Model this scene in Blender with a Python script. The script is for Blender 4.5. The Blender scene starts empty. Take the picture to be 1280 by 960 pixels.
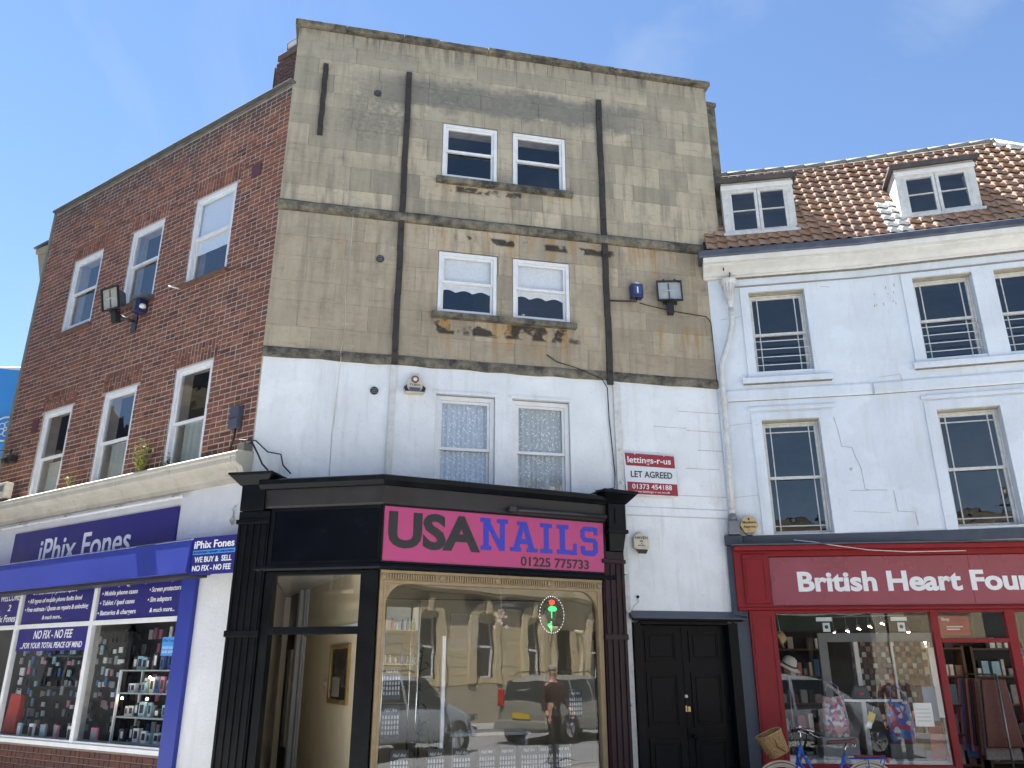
import bpy, math, random
from mathutils import Matrix, Vector
R = math.radians
random.seed(7)
scene = bpy.context.scene
COL = scene.collection

# ------------------------------------------------------------------ camera
cd = bpy.data.cameras.new('camera')
cd.sensor_width = 36.0
cd.lens = 28.125
cd.clip_start = 0.05
cd.clip_end = 2000.0
cam = bpy.data.objects.new('camera', cd)
COL.objects.link(cam)
cam.location = (0, 0, 1.6)
cam.rotation_euler = (R(109.7), 0, 0)
scene.camera = cam
scene.view_settings.view_transform = 'Standard'
scene.view_settings.look = 'None'
scene.view_settings.exposure = 2.62
scene.view_settings.gamma = 1.0
try:
    scene.cycles.use_denoising = True
    scene.cycles.max_bounces = 8
    scene.cycles.diffuse_bounces = 4
    scene.cycles.transparent_max_bounces = 12
    scene.cycles.caustics_reflective = False
    scene.cycles.caustics_refractive = False
except Exception:
    pass

# ------------------------------------------------------------------ sun and sky
SUN = Vector((-0.58, 0.41, 1.50)).normalized()
sl = bpy.data.lights.new('sun', 'SUN')
sl.energy = 5.0
sl.angle = R(0.53)
sl.color = (1.0, 0.975, 0.94)
so = bpy.data.objects.new('sun', sl)
COL.objects.link(so)
so.rotation_euler = SUN.to_track_quat('Z', 'Y').to_euler()
world = bpy.data.worlds.new('World')
scene.world = world
world.use_nodes = True
wt = world.node_tree
bg = wt.nodes['Background']
bg.inputs['Strength'].default_value = 0.0365
sky = wt.nodes.new('ShaderNodeTexSky')
sky.sky_type = 'NISHITA'
sky.sun_disc = False
sky.sun_elevation = math.asin(SUN.z)
sky.sun_rotation = math.atan2(SUN.x, SUN.y)
sky.air_density = 1.0
sky.dust_density = 0.0
sky.ozone_density = 4.0
tcw = wt.nodes.new('ShaderNodeTexCoord')
mpw = wt.nodes.new('ShaderNodeMapping')
mpw.inputs['Scale'].default_value = (3.6, 3.6, 1.0)
mpw.inputs['Rotation'].default_value = (0.2, 0.5, 0.5)
nzw = wt.nodes.new('ShaderNodeTexNoise')
nzw.inputs['Scale'].default_value = 1.3
nzw.inputs['Detail'].default_value = 7
nzw.inputs['Roughness'].default_value = 0.55
nzw.inputs['Distortion'].default_value = 0.5
rpw = wt.nodes.new('ShaderNodeMapRange')
rpw.inputs['From Min'].default_value = 0.47
rpw.inputs['From Max'].default_value = 0.78
rpw.inputs['To Max'].default_value = 0.6
mxw = wt.nodes.new('ShaderNodeMixRGB')
mxw.inputs['Color2'].default_value = (2.6, 3.2, 4.2, 1)
hsw = wt.nodes.new('ShaderNodeHueSaturation')
hsw.inputs['Saturation'].default_value = 1.0
wt.links.new(sky.outputs[0], hsw.inputs['Color'])
wt.links.new(tcw.outputs['Generated'], mpw.inputs[0])
wt.links.new(mpw.outputs[0], nzw.inputs['Vector'])
wt.links.new(nzw.outputs['Fac'], rpw.inputs[0])
wt.links.new(rpw.outputs[0], mxw.inputs['Fac'])
wt.links.new(hsw.outputs[0], mxw.inputs['Color1'])
wt.links.new(mxw.outputs[0], bg.inputs['Color'])

# ------------------------------------------------------------------ facade frames (x right, y into building, z up)
def frame(o, az):
    return Matrix.Translation((o[0], o[1], 0)) @ Matrix.Rotation(R(az), 4, 'Z')
CML = (-3.248, 9.674)
CMR = (2.991, 11.0)
FM = frame(CML, 12.0)        # stone building
FL = frame(CML, -33.5)       # brick building, runs to negative x
FR1 = frame(CMR, -10.0)      # white building, first stretch
FR2 = frame((5.117, 10.625), -14.5)   # white building, after the bend
FRS = frame((2.970, 10.882), -6.0)    # red shopfront
FS = frame((1.456, 10.387), 24.0)     # nail shop window, runs to negative x
FD = frame((-1.472, 9.084), -11.0)    # nail shop door, runs to negative x
def rel(f, base):
    return base.inverted() @ f

# ------------------------------------------------------------------ object helpers
def tagit(o, label=None, cat=None, group=None, kind=None):
    if label: o['label'] = label
    if cat: o['category'] = cat
    if group: o['group'] = group
    if kind: o['kind'] = kind
    return o

def thing(name, label, cat, mat4=None, group=None):
    o = bpy.data.objects.new(name, None)
    o.empty_display_size = 0.2
    COL.objects.link(o)
    if mat4 is not None:
        o.matrix_world = mat4
    tagit(o, label, cat, group)
    return o

class MB:
    def __init__(s, mat=None):
        s.v = []; s.f = []; s.sm = []; s.m = mat
    def _add(s, vs, fs, smooth=False):
        n = len(s.v)
        if s.m is not None:
            vs = [tuple(s.m @ Vector(p)) for p in vs]
        s.v += [tuple(p) for p in vs]
        for f in fs:
            s.f.append(tuple(i + n for i in f)); s.sm.append(smooth)
        return s
    def box(s, x0, x1, y0, y1, z0, z1):
        if x1 < x0: x0, x1 = x1, x0
        if y1 < y0: y0, y1 = y1, y0
        if z1 < z0: z0, z1 = z1, z0
        vs = [(x0,y0,z0),(x1,y0,z0),(x1,y1,z0),(x0,y1,z0),(x0,y0,z1),(x1,y0,z1),(x1,y1,z1),(x0,y1,z1)]
        return s._add(vs, [(0,3,2,1),(4,5,6,7),(0,1,5,4),(1,2,6,5),(2,3,7,6),(3,0,4,7)])
    def quad(s, a, b, c, d):
        return s._add([a,b,c,d], [(0,1,2,3)])
    def poly(s, pts, y0, y1):
        """pts: (x, z) outline, counter-clockwise seen from the front; extruded y0 (front) .. y1"""
        n = len(pts)
        vs = [(p[0], y0, p[1]) for p in pts] + [(p[0], y1, p[1]) for p in pts]
        fs = [tuple(range(n)), tuple(range(2*n-1, n-1, -1))]
        for i in range(n):
            j = (i+1) % n
            fs.append((i, i+n, j+n, j))
        return s._add(vs, fs)
    def prism(s, pts, z0, z1):
        """pts: (x, y) plan outline"""
        n = len(pts)
        vs = [(p[0], p[1], z0) for p in pts] + [(p[0], p[1], z1) for p in pts]
        fs = [tuple(range(n-1, -1, -1)), tuple(range(n, 2*n))]
        for i in range(n):
            j = (i+1) % n
            fs.append((i, j, j+n, i+n))
        return s._add(vs, fs)
    def hull(s, a, b):
        """two rings of equal length joined"""
        n = len(a)
        fs = [tuple(range(n-1, -1, -1)), tuple(range(n, 2*n))]
        for i in range(n):
            j = (i+1) % n
            fs.append((i, j, j+n, i+n))
        return s._add(list(a)+list(b), fs)
    def tube(s, pts, r, n=8, cap=True):
        pts = [Vector(p) for p in pts]
        rs = r if isinstance(r, (list, tuple)) else [r]*len(pts)
        rings = []
        up = None
        for i, p in enumerate(pts):
            if i == 0: d = pts[1]-p
            elif i == len(pts)-1: d = p-pts[i-1]
            else: d = (pts[i+1]-pts[i-1])
            d = d.normalized()
            if up is None:
                up = Vector((0,0,1)) if abs(d.z) < .9 else Vector((1,0,0))
            a = d.cross(up)
            if a.length < 1e-5: a = d.cross(Vector((0,1,0)))
            a.normalize(); b = d.cross(a).normalized(); up = -b if False else up
            rings.append([tuple(p + a*math.cos(t)*rs[i] + b*math.sin(t)*rs[i]) for t in [2*math.pi*k/n for k in range(n)]])
        vs = [q for rg in rings for q in rg]
        fs = []
        for i in range(len(rings)-1):
            for k in range(n):
                l = (k+1) % n
                fs.append((i*n+k, i*n+l, (i+1)*n+l, (i+1)*n+k))
        if cap:
            fs.append(tuple(range(n-1, -1, -1))); fs.append(tuple(range((len(rings)-1)*n, len(rings)*n)))
        return s._add(vs, fs, True)
    def lathe(s, prof, c=(0,0,0), n=16, axis='z'):
        """prof: (r, h) list"""
        vs = []
        for (r, h) in prof:
            for k in range(n):
                t = 2*math.pi*k/n
                a, b = r*math.cos(t), r*math.sin(t)
                if axis == 'z': vs.append((c[0]+a, c[1]+b, c[2]+h))
                elif axis == 'y': vs.append((c[0]+a, c[1]+h, c[2]+b))
                else: vs.append((c[0]+h, c[1]+a, c[2]+b))
        fs = []
        for i in range(len(prof)-1):
            for k in range(n):
                l = (k+1) % n
                fs.append((i*n+k, i*n+l, (i+1)*n+l, (i+1)*n+k))
        fs.append(tuple(range(n-1, -1, -1))); fs.append(tuple(range((len(prof)-1)*n, len(prof)*n)))
        return s._add(vs, fs, True)
    def wall(s, x0, x1, z0, z1, y0, y1, holes):
        """slab with rectangular holes (hx0, hx1, hz0, hz1)"""
        xs = sorted(set([x0, x1] + [v for h in holes for v in h[:2] if x0 < v < x1]))
        zs = sorted(set([z0, z1] + [v for h in holes for v in h[2:] if z0 < v < z1]))
        def solid(i, j):
            if i < 0 or j < 0 or i >= len(xs)-1 or j >= len(zs)-1: return False
            cx, cz = (xs[i]+xs[i+1])/2, (zs[j]+zs[j+1])/2
            return not any(h[0] < cx < h[1] and h[2] < cz < h[3] for h in holes)
        for i in range(len(xs)-1):
            for j in range(len(zs)-1):
                if not solid(i, j): continue
                a, b, c, d = xs[i], xs[i+1], zs[j], zs[j+1]
                s._add([(a,y0,c),(b,y0,c),(b,y0,d),(a,y0,d)], [(0,1,2,3)])
                s._add([(a,y1,c),(b,y1,c),(b,y1,d),(a,y1,d)], [(3,2,1,0)])
                if not solid(i-1, j): s._add([(a,y0,c),(a,y0,d),(a,y1,d),(a,y1,c)], [(0,1,2,3)])
                if not solid(i+1, j): s._add([(b,y0,c),(b,y1,c),(b,y1,d),(b,y0,d)], [(0,1,2,3)])
                if not solid(i, j-1): s._add([(a,y0,c),(a,y1,c),(b,y1,c),(b,y0,c)], [(0,1,2,3)])
                if not solid(i, j+1): s._add([(a,y0,d),(b,y0,d),(b,y1,d),(a,y1,d)], [(0,1,2,3)])
        return s
    def mesh(s, name, mat):
        me = bpy.data.meshes.new(name)
        me.from_pydata(s.v, [], s.f)
        me.polygons.foreach_set('use_smooth', s.sm)
        if mat is not None: me.materials.append(mat)
        me.update()
        return me
    def obj(s, name, mat, parent=None, bevel=0, label=None, kind=None, auto=False):
        me = s.mesh(name, mat)
        o = bpy.data.objects.new(name, me)
        COL.objects.link(o)
        if parent is not None: o.parent = parent
        if bevel:
            b = o.modifiers.new('bevel', 'BEVEL'); b.width = bevel; b.segments = 2; b.limit_method = 'ANGLE'; b.angle_limit = R(40)
        if label: o['label'] = label
        if kind: o['kind'] = kind
        return o

def place(o, mat4):
    o.matrix_world = mat4
    return o

def sweep(mb, prof, path, base):
    """prof: list of (off, z), front is +off; path: list of (frame, u) stations; rings in world mitred by the mean normal"""
    rings = []
    for (f, u, g) in path:
        n1 = f.to_3x3() @ Vector((0,-1,0)); n2 = g.to_3x3() @ Vector((0,-1,0))
        n = (n1+n2).normalized(); k = 1/max(.3, n.dot(n1))
        p = f @ Vector((u, 0, 0))
        rings.append([base @ Vector((p.x+n.x*k*o, p.y+n.y*k*o, z)) for (o, z) in prof])
    m = len(prof)
    vs = [tuple(q) for rg in rings for q in rg]; fs = []
    for i in range(len(rings)-1):
        for k in range(m):
            l = (k+1) % m
            fs.append((i*m+k, (i+1)*m+k, (i+1)*m+l, i*m+l))
    fs.append(tuple(range(m))); fs.append(tuple(range((len(rings)-1)*m, len(rings)*m))[::-1])
    mb._add(vs, fs)
    return mb

def text(s, mat, parent, x, y, z, h, w=None, name='lettering', bold=0.0, shear=0.0, thick=0.004, fmat=None, spacing=1.0, center=False):
    """flat letters standing on the x-z plane at depth y, cap height h, optional total width w"""
    cu = bpy.data.curves.new('text', 'FONT')
    cu.body = s; cu.size = 1.0; cu.resolution_u = 4; cu.offset = bold; cu.space_character = spacing
    cu.extrude = 0.5; cu.shear = shear
    ob = bpy.data.objects.new('text', cu)
    me = bpy.data.meshes.new_from_object(ob)
    bpy.data.objects.remove(ob); bpy.data.curves.remove(cu)
    xs = [v.co.x for v in me.vertices]
    if not xs: return None
    x0, x1 = min(xs), max(xs)
    k = h/0.69
    kx = k if w is None else w/(x1-x0)
    if center: x = x - kx*(x1-x0)/2
    m = fmat or Matrix.Identity(4)
    for v in me.vertices:
        c = v.co
        v.co = m @ Vector((x+(c.x-x0)*kx, y-(c.z+.5)*thick, z+c.y*k))
    me.materials.clear(); me.materials.append(mat); me.name = name
    o = bpy.data.objects.new(name, me)
    COL.objects.link(o)
    if parent is not None: o.parent = parent
    return o

# ------------------------------------------------------------------ materials
def newmat(name):
    m = bpy.data.materials.new(name); m.use_nodes = True
    nt = m.node_tree; b = nt.nodes['Principled BSDF']
    return m, nt, b
def nd(nt, typ, **kw):
    n = nt.nodes.new(typ)
    for k, v in kw.items():
        if k in n.inputs: n.inputs[k].default_value = v
        else: setattr(n, k, v)
    return n
def coords(nt, ref=None, scale=(1,1,1)):
    tc = nt.nodes.new('ShaderNodeTexCoord')
    if ref is not None: tc.object = ref
    mp = nt.nodes.new('ShaderNodeMapping'); mp.inputs['Scale'].default_value = scale
    nt.links.new(tc.outputs['Object'], mp.inputs[0])
    return mp.outputs[0], tc
def noise(nt, vec, scale, detail=4, rough=.55):
    n = nd(nt, 'ShaderNodeTexNoise', Scale=scale, Detail=detail, Roughness=rough)
    nt.links.new(vec, n.inputs['Vector'])
    return n.outputs['Fac']
def mrange(nt, val, a, b, c=0.0, d=1.0):
    n = nt.nodes.new('ShaderNodeMapRange')
    for i, v in zip(('From Min','From Max','To Min','To Max'), (a,b,c,d)): n.inputs[i].default_value = v
    nt.links.new(val, n.inputs[0])
    return n.outputs[0]
def mix(nt, fac, a, b, mode='MIX'):
    n = nt.nodes.new('ShaderNodeMixRGB'); n.blend_type = mode
    for sock, v in ((n.inputs['Fac'], fac), (n.inputs['Color1'], a), (n.inputs['Color2'], b)):
        if hasattr(v, 'links') or isinstance(v, bpy.types.NodeSocket): nt.links.new(v, sock)
        elif isinstance(v, (int, float)): sock.default_value = v
        else: sock.default_value = (*v, 1)
    return n.outputs[0]
def mth(nt, op, a, b=None):
    n = nt.nodes.new('ShaderNodeMath'); n.operation = op
    for i, v in enumerate((a, b)):
        if v is None: continue
        if isinstance(v, (int, float)): n.inputs[i].default_value = v
        else: nt.links.new(v, n.inputs[i])
    return n.outputs[0]
def bump(nt, b, h, strength=.3, dist=.01):
    n = nd(nt, 'ShaderNodeBump', Strength=strength, Distance=dist)
    nt.links.new(h, n.inputs['Height']); nt.links.new(n.outputs[0], b.inputs['Normal'])

_mc = {}
def paint(name, col, rough=.5, var=.12, scale=6, bumps=.15, dirt=None, dirtamt=.5, metal=0.0, spec=None):
    """plain coloured surface with noise variation, optional dirt patches"""
    if name in _mc: return _mc[name]
    m, nt, b = newmat(name)
    vec, _ = coords(nt)
    n1 = noise(nt, vec, scale, 6, .6)
    dark = tuple(c*(1-var) for c in col); light = tuple(min(1, c*(1+var)) for c in col)
    c = mix(nt, mrange(nt, n1, .3, .7), dark, light)
    if dirt:
        n2 = noise(nt, vec, scale*.5, 8, .7)
        c = mix(nt, mrange(nt, n2, .55, .75, 0, dirtamt), c, dirt)
    nt.links.new(c, b.inputs['Base Color'])
    nt.links.new(mrange(nt, n1, .3, .7, max(0, rough-.08), min(1, rough+.08)), b.inputs['Roughness'])
    b.inputs['Metallic'].default_value = metal
    if spec is not None: b.inputs['Specular IOR Level'].default_value = spec
    if bumps:
        n3 = noise(nt, vec, scale*12, 4, .6)
        bump(nt, b, n3, bumps, .004)
    _mc[name] = m
    return m

def glass(name, ior=1.7, tint=(.97,.985,.98), wav=.02, scale=2.5, rough=0.0):
    m = bpy.data.materials.new(name); m.use_nodes = True
    nt = m.node_tree; nt.nodes.clear()
    out = nt.nodes.new('ShaderNodeOutputMaterial')
    fr = nt.nodes.new('ShaderNodeFresnel')
    geo = nt.nodes.new('ShaderNodeNewGeometry')
    nt.links.new(mrange(nt, geo.outputs['Backfacing'], 0, 1, ior, 1/ior), fr.inputs['IOR'])
    tr = nt.nodes.new('ShaderNodeBsdfTransparent'); tr.inputs[0].default_value = (*tint, 1)
    gl = nt.nodes.new('ShaderNodeBsdfGlossy'); gl.inputs['Roughness'].default_value = rough
    mx = nt.nodes.new('ShaderNodeMixShader')
    vec, _ = coords(nt)
    n = noise(nt, vec, scale, 2, .4)
    bp = nd(nt, 'ShaderNodeBump', Strength=1.0, Distance=wav)
    nt.links.new(n, bp.inputs['Height']); nt.links.new(bp.outputs[0], gl.inputs['Normal'])
    nt.links.new(fr.outputs[0], mx.inputs[0]); nt.links.new(tr.outputs[0], mx.inputs[1]); nt.links.new(gl.outputs[0], mx.inputs[2])
    nt.links.new(mx.outputs[0], out.inputs[0])
    return m

def emit(name, col, st):
    m, nt, b = newmat(name)
    b.inputs['Base Color'].default_value = (*col, 1)
    b.inputs['Emission Color'].default_value = (*col, 1)
    b.inputs['Emission Strength'].default_value = st
    return m

WHITEW = paint('white_joinery', (.74,.75,.76), .45, .08, 9, .1, (.42,.38,.30), .35)
WHITEG = paint('weathered_white_joinery', (.62,.62,.60), .55, .16, 14, .2, (.30,.27,.22), .7)
BLACKP = paint('black_gloss_paint', (.005,.006,.008), .36, .25, 5, .1, (.022,.02,.018), .3, spec=.15)
BLACKM = paint('black_matt', (.015,.015,.017), .6, .2, 8, .1)
SLATE = paint('slate_grey_paint', (.045,.058,.085), .5, .18, 6, .15, (.10,.11,.13), .5)
LEAD = paint('lead_sheet', (.075,.085,.11), .5, .25, 5, .2, (.18,.19,.21), .5)
REDP = paint('red_shop_paint', (.23,.010,.016), .45, .10, 5, .08, (.17,.015,.025), .4, spec=.3)
GOLD = paint('tan_gilt_paint', (.30,.22,.12), .55, .2, 9, .2, (.12,.085,.05), .6)
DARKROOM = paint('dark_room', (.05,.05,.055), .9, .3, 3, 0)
CREAM = paint('cream_plaster', (.68,.57,.38), .8, .06, 4, .05)
GLASSW = glass('window_glass', 2.1, wav=.004)
GLASSOLD = glass('old_window_glass', 2.05, wav=.006, scale=3.0)
GLASSS = glass('shop_glass', 2.05, wav=.003, scale=1.2)
GLASSP = glass('phone_shop_glass', 1.55, wav=.003, scale=1.2)
# ------------------------------------------------------------------ ground
def ground_mat():
    m, nt, b = newmat('street_setts')
    vec, _ = coords(nt)
    c = mix(nt, mrange(nt, noise(nt, vec, .6, 8, .7), .35, .7), (.19,.195,.20), (.28,.285,.29))
    c = mix(nt, mrange(nt, noise(nt, vec, 90, 3, .7), .5, .7, 0, .6), c, (.14,.135,.13))
    nt.links.new(c, b.inputs['Base Color']); b.inputs['Roughness'].default_value = .85
    bump(nt, b, noise(nt, vec, 120, 3), .4, .006)
    return m
def paving_mat():
    m, nt, b = newmat('paving')
    vec, _ = coords(nt)
    oi = nt.nodes.new('ShaderNodeObjectInfo')
    c = mix(nt, oi.outputs['Random'], (.22,.22,.22), (.34,.34,.33))
    c = mix(nt, mrange(nt, noise(nt, vec, 5, 6, .7), .4, .7, 0, .6), c, (.16,.15,.13))
    nt.links.new(c, b.inputs['Base Color']); b.inputs['Roughness'].default_value = .85
    bump(nt, b, noise(nt, vec, 60, 3), .3, .004)
    return m
PAVE = paving_mat()
g = MB().box(-300, 300, -300, 300, -.6, -.1).obj('ground', paint('bare_ground', (.22,.22,.22), .9, .2, .5), kind='structure')
rd = MB().prism([(-60,-1.2),(60,-1.2),(60,5.9),(4.5,6.6),(-2.0,5.2),(-60,24.0)], -.096, -.092).obj('road', ground_mat(), kind='structure')
# near pavement in front of the shops (paving laid on a bed, with a kerb)
pv = MB().prism([(-2.0,5.35),(4.5,6.75),(60,6.05),(60,9.0),(5.1,10.70),(2.97,10.95),(1.2,10.6),(-3.3,9.75),(-14,17.0),(-24,17.0)], -.1, .02).obj('pavement', paint('paving_bed', (.27,.27,.265), .9, .2, 2), kind='structure')
kb = MB()
for a, b_ in (((-24,16.85),(-2.0,5.2)), ((-2.0,5.2),(4.5,6.6)), ((4.5,6.6),(60,5.9))):
    A, B_ = Vector((*a,0)), Vector((*b_,0)); d = (B_-A).normalized(); nn = Vector((-d.y, d.x, 0))*.14
    kb.prism([tuple(A.xy), tuple(B_.xy), tuple((B_+nn).xy), tuple((A+nn).xy)], -.1, .032)
kb.obj('kerb', paint('kerb_stone', (.30,.28,.25), .85, .15, 4), kind='structure')
fp = MB().prism([(-60,-3.6),(60,-3.6),(60,-1.2),(-60,-1.2)], -.1, .01).obj('far_pavement', paint('far_paving', (.30,.295,.28), .85, .2, 2.0), kind='structure')
ln = MB()
for y in (-.75, -.62): ln.box(-55, 55, y, y+.07, -.092, -.088)
ln.obj('road_marking', paint('yellow_line_paint', (.55,.40,.05), .7, .15, 6), kind='structure')

# ------------------------------------------------------------------ stone building (centre)
MROOT = thing('stone_building', 'tall four-storey stone building with white painted lower wall between the brick and white buildings', 'building', FM)
MW = 6.66   # top width
M3 = [(2.25,3.09,8.48,9.47), (3.33,4.17,8.48,9.47)]
M2 = [(2.25,3.10,6.29,7.27), (3.33,4.18,6.29,7.27)]
M1 = [(2.28,3.09,3.72,5.11), (3.33,4.14,3.72,5.11)]
DOORM = (4.98,6.20,0.0,2.16)

def stone_mat():
    m, nt, b = newmat('bath_stone')
    vec, tc = coords(nt, MROOT)
    oi = nt.nodes.new('ShaderNodeObjectInfo')
    n1 = noise(nt, vec, 1.6, 7, .65)
    base = mix(nt, mrange(nt, n1, .36, .64), (.365,.31,.225), (.49,.42,.31))
    base = mix(nt, mrange(nt, oi.outputs['Random'], 0.45, 1, .0, .8), base, (.26,.235,.18))
    base = mix(nt, mrange(nt, oi.outputs['Random'], 0, .3, .65, 0), base, (.58,.50,.36))
    w, _ = coords(nt, MROOT, (7, 7, .7))
    st = noise(nt, w, 1.3, 6, .6)
    base = mix(nt, mrange(nt, st, .52, .72, 0, .35), base, (.55,.47,.34))
    base = mix(nt, mrange(nt, st, .36, .50, .6, 0), base, (.20,.18,.14))
    sep = nt.nodes.new('ShaderNodeSeparateXYZ'); nt.links.new(tc.outputs['Object'], sep.inputs[0])
    X, Z = sep.outputs['X'], sep.outputs['Z']
    n2 = noise(nt, vec, 2.3, 8, .7); n3 = noise(nt, vec, 14, 5, .7)
    def band(val, lo, hi, soft):
        a = mrange(nt, val, lo-soft, lo+soft); c = mrange(nt, val, hi-soft, hi+soft, 1, 0)
        return mth(nt, 'MULTIPLY', a, c)
    zz = mth(nt, 'ADD', Z, mrange(nt, n2, 0, 1, -.35, .35))
    xx = mth(nt, 'ADD', X, mrange(nt, n2, 0, 1, -.5, .5))
    soot = mth(nt, 'MULTIPLY', band(zz, 9.72, 10.22, .07), band(xx, 1.25, 5.5, .45))
    soot = mth(nt, 'MULTIPLY', soot, mrange(nt, n3, .2, .55, .5, 1.0))
    base = mix(nt, soot, base, mix(nt, mrange(nt, n3, .38, .6), (.045,.045,.045), (.17,.17,.165)))
    left = mth(nt, 'MULTIPLY', band(zz, 9.0, 10.1, .25), band(xx, .8, 1.8, .25))
    base = mix(nt, mth(nt, 'MULTIPLY', left, mrange(nt, n3, .38, .62, 0, .8)), base, (.12,.115,.11))
    # lime-grey film high up, ochre below
    base = mix(nt, mth(nt, 'MULTIPLY', mrange(nt, Z, 7.7, 10.6, 0, .55), mrange(nt, n2, .35, .65, .3, 1)), base, (.385,.35,.265))
    base = mix(nt, mth(nt, 'MULTIPLY', mrange(nt, zz, 7.9, 6.6, 0, .55), mrange(nt, n2, .35, .6, .5, 1)), base, (.33,.265,.185))
    # rust-coloured runs below the sills and string course, black crusts close under them
    runs, _ = coords(nt, MROOT, (5.0, 5.0, .55))
    rn = noise(nt, runs, 1.0, 5, .6)
    fl = mrange(nt, rn, .50, .62)
    for (zt, zb, xa, xb, s_) in ((7.66,6.95,.8,6.4,.75), (6.24,5.55,2.1,4.4,1.0), (8.40,7.8,2.2,3.4,.75), (6.4,5.6,5.3,6.6,.9)):
        a = mth(nt, 'MULTIPLY', mrange(nt, Z, zb, zt-.12, 0, s_), mrange(nt, Z, zt, zt+.01, 1, 0))
        a = mth(nt, 'MULTIPLY', a, band(xx, xa, xb, .2))
        base = mix(nt, mth(nt, 'MULTIPLY', a, fl), base, (.37,.205,.06))
    g2, _ = coords(nt, MROOT, (3.2, 3.2, 3.0))
    gn = noise(nt, g2, 1.15, 2, .5)
    gp = mrange(nt, mth(nt, 'ADD', gn, mrange(nt, n3, .3, .7, -.04, .04)), .48, .54)
    for (zt, zb, xa, xb, s_) in ((7.55,7.44,2.5,4.9,.95), (6.20,5.98,2.2,4.3,.95), (8.37,8.27,2.2,3.5,.9)):
        a = mth(nt, 'MULTIPLY', band(Z, zb, zt, .015), band(X, xa, xb, .05))
        base = mix(nt, mth(nt, 'MULTIPLY', mth(nt, 'MULTIPLY', a, gp), s_), base, (.030,.024,.020))
    # grey soot just under the coping
    base = mix(nt, mth(nt, 'MULTIPLY', mrange(nt, Z, 10.35, 10.85, 0, .9), mrange(nt, st, .45, .62, 0, 1)), base, (.10,.095,.085))
    base = mix(nt, mrange(nt, n3, .62, .8, 0, .35), base, (.14,.125,.10))
    n5 = noise(nt, vec, 45, 3, .6)
    hv, _ = coords(nt, MROOT, (2.0, 2.0, 11.0)); n6 = noise(nt, hv, 1.6, 5, .65)
    base = mix(nt, mrange(nt, n6, .56, .70, 0, .5), base, (.18,.165,.13))
    base = mix(nt, mrange(nt, n6, .30, .40, .45, 0), base, (.52,.47,.35))
    base = mix(nt, mrange(nt, n5, .55, .75, 0, .4), base, (.17,.15,.12))
    base = mix(nt, mth(nt, 'MULTIPLY', mrange(nt, n2, .52, .66, 0, .55), mrange(nt, n3, .35, .6)), base, (.19,.175,.14))
    nt.links.new(base, b.inputs['Base Color'])
    b.inputs['Roughness'].default_value = .92
    hgt = mth(nt, 'ADD', mth(nt, 'MULTIPLY', n1, .6), mth(nt, 'MULTIPLY', n3, .5))
    bump(nt, b, hgt, .8, .03)
    return m
STONE = stone_mat()
def sooty_mat():
    m, nt, b = newmat('sooty_stone')
    vec, _ = coords(nt, MROOT)
    n1 = noise(nt, vec, 5, 7, .7); n2 = noise(nt, vec, 30, 4, .7)
    c = mix(nt, mrange(nt, n1, .38, .62), (.045,.042,.038), (.24,.215,.155))
    c = mix(nt, mrange(nt, n2, .5, .7, 0, .6), c, (.14,.135,.115))
    nt.links.new(c, b.inputs['Base Color']); b.inputs['Roughness'].default_value = .95
    bump(nt, b, n2, .6, .02)
    return m
SOOTY = sooty_mat()
def white_render(name, ref, col=(.80,.83,.85), grime=.35):
    m, nt, b = newmat(name)
    vec, _ = coords(nt, ref)
    n1 = noise(nt, vec, 1.5, 8, .65); n2 = noise(nt, vec, 25, 4, .6)
    w, _ = coords(nt, ref, (5, 5, .6)); st = noise(nt, w, 1.2, 6, .65)
    c = mix(nt, mrange(nt, n1, .3, .7), tuple(v*.86 for v in col), col)
    c = mix(nt, mrange(nt, st, .52, .72, 0, grime), c, (.56,.56,.54))
    n7 = noise(nt, vec, .7, 5, .6)
    c = mix(nt, mth(nt, 'MULTIPLY', mrange(nt, n7, .54, .57), mrange(nt, n2, .3, .6, .2, .5)), c, tuple(v*1.05 for v in col))
    c = mix(nt, mrange(nt, n2, .63, .75, 0, grime*.8), c, (.42,.41,.38))
    nt.links.new(c, b.inputs['Base Color']); b.inputs['Roughness'].default_value = .75
    hh = mth(nt, 'ADD', mth(nt, 'MULTIPLY', n1, 1.0), mth(nt, 'MULTIPLY', n2, .35))
    bump(nt, b, hh, .5, .03)
    return m
WHITEM = white_render('white_render', MROOT, grime=.6)

SH_HOLE = (.30,4.72,0.0,2.72)   # the shop is open behind its own bay front
mw = MB()
mw.wall(0, MW, 5.47, 10.87, .030, .35, M3+M2)
mw.obj('wall', STONE, MROOT, label='stone upper wall')
lw = MB()
lw.wall(0, 6.38, 0, 5.47, .012, .35, M1+[SH_HOLE, DOORM])
lw.obj('wall', WHITEM, MROOT, label='white painted lower wall')

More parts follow.
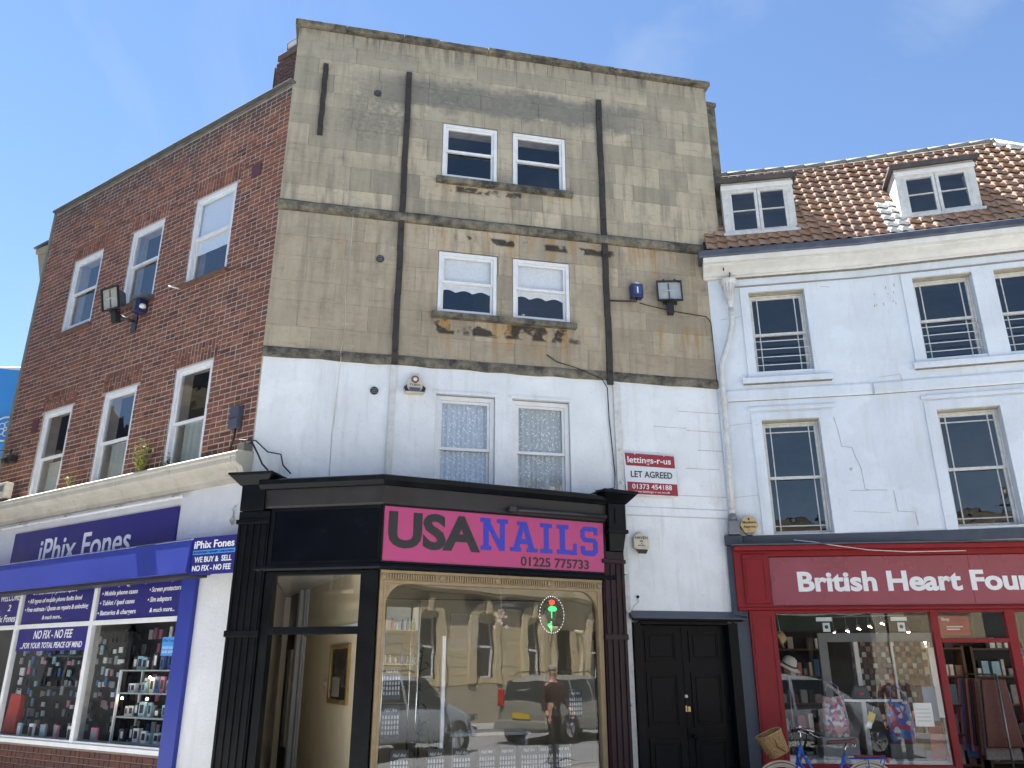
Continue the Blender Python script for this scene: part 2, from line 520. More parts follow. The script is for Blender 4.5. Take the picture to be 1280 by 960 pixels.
# ashlar blocks, each its own mesh object
rows = [5.60,5.91,6.29,6.58,6.96,7.27,7.655, None, 7.82,8.09,8.48,8.76,9.13,9.47,9.74,10.06,10.33,10.62,10.862]
XS_STRIP = [(1.655,1.745),(4.695,4.785)]
rnd = random.Random(11)
for a, c in zip(rows[:-1], rows[1:]):
    if a is None or c is None: continue
    x = .004; xend = MW-.004
    cuts = [x]
    while x < xend-.35:
        x += rnd.uniform(.28,.95); cuts.append(min(x, xend))
    if xend-cuts[-1] < .2: cuts[-1] = xend
    else: cuts.append(xend)
    for x0, x1 in zip(cuts[:-1], cuts[1:]):
        segs = [(x0, x1)]
        for h in M3+M2:
            if h[2] < (a+c)/2 < h[3]:
                ns = []
                for s0, s1 in segs:
                    if s1 <= h[0] or s0 >= h[1]: ns.append((s0, s1)); continue
                    if s0 < h[0]: ns.append((s0, h[0]))
                    if s1 > h[1]: ns.append((h[1], s1))
                segs = ns
        for s0, s1 in segs:
            if s1-s0 < .05: continue
            gap = .0012
            t = rnd.uniform(-.0012, .0012); gap = .0011 if a > 7.7 else .0006
            w2, h2 = (s1-s0)/2-gap, (c-a)/2-gap
            cx, cz = (s0+s1)/2, (a+c)/2
            e = .0025
            vs = [(-w2,.03,-h2),(w2,.03,-h2),(w2,.03,h2),(-w2,.03,h2),
                  (-w2,.004,-h2),(w2,.004,-h2),(w2,.004,h2),(-w2,.004,h2),
                  (-w2+e,0,-h2+e),(w2-e,0,-h2+e),(w2-e,0,h2-e),(-w2+e,0,h2-e)]
            fs = [(8,9,10,11)]
            for k in range(4):
                l = (k+1) % 4
                fs += [(4+k,4+l,8+l,8+k), (k,l,4+l,4+k)]
            mb = MB(); mb._add(vs, fs)
            o = mb.obj('stone', STONE, MROOT); o.location = (cx, t, cz)
# string courses (slightly uneven, sooty), coping
def stringcourse(x0, x1, z0, z1, off, name, seed):
    r2 = random.Random(seed); n = 26
    mb = MB(); rings = []
    for i in range(n+1):
        x = x0+(x1-x0)*i/n; j = r2.uniform(-.010,.010); k = r2.uniform(-.012,.012)
        rings.append([(x,.0305,z0+k),(x,-off*.6+j,z0+k+.008),(x,-off+j,z0+.05),(x,-off+j*.7,z1-.05),(x,-off*.35,z1+k*.5),(x,.0305,z1+.012)])
    vs = [p for rg in rings for p in rg]; fs = []
    for i in range(n):
        for k in range(6):
            l = (k+1) % 6
            fs.append((i*6+k,(i+1)*6+k,(i+1)*6+l,i*6+l))
    fs.append((0,1,2,3,4,5)); fs.append(tuple(range(n*6, n*6+6))[::-1])
    mb._add(vs, fs, False)
    return mb.obj(name, SOOTY, MROOT)
stringcourse(-.02, 6.50, 7.655, 7.815, .07, 'string_course', 3)
stringcourse(0.0, 6.39, 5.46, 5.60, .035, 'string_course', 4)
r2 = random.Random(5); x = -.06
while x < MW+.05:
    w_ = min(r2.uniform(.55,.9), MW+.06-x)
    MB().box(x+.002, x+w_-.002, -.075+r2.uniform(-.008,.008), .42, 10.872, 10.965+r2.uniform(-.006,.006)).obj('coping_stone', SOOTY, MROOT, bevel=.012)
    x += w_
# timber / iron strips
TIMBER = paint('weathered_tar_timber', (.035,.028,.024), .7, .35, 9, .4, (.085,.06,.045), .6)
def strip(x, z0, z1, w=.085, bend=0):
    mb = MB(); n = 14
    for i in range(n):
        a = z0+(z1-z0)*i/n; b_ = z0+(z1-z0)*(i+1)/n
        o_ = math.sin(i*1.7+x)*.004
        mb.hull([(x-w/2+o_,-.045,a),(x+w/2+o_,-.045,a),(x+w/2+o_,-.005,a),(x-w/2+o_,-.005,a)],
                [(x-w/2+o_,-.045,b_-.0003),(x+w/2+o_,-.045,b_-.0003),(x+w/2+o_,-.005,b_-.0003),(x-w/2+o_,-.005,b_-.0003)])
    for k in range(int((z1-z0)/.62)+1):
        zc = z0+.18+k*.62
        if zc < z1: mb.lathe([(.017,0),(.017,-.012),(.008,-.02)], (x, -.045, zc), 8, 'y')
    return mb.obj('timber_strip', TIMBER, MROOT)
strip(1.70, 5.47, 10.28); strip(4.74, 5.40, 10.28); strip(.45, 8.95, 10.22, .075)
# white painted continuation of the strips on the lower wall
MB().box(1.66,1.74,-.03,.011,3.75,5.45).obj('cover_strip', WHITEG, MROOT)
wp = MB().box(4.775,4.875,-.035,.011,.10,5.40)
for z in (4.98,4.0,2.3,1.2,4.45): wp.lathe([(.02,0),(.02,-.012),(.01,-.018)], (4.825,-.035,z), 8, 'y')
wp.obj('cover_strip', WHITEG, MROOT)
MB().box(4.70,4.77,-.022,.011,.10,3.05).obj('cover_strip', WHITEG, MROOT)
# scored joint lines in the white render
jl = MB()
for (x0,x1,z) in ((5.75,6.37,5.08),(5.35,5.85,4.83),(5.85,6.37,4.80),(6.0,6.37,4.52),(5.80,6.3,4.25),(5.3,6.37,3.86),(4.90,6.37,3.68),(4.90,6.37,3.56)):
    jl.box(x0,x1,.006,.0115,z,z+.008)
jl.obj('render_joint', paint('faint_joint', (.50,.51,.52), .9, .3, 5), MROOT)
MB().box(4.89,6.37,.002,.0115,3.575,3.674).obj('plat_band', WHITEM, MROOT)
# window sills
for (x0,x1,z0,z1) in ((2.17,4.26,8.385,8.475),(2.17,4.26,6.20,6.285)):
    MB().box(x0,x1,-.085,.03,z0,z1).obj('window_sill', SOOTY, MROOT, bevel=.012)
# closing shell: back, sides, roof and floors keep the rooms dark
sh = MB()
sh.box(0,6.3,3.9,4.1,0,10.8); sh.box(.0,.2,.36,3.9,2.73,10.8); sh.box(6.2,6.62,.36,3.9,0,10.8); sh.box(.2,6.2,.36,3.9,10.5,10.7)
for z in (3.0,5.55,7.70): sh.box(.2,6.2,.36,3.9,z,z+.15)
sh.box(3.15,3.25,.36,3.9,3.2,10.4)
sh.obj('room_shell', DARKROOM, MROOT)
# side stack beyond the right end, above the neighbour's roof
st_ = MB()
st_.box(6.67,6.86,.10,.55,7.5,10.60); st_.box(6.655,6.88,.08,.57,10.60,10.68)
st_.obj('side_stack', SOOTY, MROOT, bevel=.01)
# chimney rising behind the brick parapet
BRK0 = (.18,.057,.036)

def sash_window(root, x0, x1, z0, z1, y, mat=WHITEW, fw=.05, split=.5, gmat=GLASSW, depth=.05, bars_top=(), bars_bot=(), hbars=(), open_=0.0, bw=.018, label=None, fm=None):
    """box frame, two sashes, two panes; y is the face of the frame"""
    f = MB(fm)
    f.box(x0,x0+fw,y,y+.10,z0,z1); f.box(x1-fw,x1,y,y+.10,z0,z1)
    f.box(x0+fw,x1-fw,y,y+.10,z1-fw,z1); f.box(x0+fw,x1-fw,y+.003,y+.10,z0,z0+fw*.8)
    win = f.obj('window', mat, root, bevel=.004, label=label)
    zm = z0+(z1-z0)*split
    def sash(a, b, yy, bt, mid_h):
        s = MB(fm); r_ = .032; xa, xb = x0+fw+.001, x1-fw-.001
        s.box(xa,xa+r_,yy,yy+.03,a,b); s.box(xb-r_,xb,yy,yy+.03,a,b)
        s.box(xa+r_,xb-r_,yy+.001,yy+.029,b-r_*1.05,b); s.box(xa+r_,xb-r_,yy+.001,yy+.029,a,a+r_*1.25)
        for q in bt:
            xq = xa+(xb-xa)*q
            s.box(xq-bw/2,xq+bw/2,yy+.003,yy+.027,a+r_,b-r_)
        for q in mid_h:
            zq = a+(b-a)*q
            s.box(xa+r_,xb-r_,yy+.005,yy+.025,zq-bw/2,zq+bw/2)
        so_ = s.obj('sash', mat, win, bevel=.002)
        MB(fm).quad((xa+r_*.6,yy+.016,a+r_*.6),(xb-r_*.6,yy+.016,a+r_*.6),(xb-r_*.6,yy+.016,b-r_*.6),(xa+r_*.6,yy+.016,b-r_*.6)).obj('pane', gmat, win)
    ht = [q for q in hbars if q > 0]; hb = [-q for q in hbars if q < 0]
    sash(zm-.02, z1-fw-.001, y+.022, bars_top, ht)
    sash(z0+fw*.8+.001+open_, zm+.02+open_*.3, y+.056, bars_bot, hb)
    return win
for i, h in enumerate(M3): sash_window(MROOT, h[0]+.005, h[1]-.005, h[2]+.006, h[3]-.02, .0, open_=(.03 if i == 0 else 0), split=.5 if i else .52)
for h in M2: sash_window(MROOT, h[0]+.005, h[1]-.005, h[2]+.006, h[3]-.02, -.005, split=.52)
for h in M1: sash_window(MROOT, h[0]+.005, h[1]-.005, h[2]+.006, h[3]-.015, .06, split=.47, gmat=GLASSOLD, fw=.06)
for h in M1:
    MB().box(h[0]-.03,h[1]+.03,-.012,.0115,h[3]-.004,h[3]+.035).obj('window_head', WHITEM, MROOT, bevel=.004)

# blinds and net curtains (hanging things)
def fabric(name, col, trans=.4, pattern=None, ref=None):
    m, nt, b = newmat(name)
    vec, _ = coords(nt, ref)
    c = mix(nt, mrange(nt, noise(nt, vec, 30, 4), .3, .7), tuple(v*.88 for v in col), col)
    if pattern:
        vo = nd(nt, 'ShaderNodeTexVoronoi', Scale=26.0)
        nt.links.new(vec, vo.inputs['Vector'])
        c = mix(nt, mrange(nt, vo.outputs['Distance'], .22, .34, 1, 0), c, pattern)
    nt.links.new(c, b.inputs['Base Color']); b.inputs['Roughness'].default_value = .9
    return m
BLIND = fabric('blind_cloth', (.86,.87,.90))
NET = fabric('net_curtain', (.60,.65,.74), pattern=(.95,.95,.96))
NETW = fabric('net_curtain_warm', (.52,.54,.54), pattern=(.92,.92,.90))
def wavy(mb, x0, x1, z0, z1, y, amp, n, seed, scallop=0):
    r_ = random.Random(seed); k = n*6; vs = []; fs = []
    ph = r_.uniform(0, 6)
    for i in range(k+1):
        x = x0+(x1-x0)*i/k
        yy = y+amp*math.sin(i/6*2*math.pi*.93+ph+.8*math.sin(i*.21))
        zb = z0+(abs(math.sin((i/k)*math.pi*3.0+.4))*scallop if scallop else 0)
        vs += [(x,yy,zb),(x,yy*.4+y*.6,z1)]
    for i in range(k): fs.append((2*i,2*i+2,2*i+3,2*i+1))
    mb._add(vs, fs, True); return mb
for i, (h, side) in enumerate(zip(M2, ('left','right'))):
    t = thing('roller_blind', f'white scalloped blind half lowered in the {side} window of the middle stone storey', 'blind', FM, 'blinds in the stone building')
    wavy(MB(), h[0]+.06, h[1]-.06, h[2]+.36, h[3]-.06, .078, .002, 3, i, .045).obj('cloth', BLIND, t)
    MB().tube([(h[0]+.06,.13,h[3]-.07),(h[1]-.06,.13,h[3]-.07)], .022).obj('roller', BLIND, t)
for i, (h, side) in enumerate(zip(M1, ('left','right'))):
    t = thing('net_curtain', f'patterned net curtain filling the {side} window of the white wall above the pink sign', 'curtain', FM, 'net curtains above the pink sign')
    wavy(MB(), h[0]+.06, h[1]-.06, h[2]+.03, h[3]-.07, .150, .020, 11, 20+i).obj('cloth', NETW if i else NET, t)
    MB().tube([(h[0]+.05,.22,h[3]-.075),(h[1]-.05,.22,h[3]-.075)], .008).obj('rail', WHITEW, t)
# small items on the top sills inside
t = thing('window_ornament', 'small white ornament behind the lower pane of the right middle window', 'ornament', FM)
MB().lathe([(.03,0),(.05,.03),(.045,.06),(.02,.09),(.03,.11)], (3.52,.17,6.34), 10).obj('body', WHITEW, t)

# ------------------------------------------------------------------ wall-mounted things on the stone building
METALG = paint('grey_metal', (.20,.21,.22), .4, .15, 8, .08, metal=.6)
BLACKPL = paint('black_plastic', (.02,.02,.022), .45, .2, 10, .1)
LENS = glass('lamp_glass', 1.8, (.85,.87,.86), .01, 12)
def floodlight(label, mat4, cat='floodlight'):
    """face towards -y of its own frame, hinge at the origin below"""
    t = thing('floodlight', label, cat, mat4, 'wall floodlights')
    h = MB()
    h.hull([(-.17,-.02,.05),(.17,-.02,.05),(.17,-.02,.36),(-.17,-.02,.36)], [(-.11,.16,.10),(.11,.16,.10),(.11,.16,.30),(-.11,.16,.30)])
    h.obj('housing', METALG, t, bevel=.02)
    f = MB()
    f.wall(-.19,.19,.03,.38,-.055,-.021,[(-.172,.172,.048,.362)])
    f.obj('bezel', BLACKPL, t, bevel=.01)
    MB().quad((-.174,-.045,.046),(.174,-.045,.046),(.174,-.045,.364),(-.174,-.045,.364)).obj('lens', LENS, t)
    rf = MB()
    rf.box(-.172,.172,-.0215,-.0205,.048,.362)
    rf.obj('reflector', paint('reflector_metal', (.66,.65,.61), .5, .1, 12, .2, metal=.05), t)
    MB().tube([(-.10,-.032,.21),(.10,-.032,.21)], .012).obj('lamp_tube', WHITEW, t)
    MB().box(-.02,.0,-.035,-.022,.07,.34).obj('lamp_divider', METALG, t)
    b = MB(); b.box(-.05,.05,-.01,.09,-.16,.03); b.box(-.11,.11,.02,.05,.0,.05)
    b.obj('bracket', BLACKPL, t, bevel=.008)
    for bxx in ((-.035,.035,-.065,-.0555,.025,.05),(-.10,-.07,-.065,-.0555,.37,.395),(.07,.10,-.065,-.0555,.37,.395)): MB().box(*bxx).obj('clip', BLACKPL, t)
    return t
floodlight('square black-rimmed floodlight on the stone wall beside the small blue lamp box', FM @ Matrix.Translation((5.69,-.12,6.71)) @ Matrix.Rotation(R(-14),4,'Z') @ Matrix.Rotation(R(-6),4,'X') @ Matrix.Scale(.98,4))
t = thing('sensor_lamp', 'small dark blue box lamp on the stone wall left of the black floodlight', 'wall lamp', FM)
NAVY = paint('navy_plastic', (.02,.03,.10), .3, .2, 12, .05)
MB().box(5.10,5.28,-.12,-.002,6.77,6.99).obj('case', NAVY, t, bevel=.012)
MB().box(5.12,5.26,-.130,-.121,6.80,6.97).obj('lens', LENS, t)
MB().box(5.135,5.245,-.126,-.1215,6.82,6.95).obj('diffuser', paint('blue_diffuser', (.05,.08,.28), .2, .2, 8, 0), t)
MB().lathe([(.055,0),(.05,.02),(.025,.045)], (5.19,-.06,6.992), 12).obj('cap', WHITEG, t)
MB().box(5.175,5.195,-.135,-.1305,6.83,6.93).obj('lamp_tube', WHITEW, t)
t = thing('drain_stub', 'short iron bracket under the small blue lamp box', 'bracket', FM)
MB().tube([(5.19,-.06,6.77),(5.18,-.06,6.72),(5.05,-.05,6.715),(4.78,-.05,6.70)], .014).obj('pipe', BLACKPL, t)

def cable(name, label, pts, r, mat, f=None, seg=1, cat='cable'):
    """pts in a facade frame"""
    f = f or FM
    mb = MB()
    mb.tube([f @ Vector(p) for p in pts], r, 5)
    o = mb.obj(name, mat)
    return tagit(o, label, cat)
def sag(a, b, s, n=10):
    return [tuple(Vector(a).lerp(Vector(b), i/n) - Vector((0,0,s*4*(i/n)*(1-i/n)))) for i in range(n+1)]
BLKW = paint('black_cable', (.02,.02,.02), .6, .2, 5, 0)
WHTW = paint('white_cable', (.62,.60,.55), .6, .2, 5, 0)
cable('cable', 'thin black cable from the floodlight across the stone to the right corner', sag((5.25,-.02,6.72),(6.30,-.02,6.60),.02)+[(6.36,-.03,6.50),(6.37,-.03,5.5)], .007, BLKW)
cable('cable', 'thin pale cable hanging down the left part of the stone wall', [(1.02,-.08,7.72),(1.015,-.012,7.62),(1.02,-.01,7.0),(.98,-.01,6.55),(1.03,-.01,6.0),(.99,-.02,5.58),(1.0,-.045,5.5),(1.0,.004,5.40),(.96,.004,4.4),(.97,.004,3.85)], .0035, WHTW)
cable('cable', 'black wire drooping below the right middle window down to the shop pilaster', [(3.82,-.012,5.78),(3.95,-.03,5.68),(4.25,-.045,5.60),(4.60,-.05,5.47),(4.69,-.02,5.35),(4.70,-.01,4.9),(4.75,-.01,4.1),(4.73,-.02,3.92),(4.45,-.05,3.86)], .008, BLKW)
def vent(x, z, y, label):
    t = thing('round_vent', label, 'vent', FM, 'round wall vents')
    MB().lathe([(.055,0),(.055,-.015),(.045,-.02)], (x,y,z), 14, 'y').obj('ring', BLACKPL, t)
    g_ = MB()
    for k in (-.025,0,.025): g_.box(x-.038,x+.038,y-.025,y-.0205,z+k-.005,z+k+.005)
    g_.obj('grille', METALG, t)
vent(1.46,5.08,.011,'black round vent in the white painted wall left of the alarm box')
vent(1.43,7.03,0,'dark round vent in the middle stone storey near the left timber strip')
vent(1.24,9.83,0,'dark round vent high in the stone wall near the short iron strip')
# burglar alarm boxes
def hexpts(cx, cz, r, squash=1.0, rot=0.0):
    return [(cx+r*math.sin(rot+k*math.pi/3), cz+r*squash*math.cos(rot+k*math.pi/3)) for k in range(6)][::-1]
CREAMP = paint('aged_cream_plastic', (.56,.52,.42), .45, .12, 14, .05, (.25,.2,.12), .6)
OCHREP = paint('yellowed_plastic', (.52,.38,.17), .45, .12, 14, .05, (.2,.13,.06), .7)
DARKT = paint('dark_print', (.03,.03,.035), .5, .1, 10, 0)
WHITET = paint('white_print', (.80,.80,.80), .5, .05, 10, 0)
t = thing('alarm_box', 'triangular cream alarm box with round badge and two dark lamps above the net curtain windows', 'alarm box', FM)
MB().poly([(1.87,5.06),(2.10,5.06),(2.14,5.12),(2.03,5.34),(1.95,5.34),(1.83,5.12)], -.09, .011).obj('case', CREAMP, t, bevel=.012)
MB().lathe([(.052,0),(.052,-.008),(.04,-.012)], (1.985,-.0905,5.245), 16, 'y').obj('badge', paint('brown_badge', (.22,.10,.05), .5, .1, 12, 0), t)
MB().lathe([(.03,0),(.03,-.004)], (1.985,-.103,5.245), 6, 'y').obj('badge_star', WHITET, t)
for s_ in (-1, 1):
    MB().poly([(1.985+s_*.10-.03,5.075),(1.985+s_*.10+.03,5.075),(1.985+s_*.125+.022,5.13),(1.985+s_*.10,5.165),(1.985+s_*.125-.022,5.13)] , -.105, -.091).obj('lamp', BLACKPL, t, bevel=.005)
text('TV BOX', DARKT, t, 1.985, -.091, 5.155, .028, center=True)
MB().box(1.91,2.06,-.096,-.0905,5.075,5.135).obj('name_panel', METALG, t)
for k in range(3): MB().box(1.92,2.05,-.099,-.0965,5.085+k*.015,5.09+k*.015).obj('print_line', DARKT, t)
t = thing('alarm_box', 'cream hexagonal alarm box marked HAVEN right of the pink sign', 'alarm box', FM)
MB().poly(hexpts(5.055,3.20,.125,1.12), -.07, .011).obj('case', CREAMP, t, bevel=.012)
MB().poly([(5.00,3.045),(5.11,3.045),(5.14,3.10),(4.97,3.10)], -.085, -.071).obj('lamp', BLACKPL, t, bevel=.004)
text('HAVEN', DARKT, t, 5.055, -.071, 3.235, .038, center=True)
text('FIRE', DARKT, t, 5.055, -.071, 3.20, .018, center=True)
text('&', DARKT, t, 5.055, -.071, 3.172, .018, center=True)
text('SECURITY', DARKT, t, 5.055, -.071, 3.145, .016, center=True)
t = thing('small_alarm_sensor', 'tiny white sensor with a looped wire below the hexagonal alarm box', 'sensor', FM)
MB().lathe([(.018,0),(.02,-.02),(.01,-.03)], (4.99,0.011,2.50), 10, 'y').obj('case', BLACKPL, t)
MB().tube([(4.99,0.0,2.48),(5.0,0.0,2.43),(4.93,0.0,2.38),(4.90,0.0,2.33)], .005, 5).obj('wire', WHTW, t)
# LET AGREED board
t = thing('letting_board', 'white and maroon letting board reading LET AGREED on the white wall', 'sign', FM @ Matrix.Translation((4.87,0,3.83)))
MAROON = paint('maroon_print', (.30,.022,.035), .45, .08, 8, 0)
MB().poly([(0.015,0.0),(.765,0.0),(.755,.18),(.735,.57),(0,.585)], -.055, -.03).obj('board', paint('board_white', (.72,.74,.78), .4, .04, 4, 0), t, bevel=.003)
MB().poly([(.03,.405),(.738,.392),(.733,.562),(.60,.566),(.585,.548),(.57,.567),(.175,.575),(.16,.553),(.145,.576),(.012,.578)], -.059, -.0555).obj('red_band', MAROON, t)
MB().poly([(.035,.012),(.756,.008),(.752,.168),(.035,.178)], -.059, -.0555).obj('red_band', MAROON, t)
text('lettings-r-us', WHITET, t, .05, -.0595, .445, .085, w=.63, bold=.015)
text('LET AGREED', DARKT, t, .09, -.0560, .245, .085, w=.60, bold=.015)
text('01373 454188', WHITET, t, .10, -.0595, .085, .065, w=.57, bold=.012)
text('www.lettings-r-us.co.uk', WHITET, t, .12, -.0595, .035, .028, w=.52)
MB().box(.02,.75,-.029,.0,.1,.14).obj('batten', TIMBER, t)
MB().box(.02,.75,-.029,.0,.42,.46).obj('batten', TIMBER, t)

# ------------------------------------------------------------------ black double door
DOORBK = paint('black_door_paint', (.004,.005,.008), .38, .3, 7, .12, (.016,.013,.011), .4, spec=.12)
door = MB()
door.box(4.89,4.985,-.06,.16,.0,2.18); door.box(6.195,6.40,-.06,.16,.0,2.18)
door.box(4.985,6.195,-.06,.16,2.155,2.2)
door.box(4.885,6.415,-.09,.012,2.2,2.235)
d0 = door.obj('door', DOORBK, MROOT, bevel=.006, label='black panelled double door')
MB()._add([(4.85,-.16,2.235),(6.43,-.16,2.235),(6.43,.011,2.33),(4.85,.011,2.33),(4.85,-.16,2.225),(6.43,-.16,2.225),(6.43,.011,2.225),(4.85,.011,2.225)],[(0,1,2,3),(0,4,5,1),(4,7,6,5),(0,3,7,4),(1,5,6,2)]).obj('lead_hood', LEAD, d0)
fr = MB(); fr.box(4.87,6.42,-.03,.0095,0,0.12); fr.obj('door_step', paint('step_stone', (.25,.23,.2), .8), d0)
for xa, xb in ((4.99,5.588),(5.592,6.19)):
    lf = MB(); lf.box(xa,xb,.07,.115,.12,2.15)
    ol = lf.obj('door_leaf', DOORBK, d0)
    for (za, zb) in ((.25,.80),(.93,1.58),(1.70,2.09)):
        pl = MB(); a, b_ = xa+.085, xb-.085
        pl.wall(a,b_,za,zb,.052,.0695,[(a+.025,b_-.025,za+.025,zb-.025)])
        pl.wall(a+.028,b_-.028,za+.028,zb-.028,.060,.0695,[(a+.045,b_-.045,za+.045,zb-.045)])
        pl.box(a+.062,b_-.062,.058,.0695,za+.062,zb-.062)
        pl.obj('door_panel', DOORBK, d0, bevel=.006)
BRASS = paint('worn_brass', (.50,.38,.20), .35, .2, 14, .1, metal=.8)
MB().lathe([(.022,0),(.022,-.012),(.008,-.018)], (5.595,.069,1.29), 12, 'y').obj('lock', WHITEG, d0)
kb2 = MB(); kb2.box(5.575,5.595,.055,.069,1.11,1.18); kb2.box(5.605,5.64,.055,.069,1.11,1.17); kb2.obj('worn_patch', BRASS, d0)
MB().lathe([(.012,0),(.012,-.03),(.03,-.04),(.03,-.06),(.01,-.07)], (5.66,.069,.82), 12, 'y').obj('knob', DOORBK, d0)
MB().box(5.583,5.597,.060,.0695,.12,2.15).obj('astragal', DOORBK, d0)
# ================================================================== nail shop
NROOT = thing('nail_shopfront', 'black painted projecting shopfront with a tan framed window and open doorway', 'shopfront', FS)
RD = rel(FD, FS)
RM = rel(FM, FS)
SIGNBLK = paint('black_fascia_gloss', (.003,.004,.008), .22, .2, 3, .02, spec=.12)
BRONZE = paint('bronze_black_lead', (.026,.024,.025), .45, .3, 3, .12, (.05,.046,.042), .5, spec=.3)
PURP = paint('purple_black_paint', (.022,.010,.015), .35, .3, 6, .1, (.05,.035,.03), .4, spec=.22)
inv = FS.inverted()
def wp_(f, x, y=0, z=0): return inv @ (f @ Vector((x, y, z)))
# roof cover and ceiling of the bay
plan = [wp_(FM,4.80,.008), wp_(FS,.02,.0), wp_(FS,-3.205,0), wp_(FD,-1.62,0), wp_(FM,.05,.008)]
cv = MB(); cv.prism([(p.x,p.y) for p in plan][::-1], 3.722, 3.745); cv.obj('lead_roof', LEAD, NROOT)
cv = MB(); cv.prism([(p.x,p.y) for p in plan][::-1], 2.755, 2.80); cv.obj('ceiling', paint('shop_ceiling', (.62,.60,.54), .8), NROOT)
path = [(FD,-1.50,FD),(FD,0,FS),(FS,-.20,FS)]
c1 = MB(); sweep(c1, [(-.05,3.386),(.035,3.386),(.045,3.41),(.058,3.60),(-.05,3.60)], path, inv); c1.obj('fascia_cornice', BRONZE, NROOT)
c1 = MB(); sweep(c1, [(-.05,3.602),(.10,3.602),(.145,3.65),(.15,3.70),(.12,3.717),(-.05,3.717)], path, inv); c1.obj('cornice_cap', BLACKP, NROOT, bevel=.006)
c1 = MB(); sweep(c1, [(-.04,2.665),(.05,2.665),(.065,2.69),(.05,2.728),(-.04,2.728)], path, inv); c1.obj('moulding', BLACKP, NROOT, bevel=.004)
# long dark lamp bar under the cornice on the right
t = thing('sign_light', 'long dark light bar under the cornice above the word NAILS', 'light', FS)
mb = MB(); mb.tube([(-1.62,-.12,3.435),(-.34,-.12,3.435)], .03, 8); mb.obj('bar', BLACKPL, t)
for x in (-1.45,-.5): MB().box(x-.02,x+.02,-.11,-.058,3.42,3.45).obj('bracket', BLACKPL, t)
MB().box(-1.70,-1.60,-.17,-.07,3.40,3.46).obj('end_box', BLACKPL, t, bevel=.005)
# fascia boards
MB(RD).box(-1.33,-.012,-.012,.03,2.735,3.38).obj('fascia_board', SIGNBLK, NROOT)
fm_ = MB(RD); fm_.wall(-1.36,-.0,2.73,3.384,-.022,-.012,[(-1.31,-.03,2.77,3.35)]); fm_.obj('fascia_moulding', BLACKP, NROOT)
MB().box(-3.18,-.31,.0,.05,2.73,3.384).obj('fascia_board', BLACKP, NROOT)
# pink sign
t = thing('shop_sign', 'bright pink shop sign reading USA NAILS with a telephone number', 'sign', FS)
PINK = paint('pink_vinyl', (.45,.050,.175), .42, .06, 2, .02)
BLUEV = paint('blue_vinyl', (.022,.035,.42), .4, .05, 4, 0)
BLKV = paint('black_vinyl', (.012,.014,.018), .4, .05, 4, 0)
MB().box(-3.21,-.335,-.045,-.001,2.742,3.378).obj('board', PINK, t)
fr = MB(); fr.wall(-3.225,-.32,2.732,3.384,-.055,-.012,[(-3.20,-.345,2.752,3.366)]); fr.obj('frame', BLACKP, t)
text('USA', BLKV, t, -3.145, -.046, 2.925, .37, w=1.12, bold=.04, spacing=1.0)
def slab(ch, x, z, w, h, mat, y):
    mb = MB(); th = w*.25; sh_ = h*.14; e = [0]
    def P(pts):
        e[0] += 1
        mb.poly([(x+a*w, z+b*h) for a, b in pts], y-.004-.0004*e[0], y)
    if ch == 'N':
        P([(.10,0),(.30,0),(.30,1),(.10,1)]); P([(.72,0),(.90,0),(.90,1),(.72,1)])
        P([(.0,0),(.40,0),(.40,.13),(.0,.13)]); P([(-.02,.87),(.36,.87),(.36,1),(-.02,1)]); P([(.60,.87),(1.02,.87),(1.02,1),(.60,1)])
        P([(.28,.99),(.10,.99),(.70,.0),(.90,.0)])
    elif ch == 'A':
        P([(.02,0),(.26,0),(.58,1),(.38,1)]); P([(.74,0),(.98,0),(.62,1),(.42,1)])
        P([(.25,.26),(.75,.26),(.72,.42),(.28,.42)])
        P([(-.08,0),(.38,0),(.38,.13),(-.08,.13)]); P([(.62,0),(1.08,0),(1.08,.13),(.62,.13)]); P([(.22,.87),(.62,.87),(.62,1),(.22,1)])
    elif ch == 'I':
        P([(.32,0),(.70,0),(.70,1),(.32,1)]); P([(.02,0),(.98,0),(.98,.14),(.02,.14)]); P([(.02,.86),(.98,.86),(.98,1),(.02,1)])
    elif ch == 'L':
        P([(.16,0),(.42,0),(.42,1),(.16,1)]); P([(.0,0),(1,0),(1,.15),(.0,.15)]); P([(.0,.86),(.6,.86),(.6,1),(.0,1)]); P([(.8,0),(1,0),(1,.38),(.85,.38)])
    elif ch == 'S':
        P([(.2,.84),(.8,.84),(.98,.72),(.98,.90),(.8,1),(.2,1),(0,.86),(0,.78)]); P([(0,.60),(.24,.60),(.24,.84),(0,.84)])
        P([(0,.62),(.2,.46),(.8,.46),(.9,.60),(.2,.62)]); P([(.75,.14),(1,.14),(1,.46),(.88,.60),(.75,.52)])
        P([(.0,.10),(.2,0),(.8,0),(1,.14),(.9,.18),(.02,.18)]); P([(0,.08),(.24,.14),(.24,.32),(0,.32)]); P([(.80,.72),(1,.72),(1,.98),(.84,.98)])
    o = mb.obj('letter', mat, t); return o
xl = -2.04
for ch, w_ in (('N',.39),('A',.36),('I',.215),('L',.32),('S',.285)):
    slab(ch, xl+.02, 2.945 if ch != 'N' else 2.94, w_-.045, .36 if ch != 'N' else .375, BLUEV, -.046); xl += w_+.015
text('01225 775733', BLKV, t, -1.50, -.046, 2.782, .105, w=.93, bold=.02)
# posts, jambs, transom of the doorway
dj = MB(RD)
dj.box(-.215,-.012,-.02,.10,.0,2.66)
dj.box(-1.36,-1.262,-.02,.10,.0,2.66)
dj.box(-1.262,-.215,-.018,.08,1.975,2.055)
dj.box(-1.262,-.215,-.018,.08,2.615,2.66)
dframe = dj.obj('door_frame', BLACKP, NROOT, bevel=.006)
MB(RD).quad((-1.262,.03,2.055),(-.215,.03,2.055),(-.215,.03,2.615),(-1.262,.03,2.615)).obj('transom_pane', GLASSS, dframe)
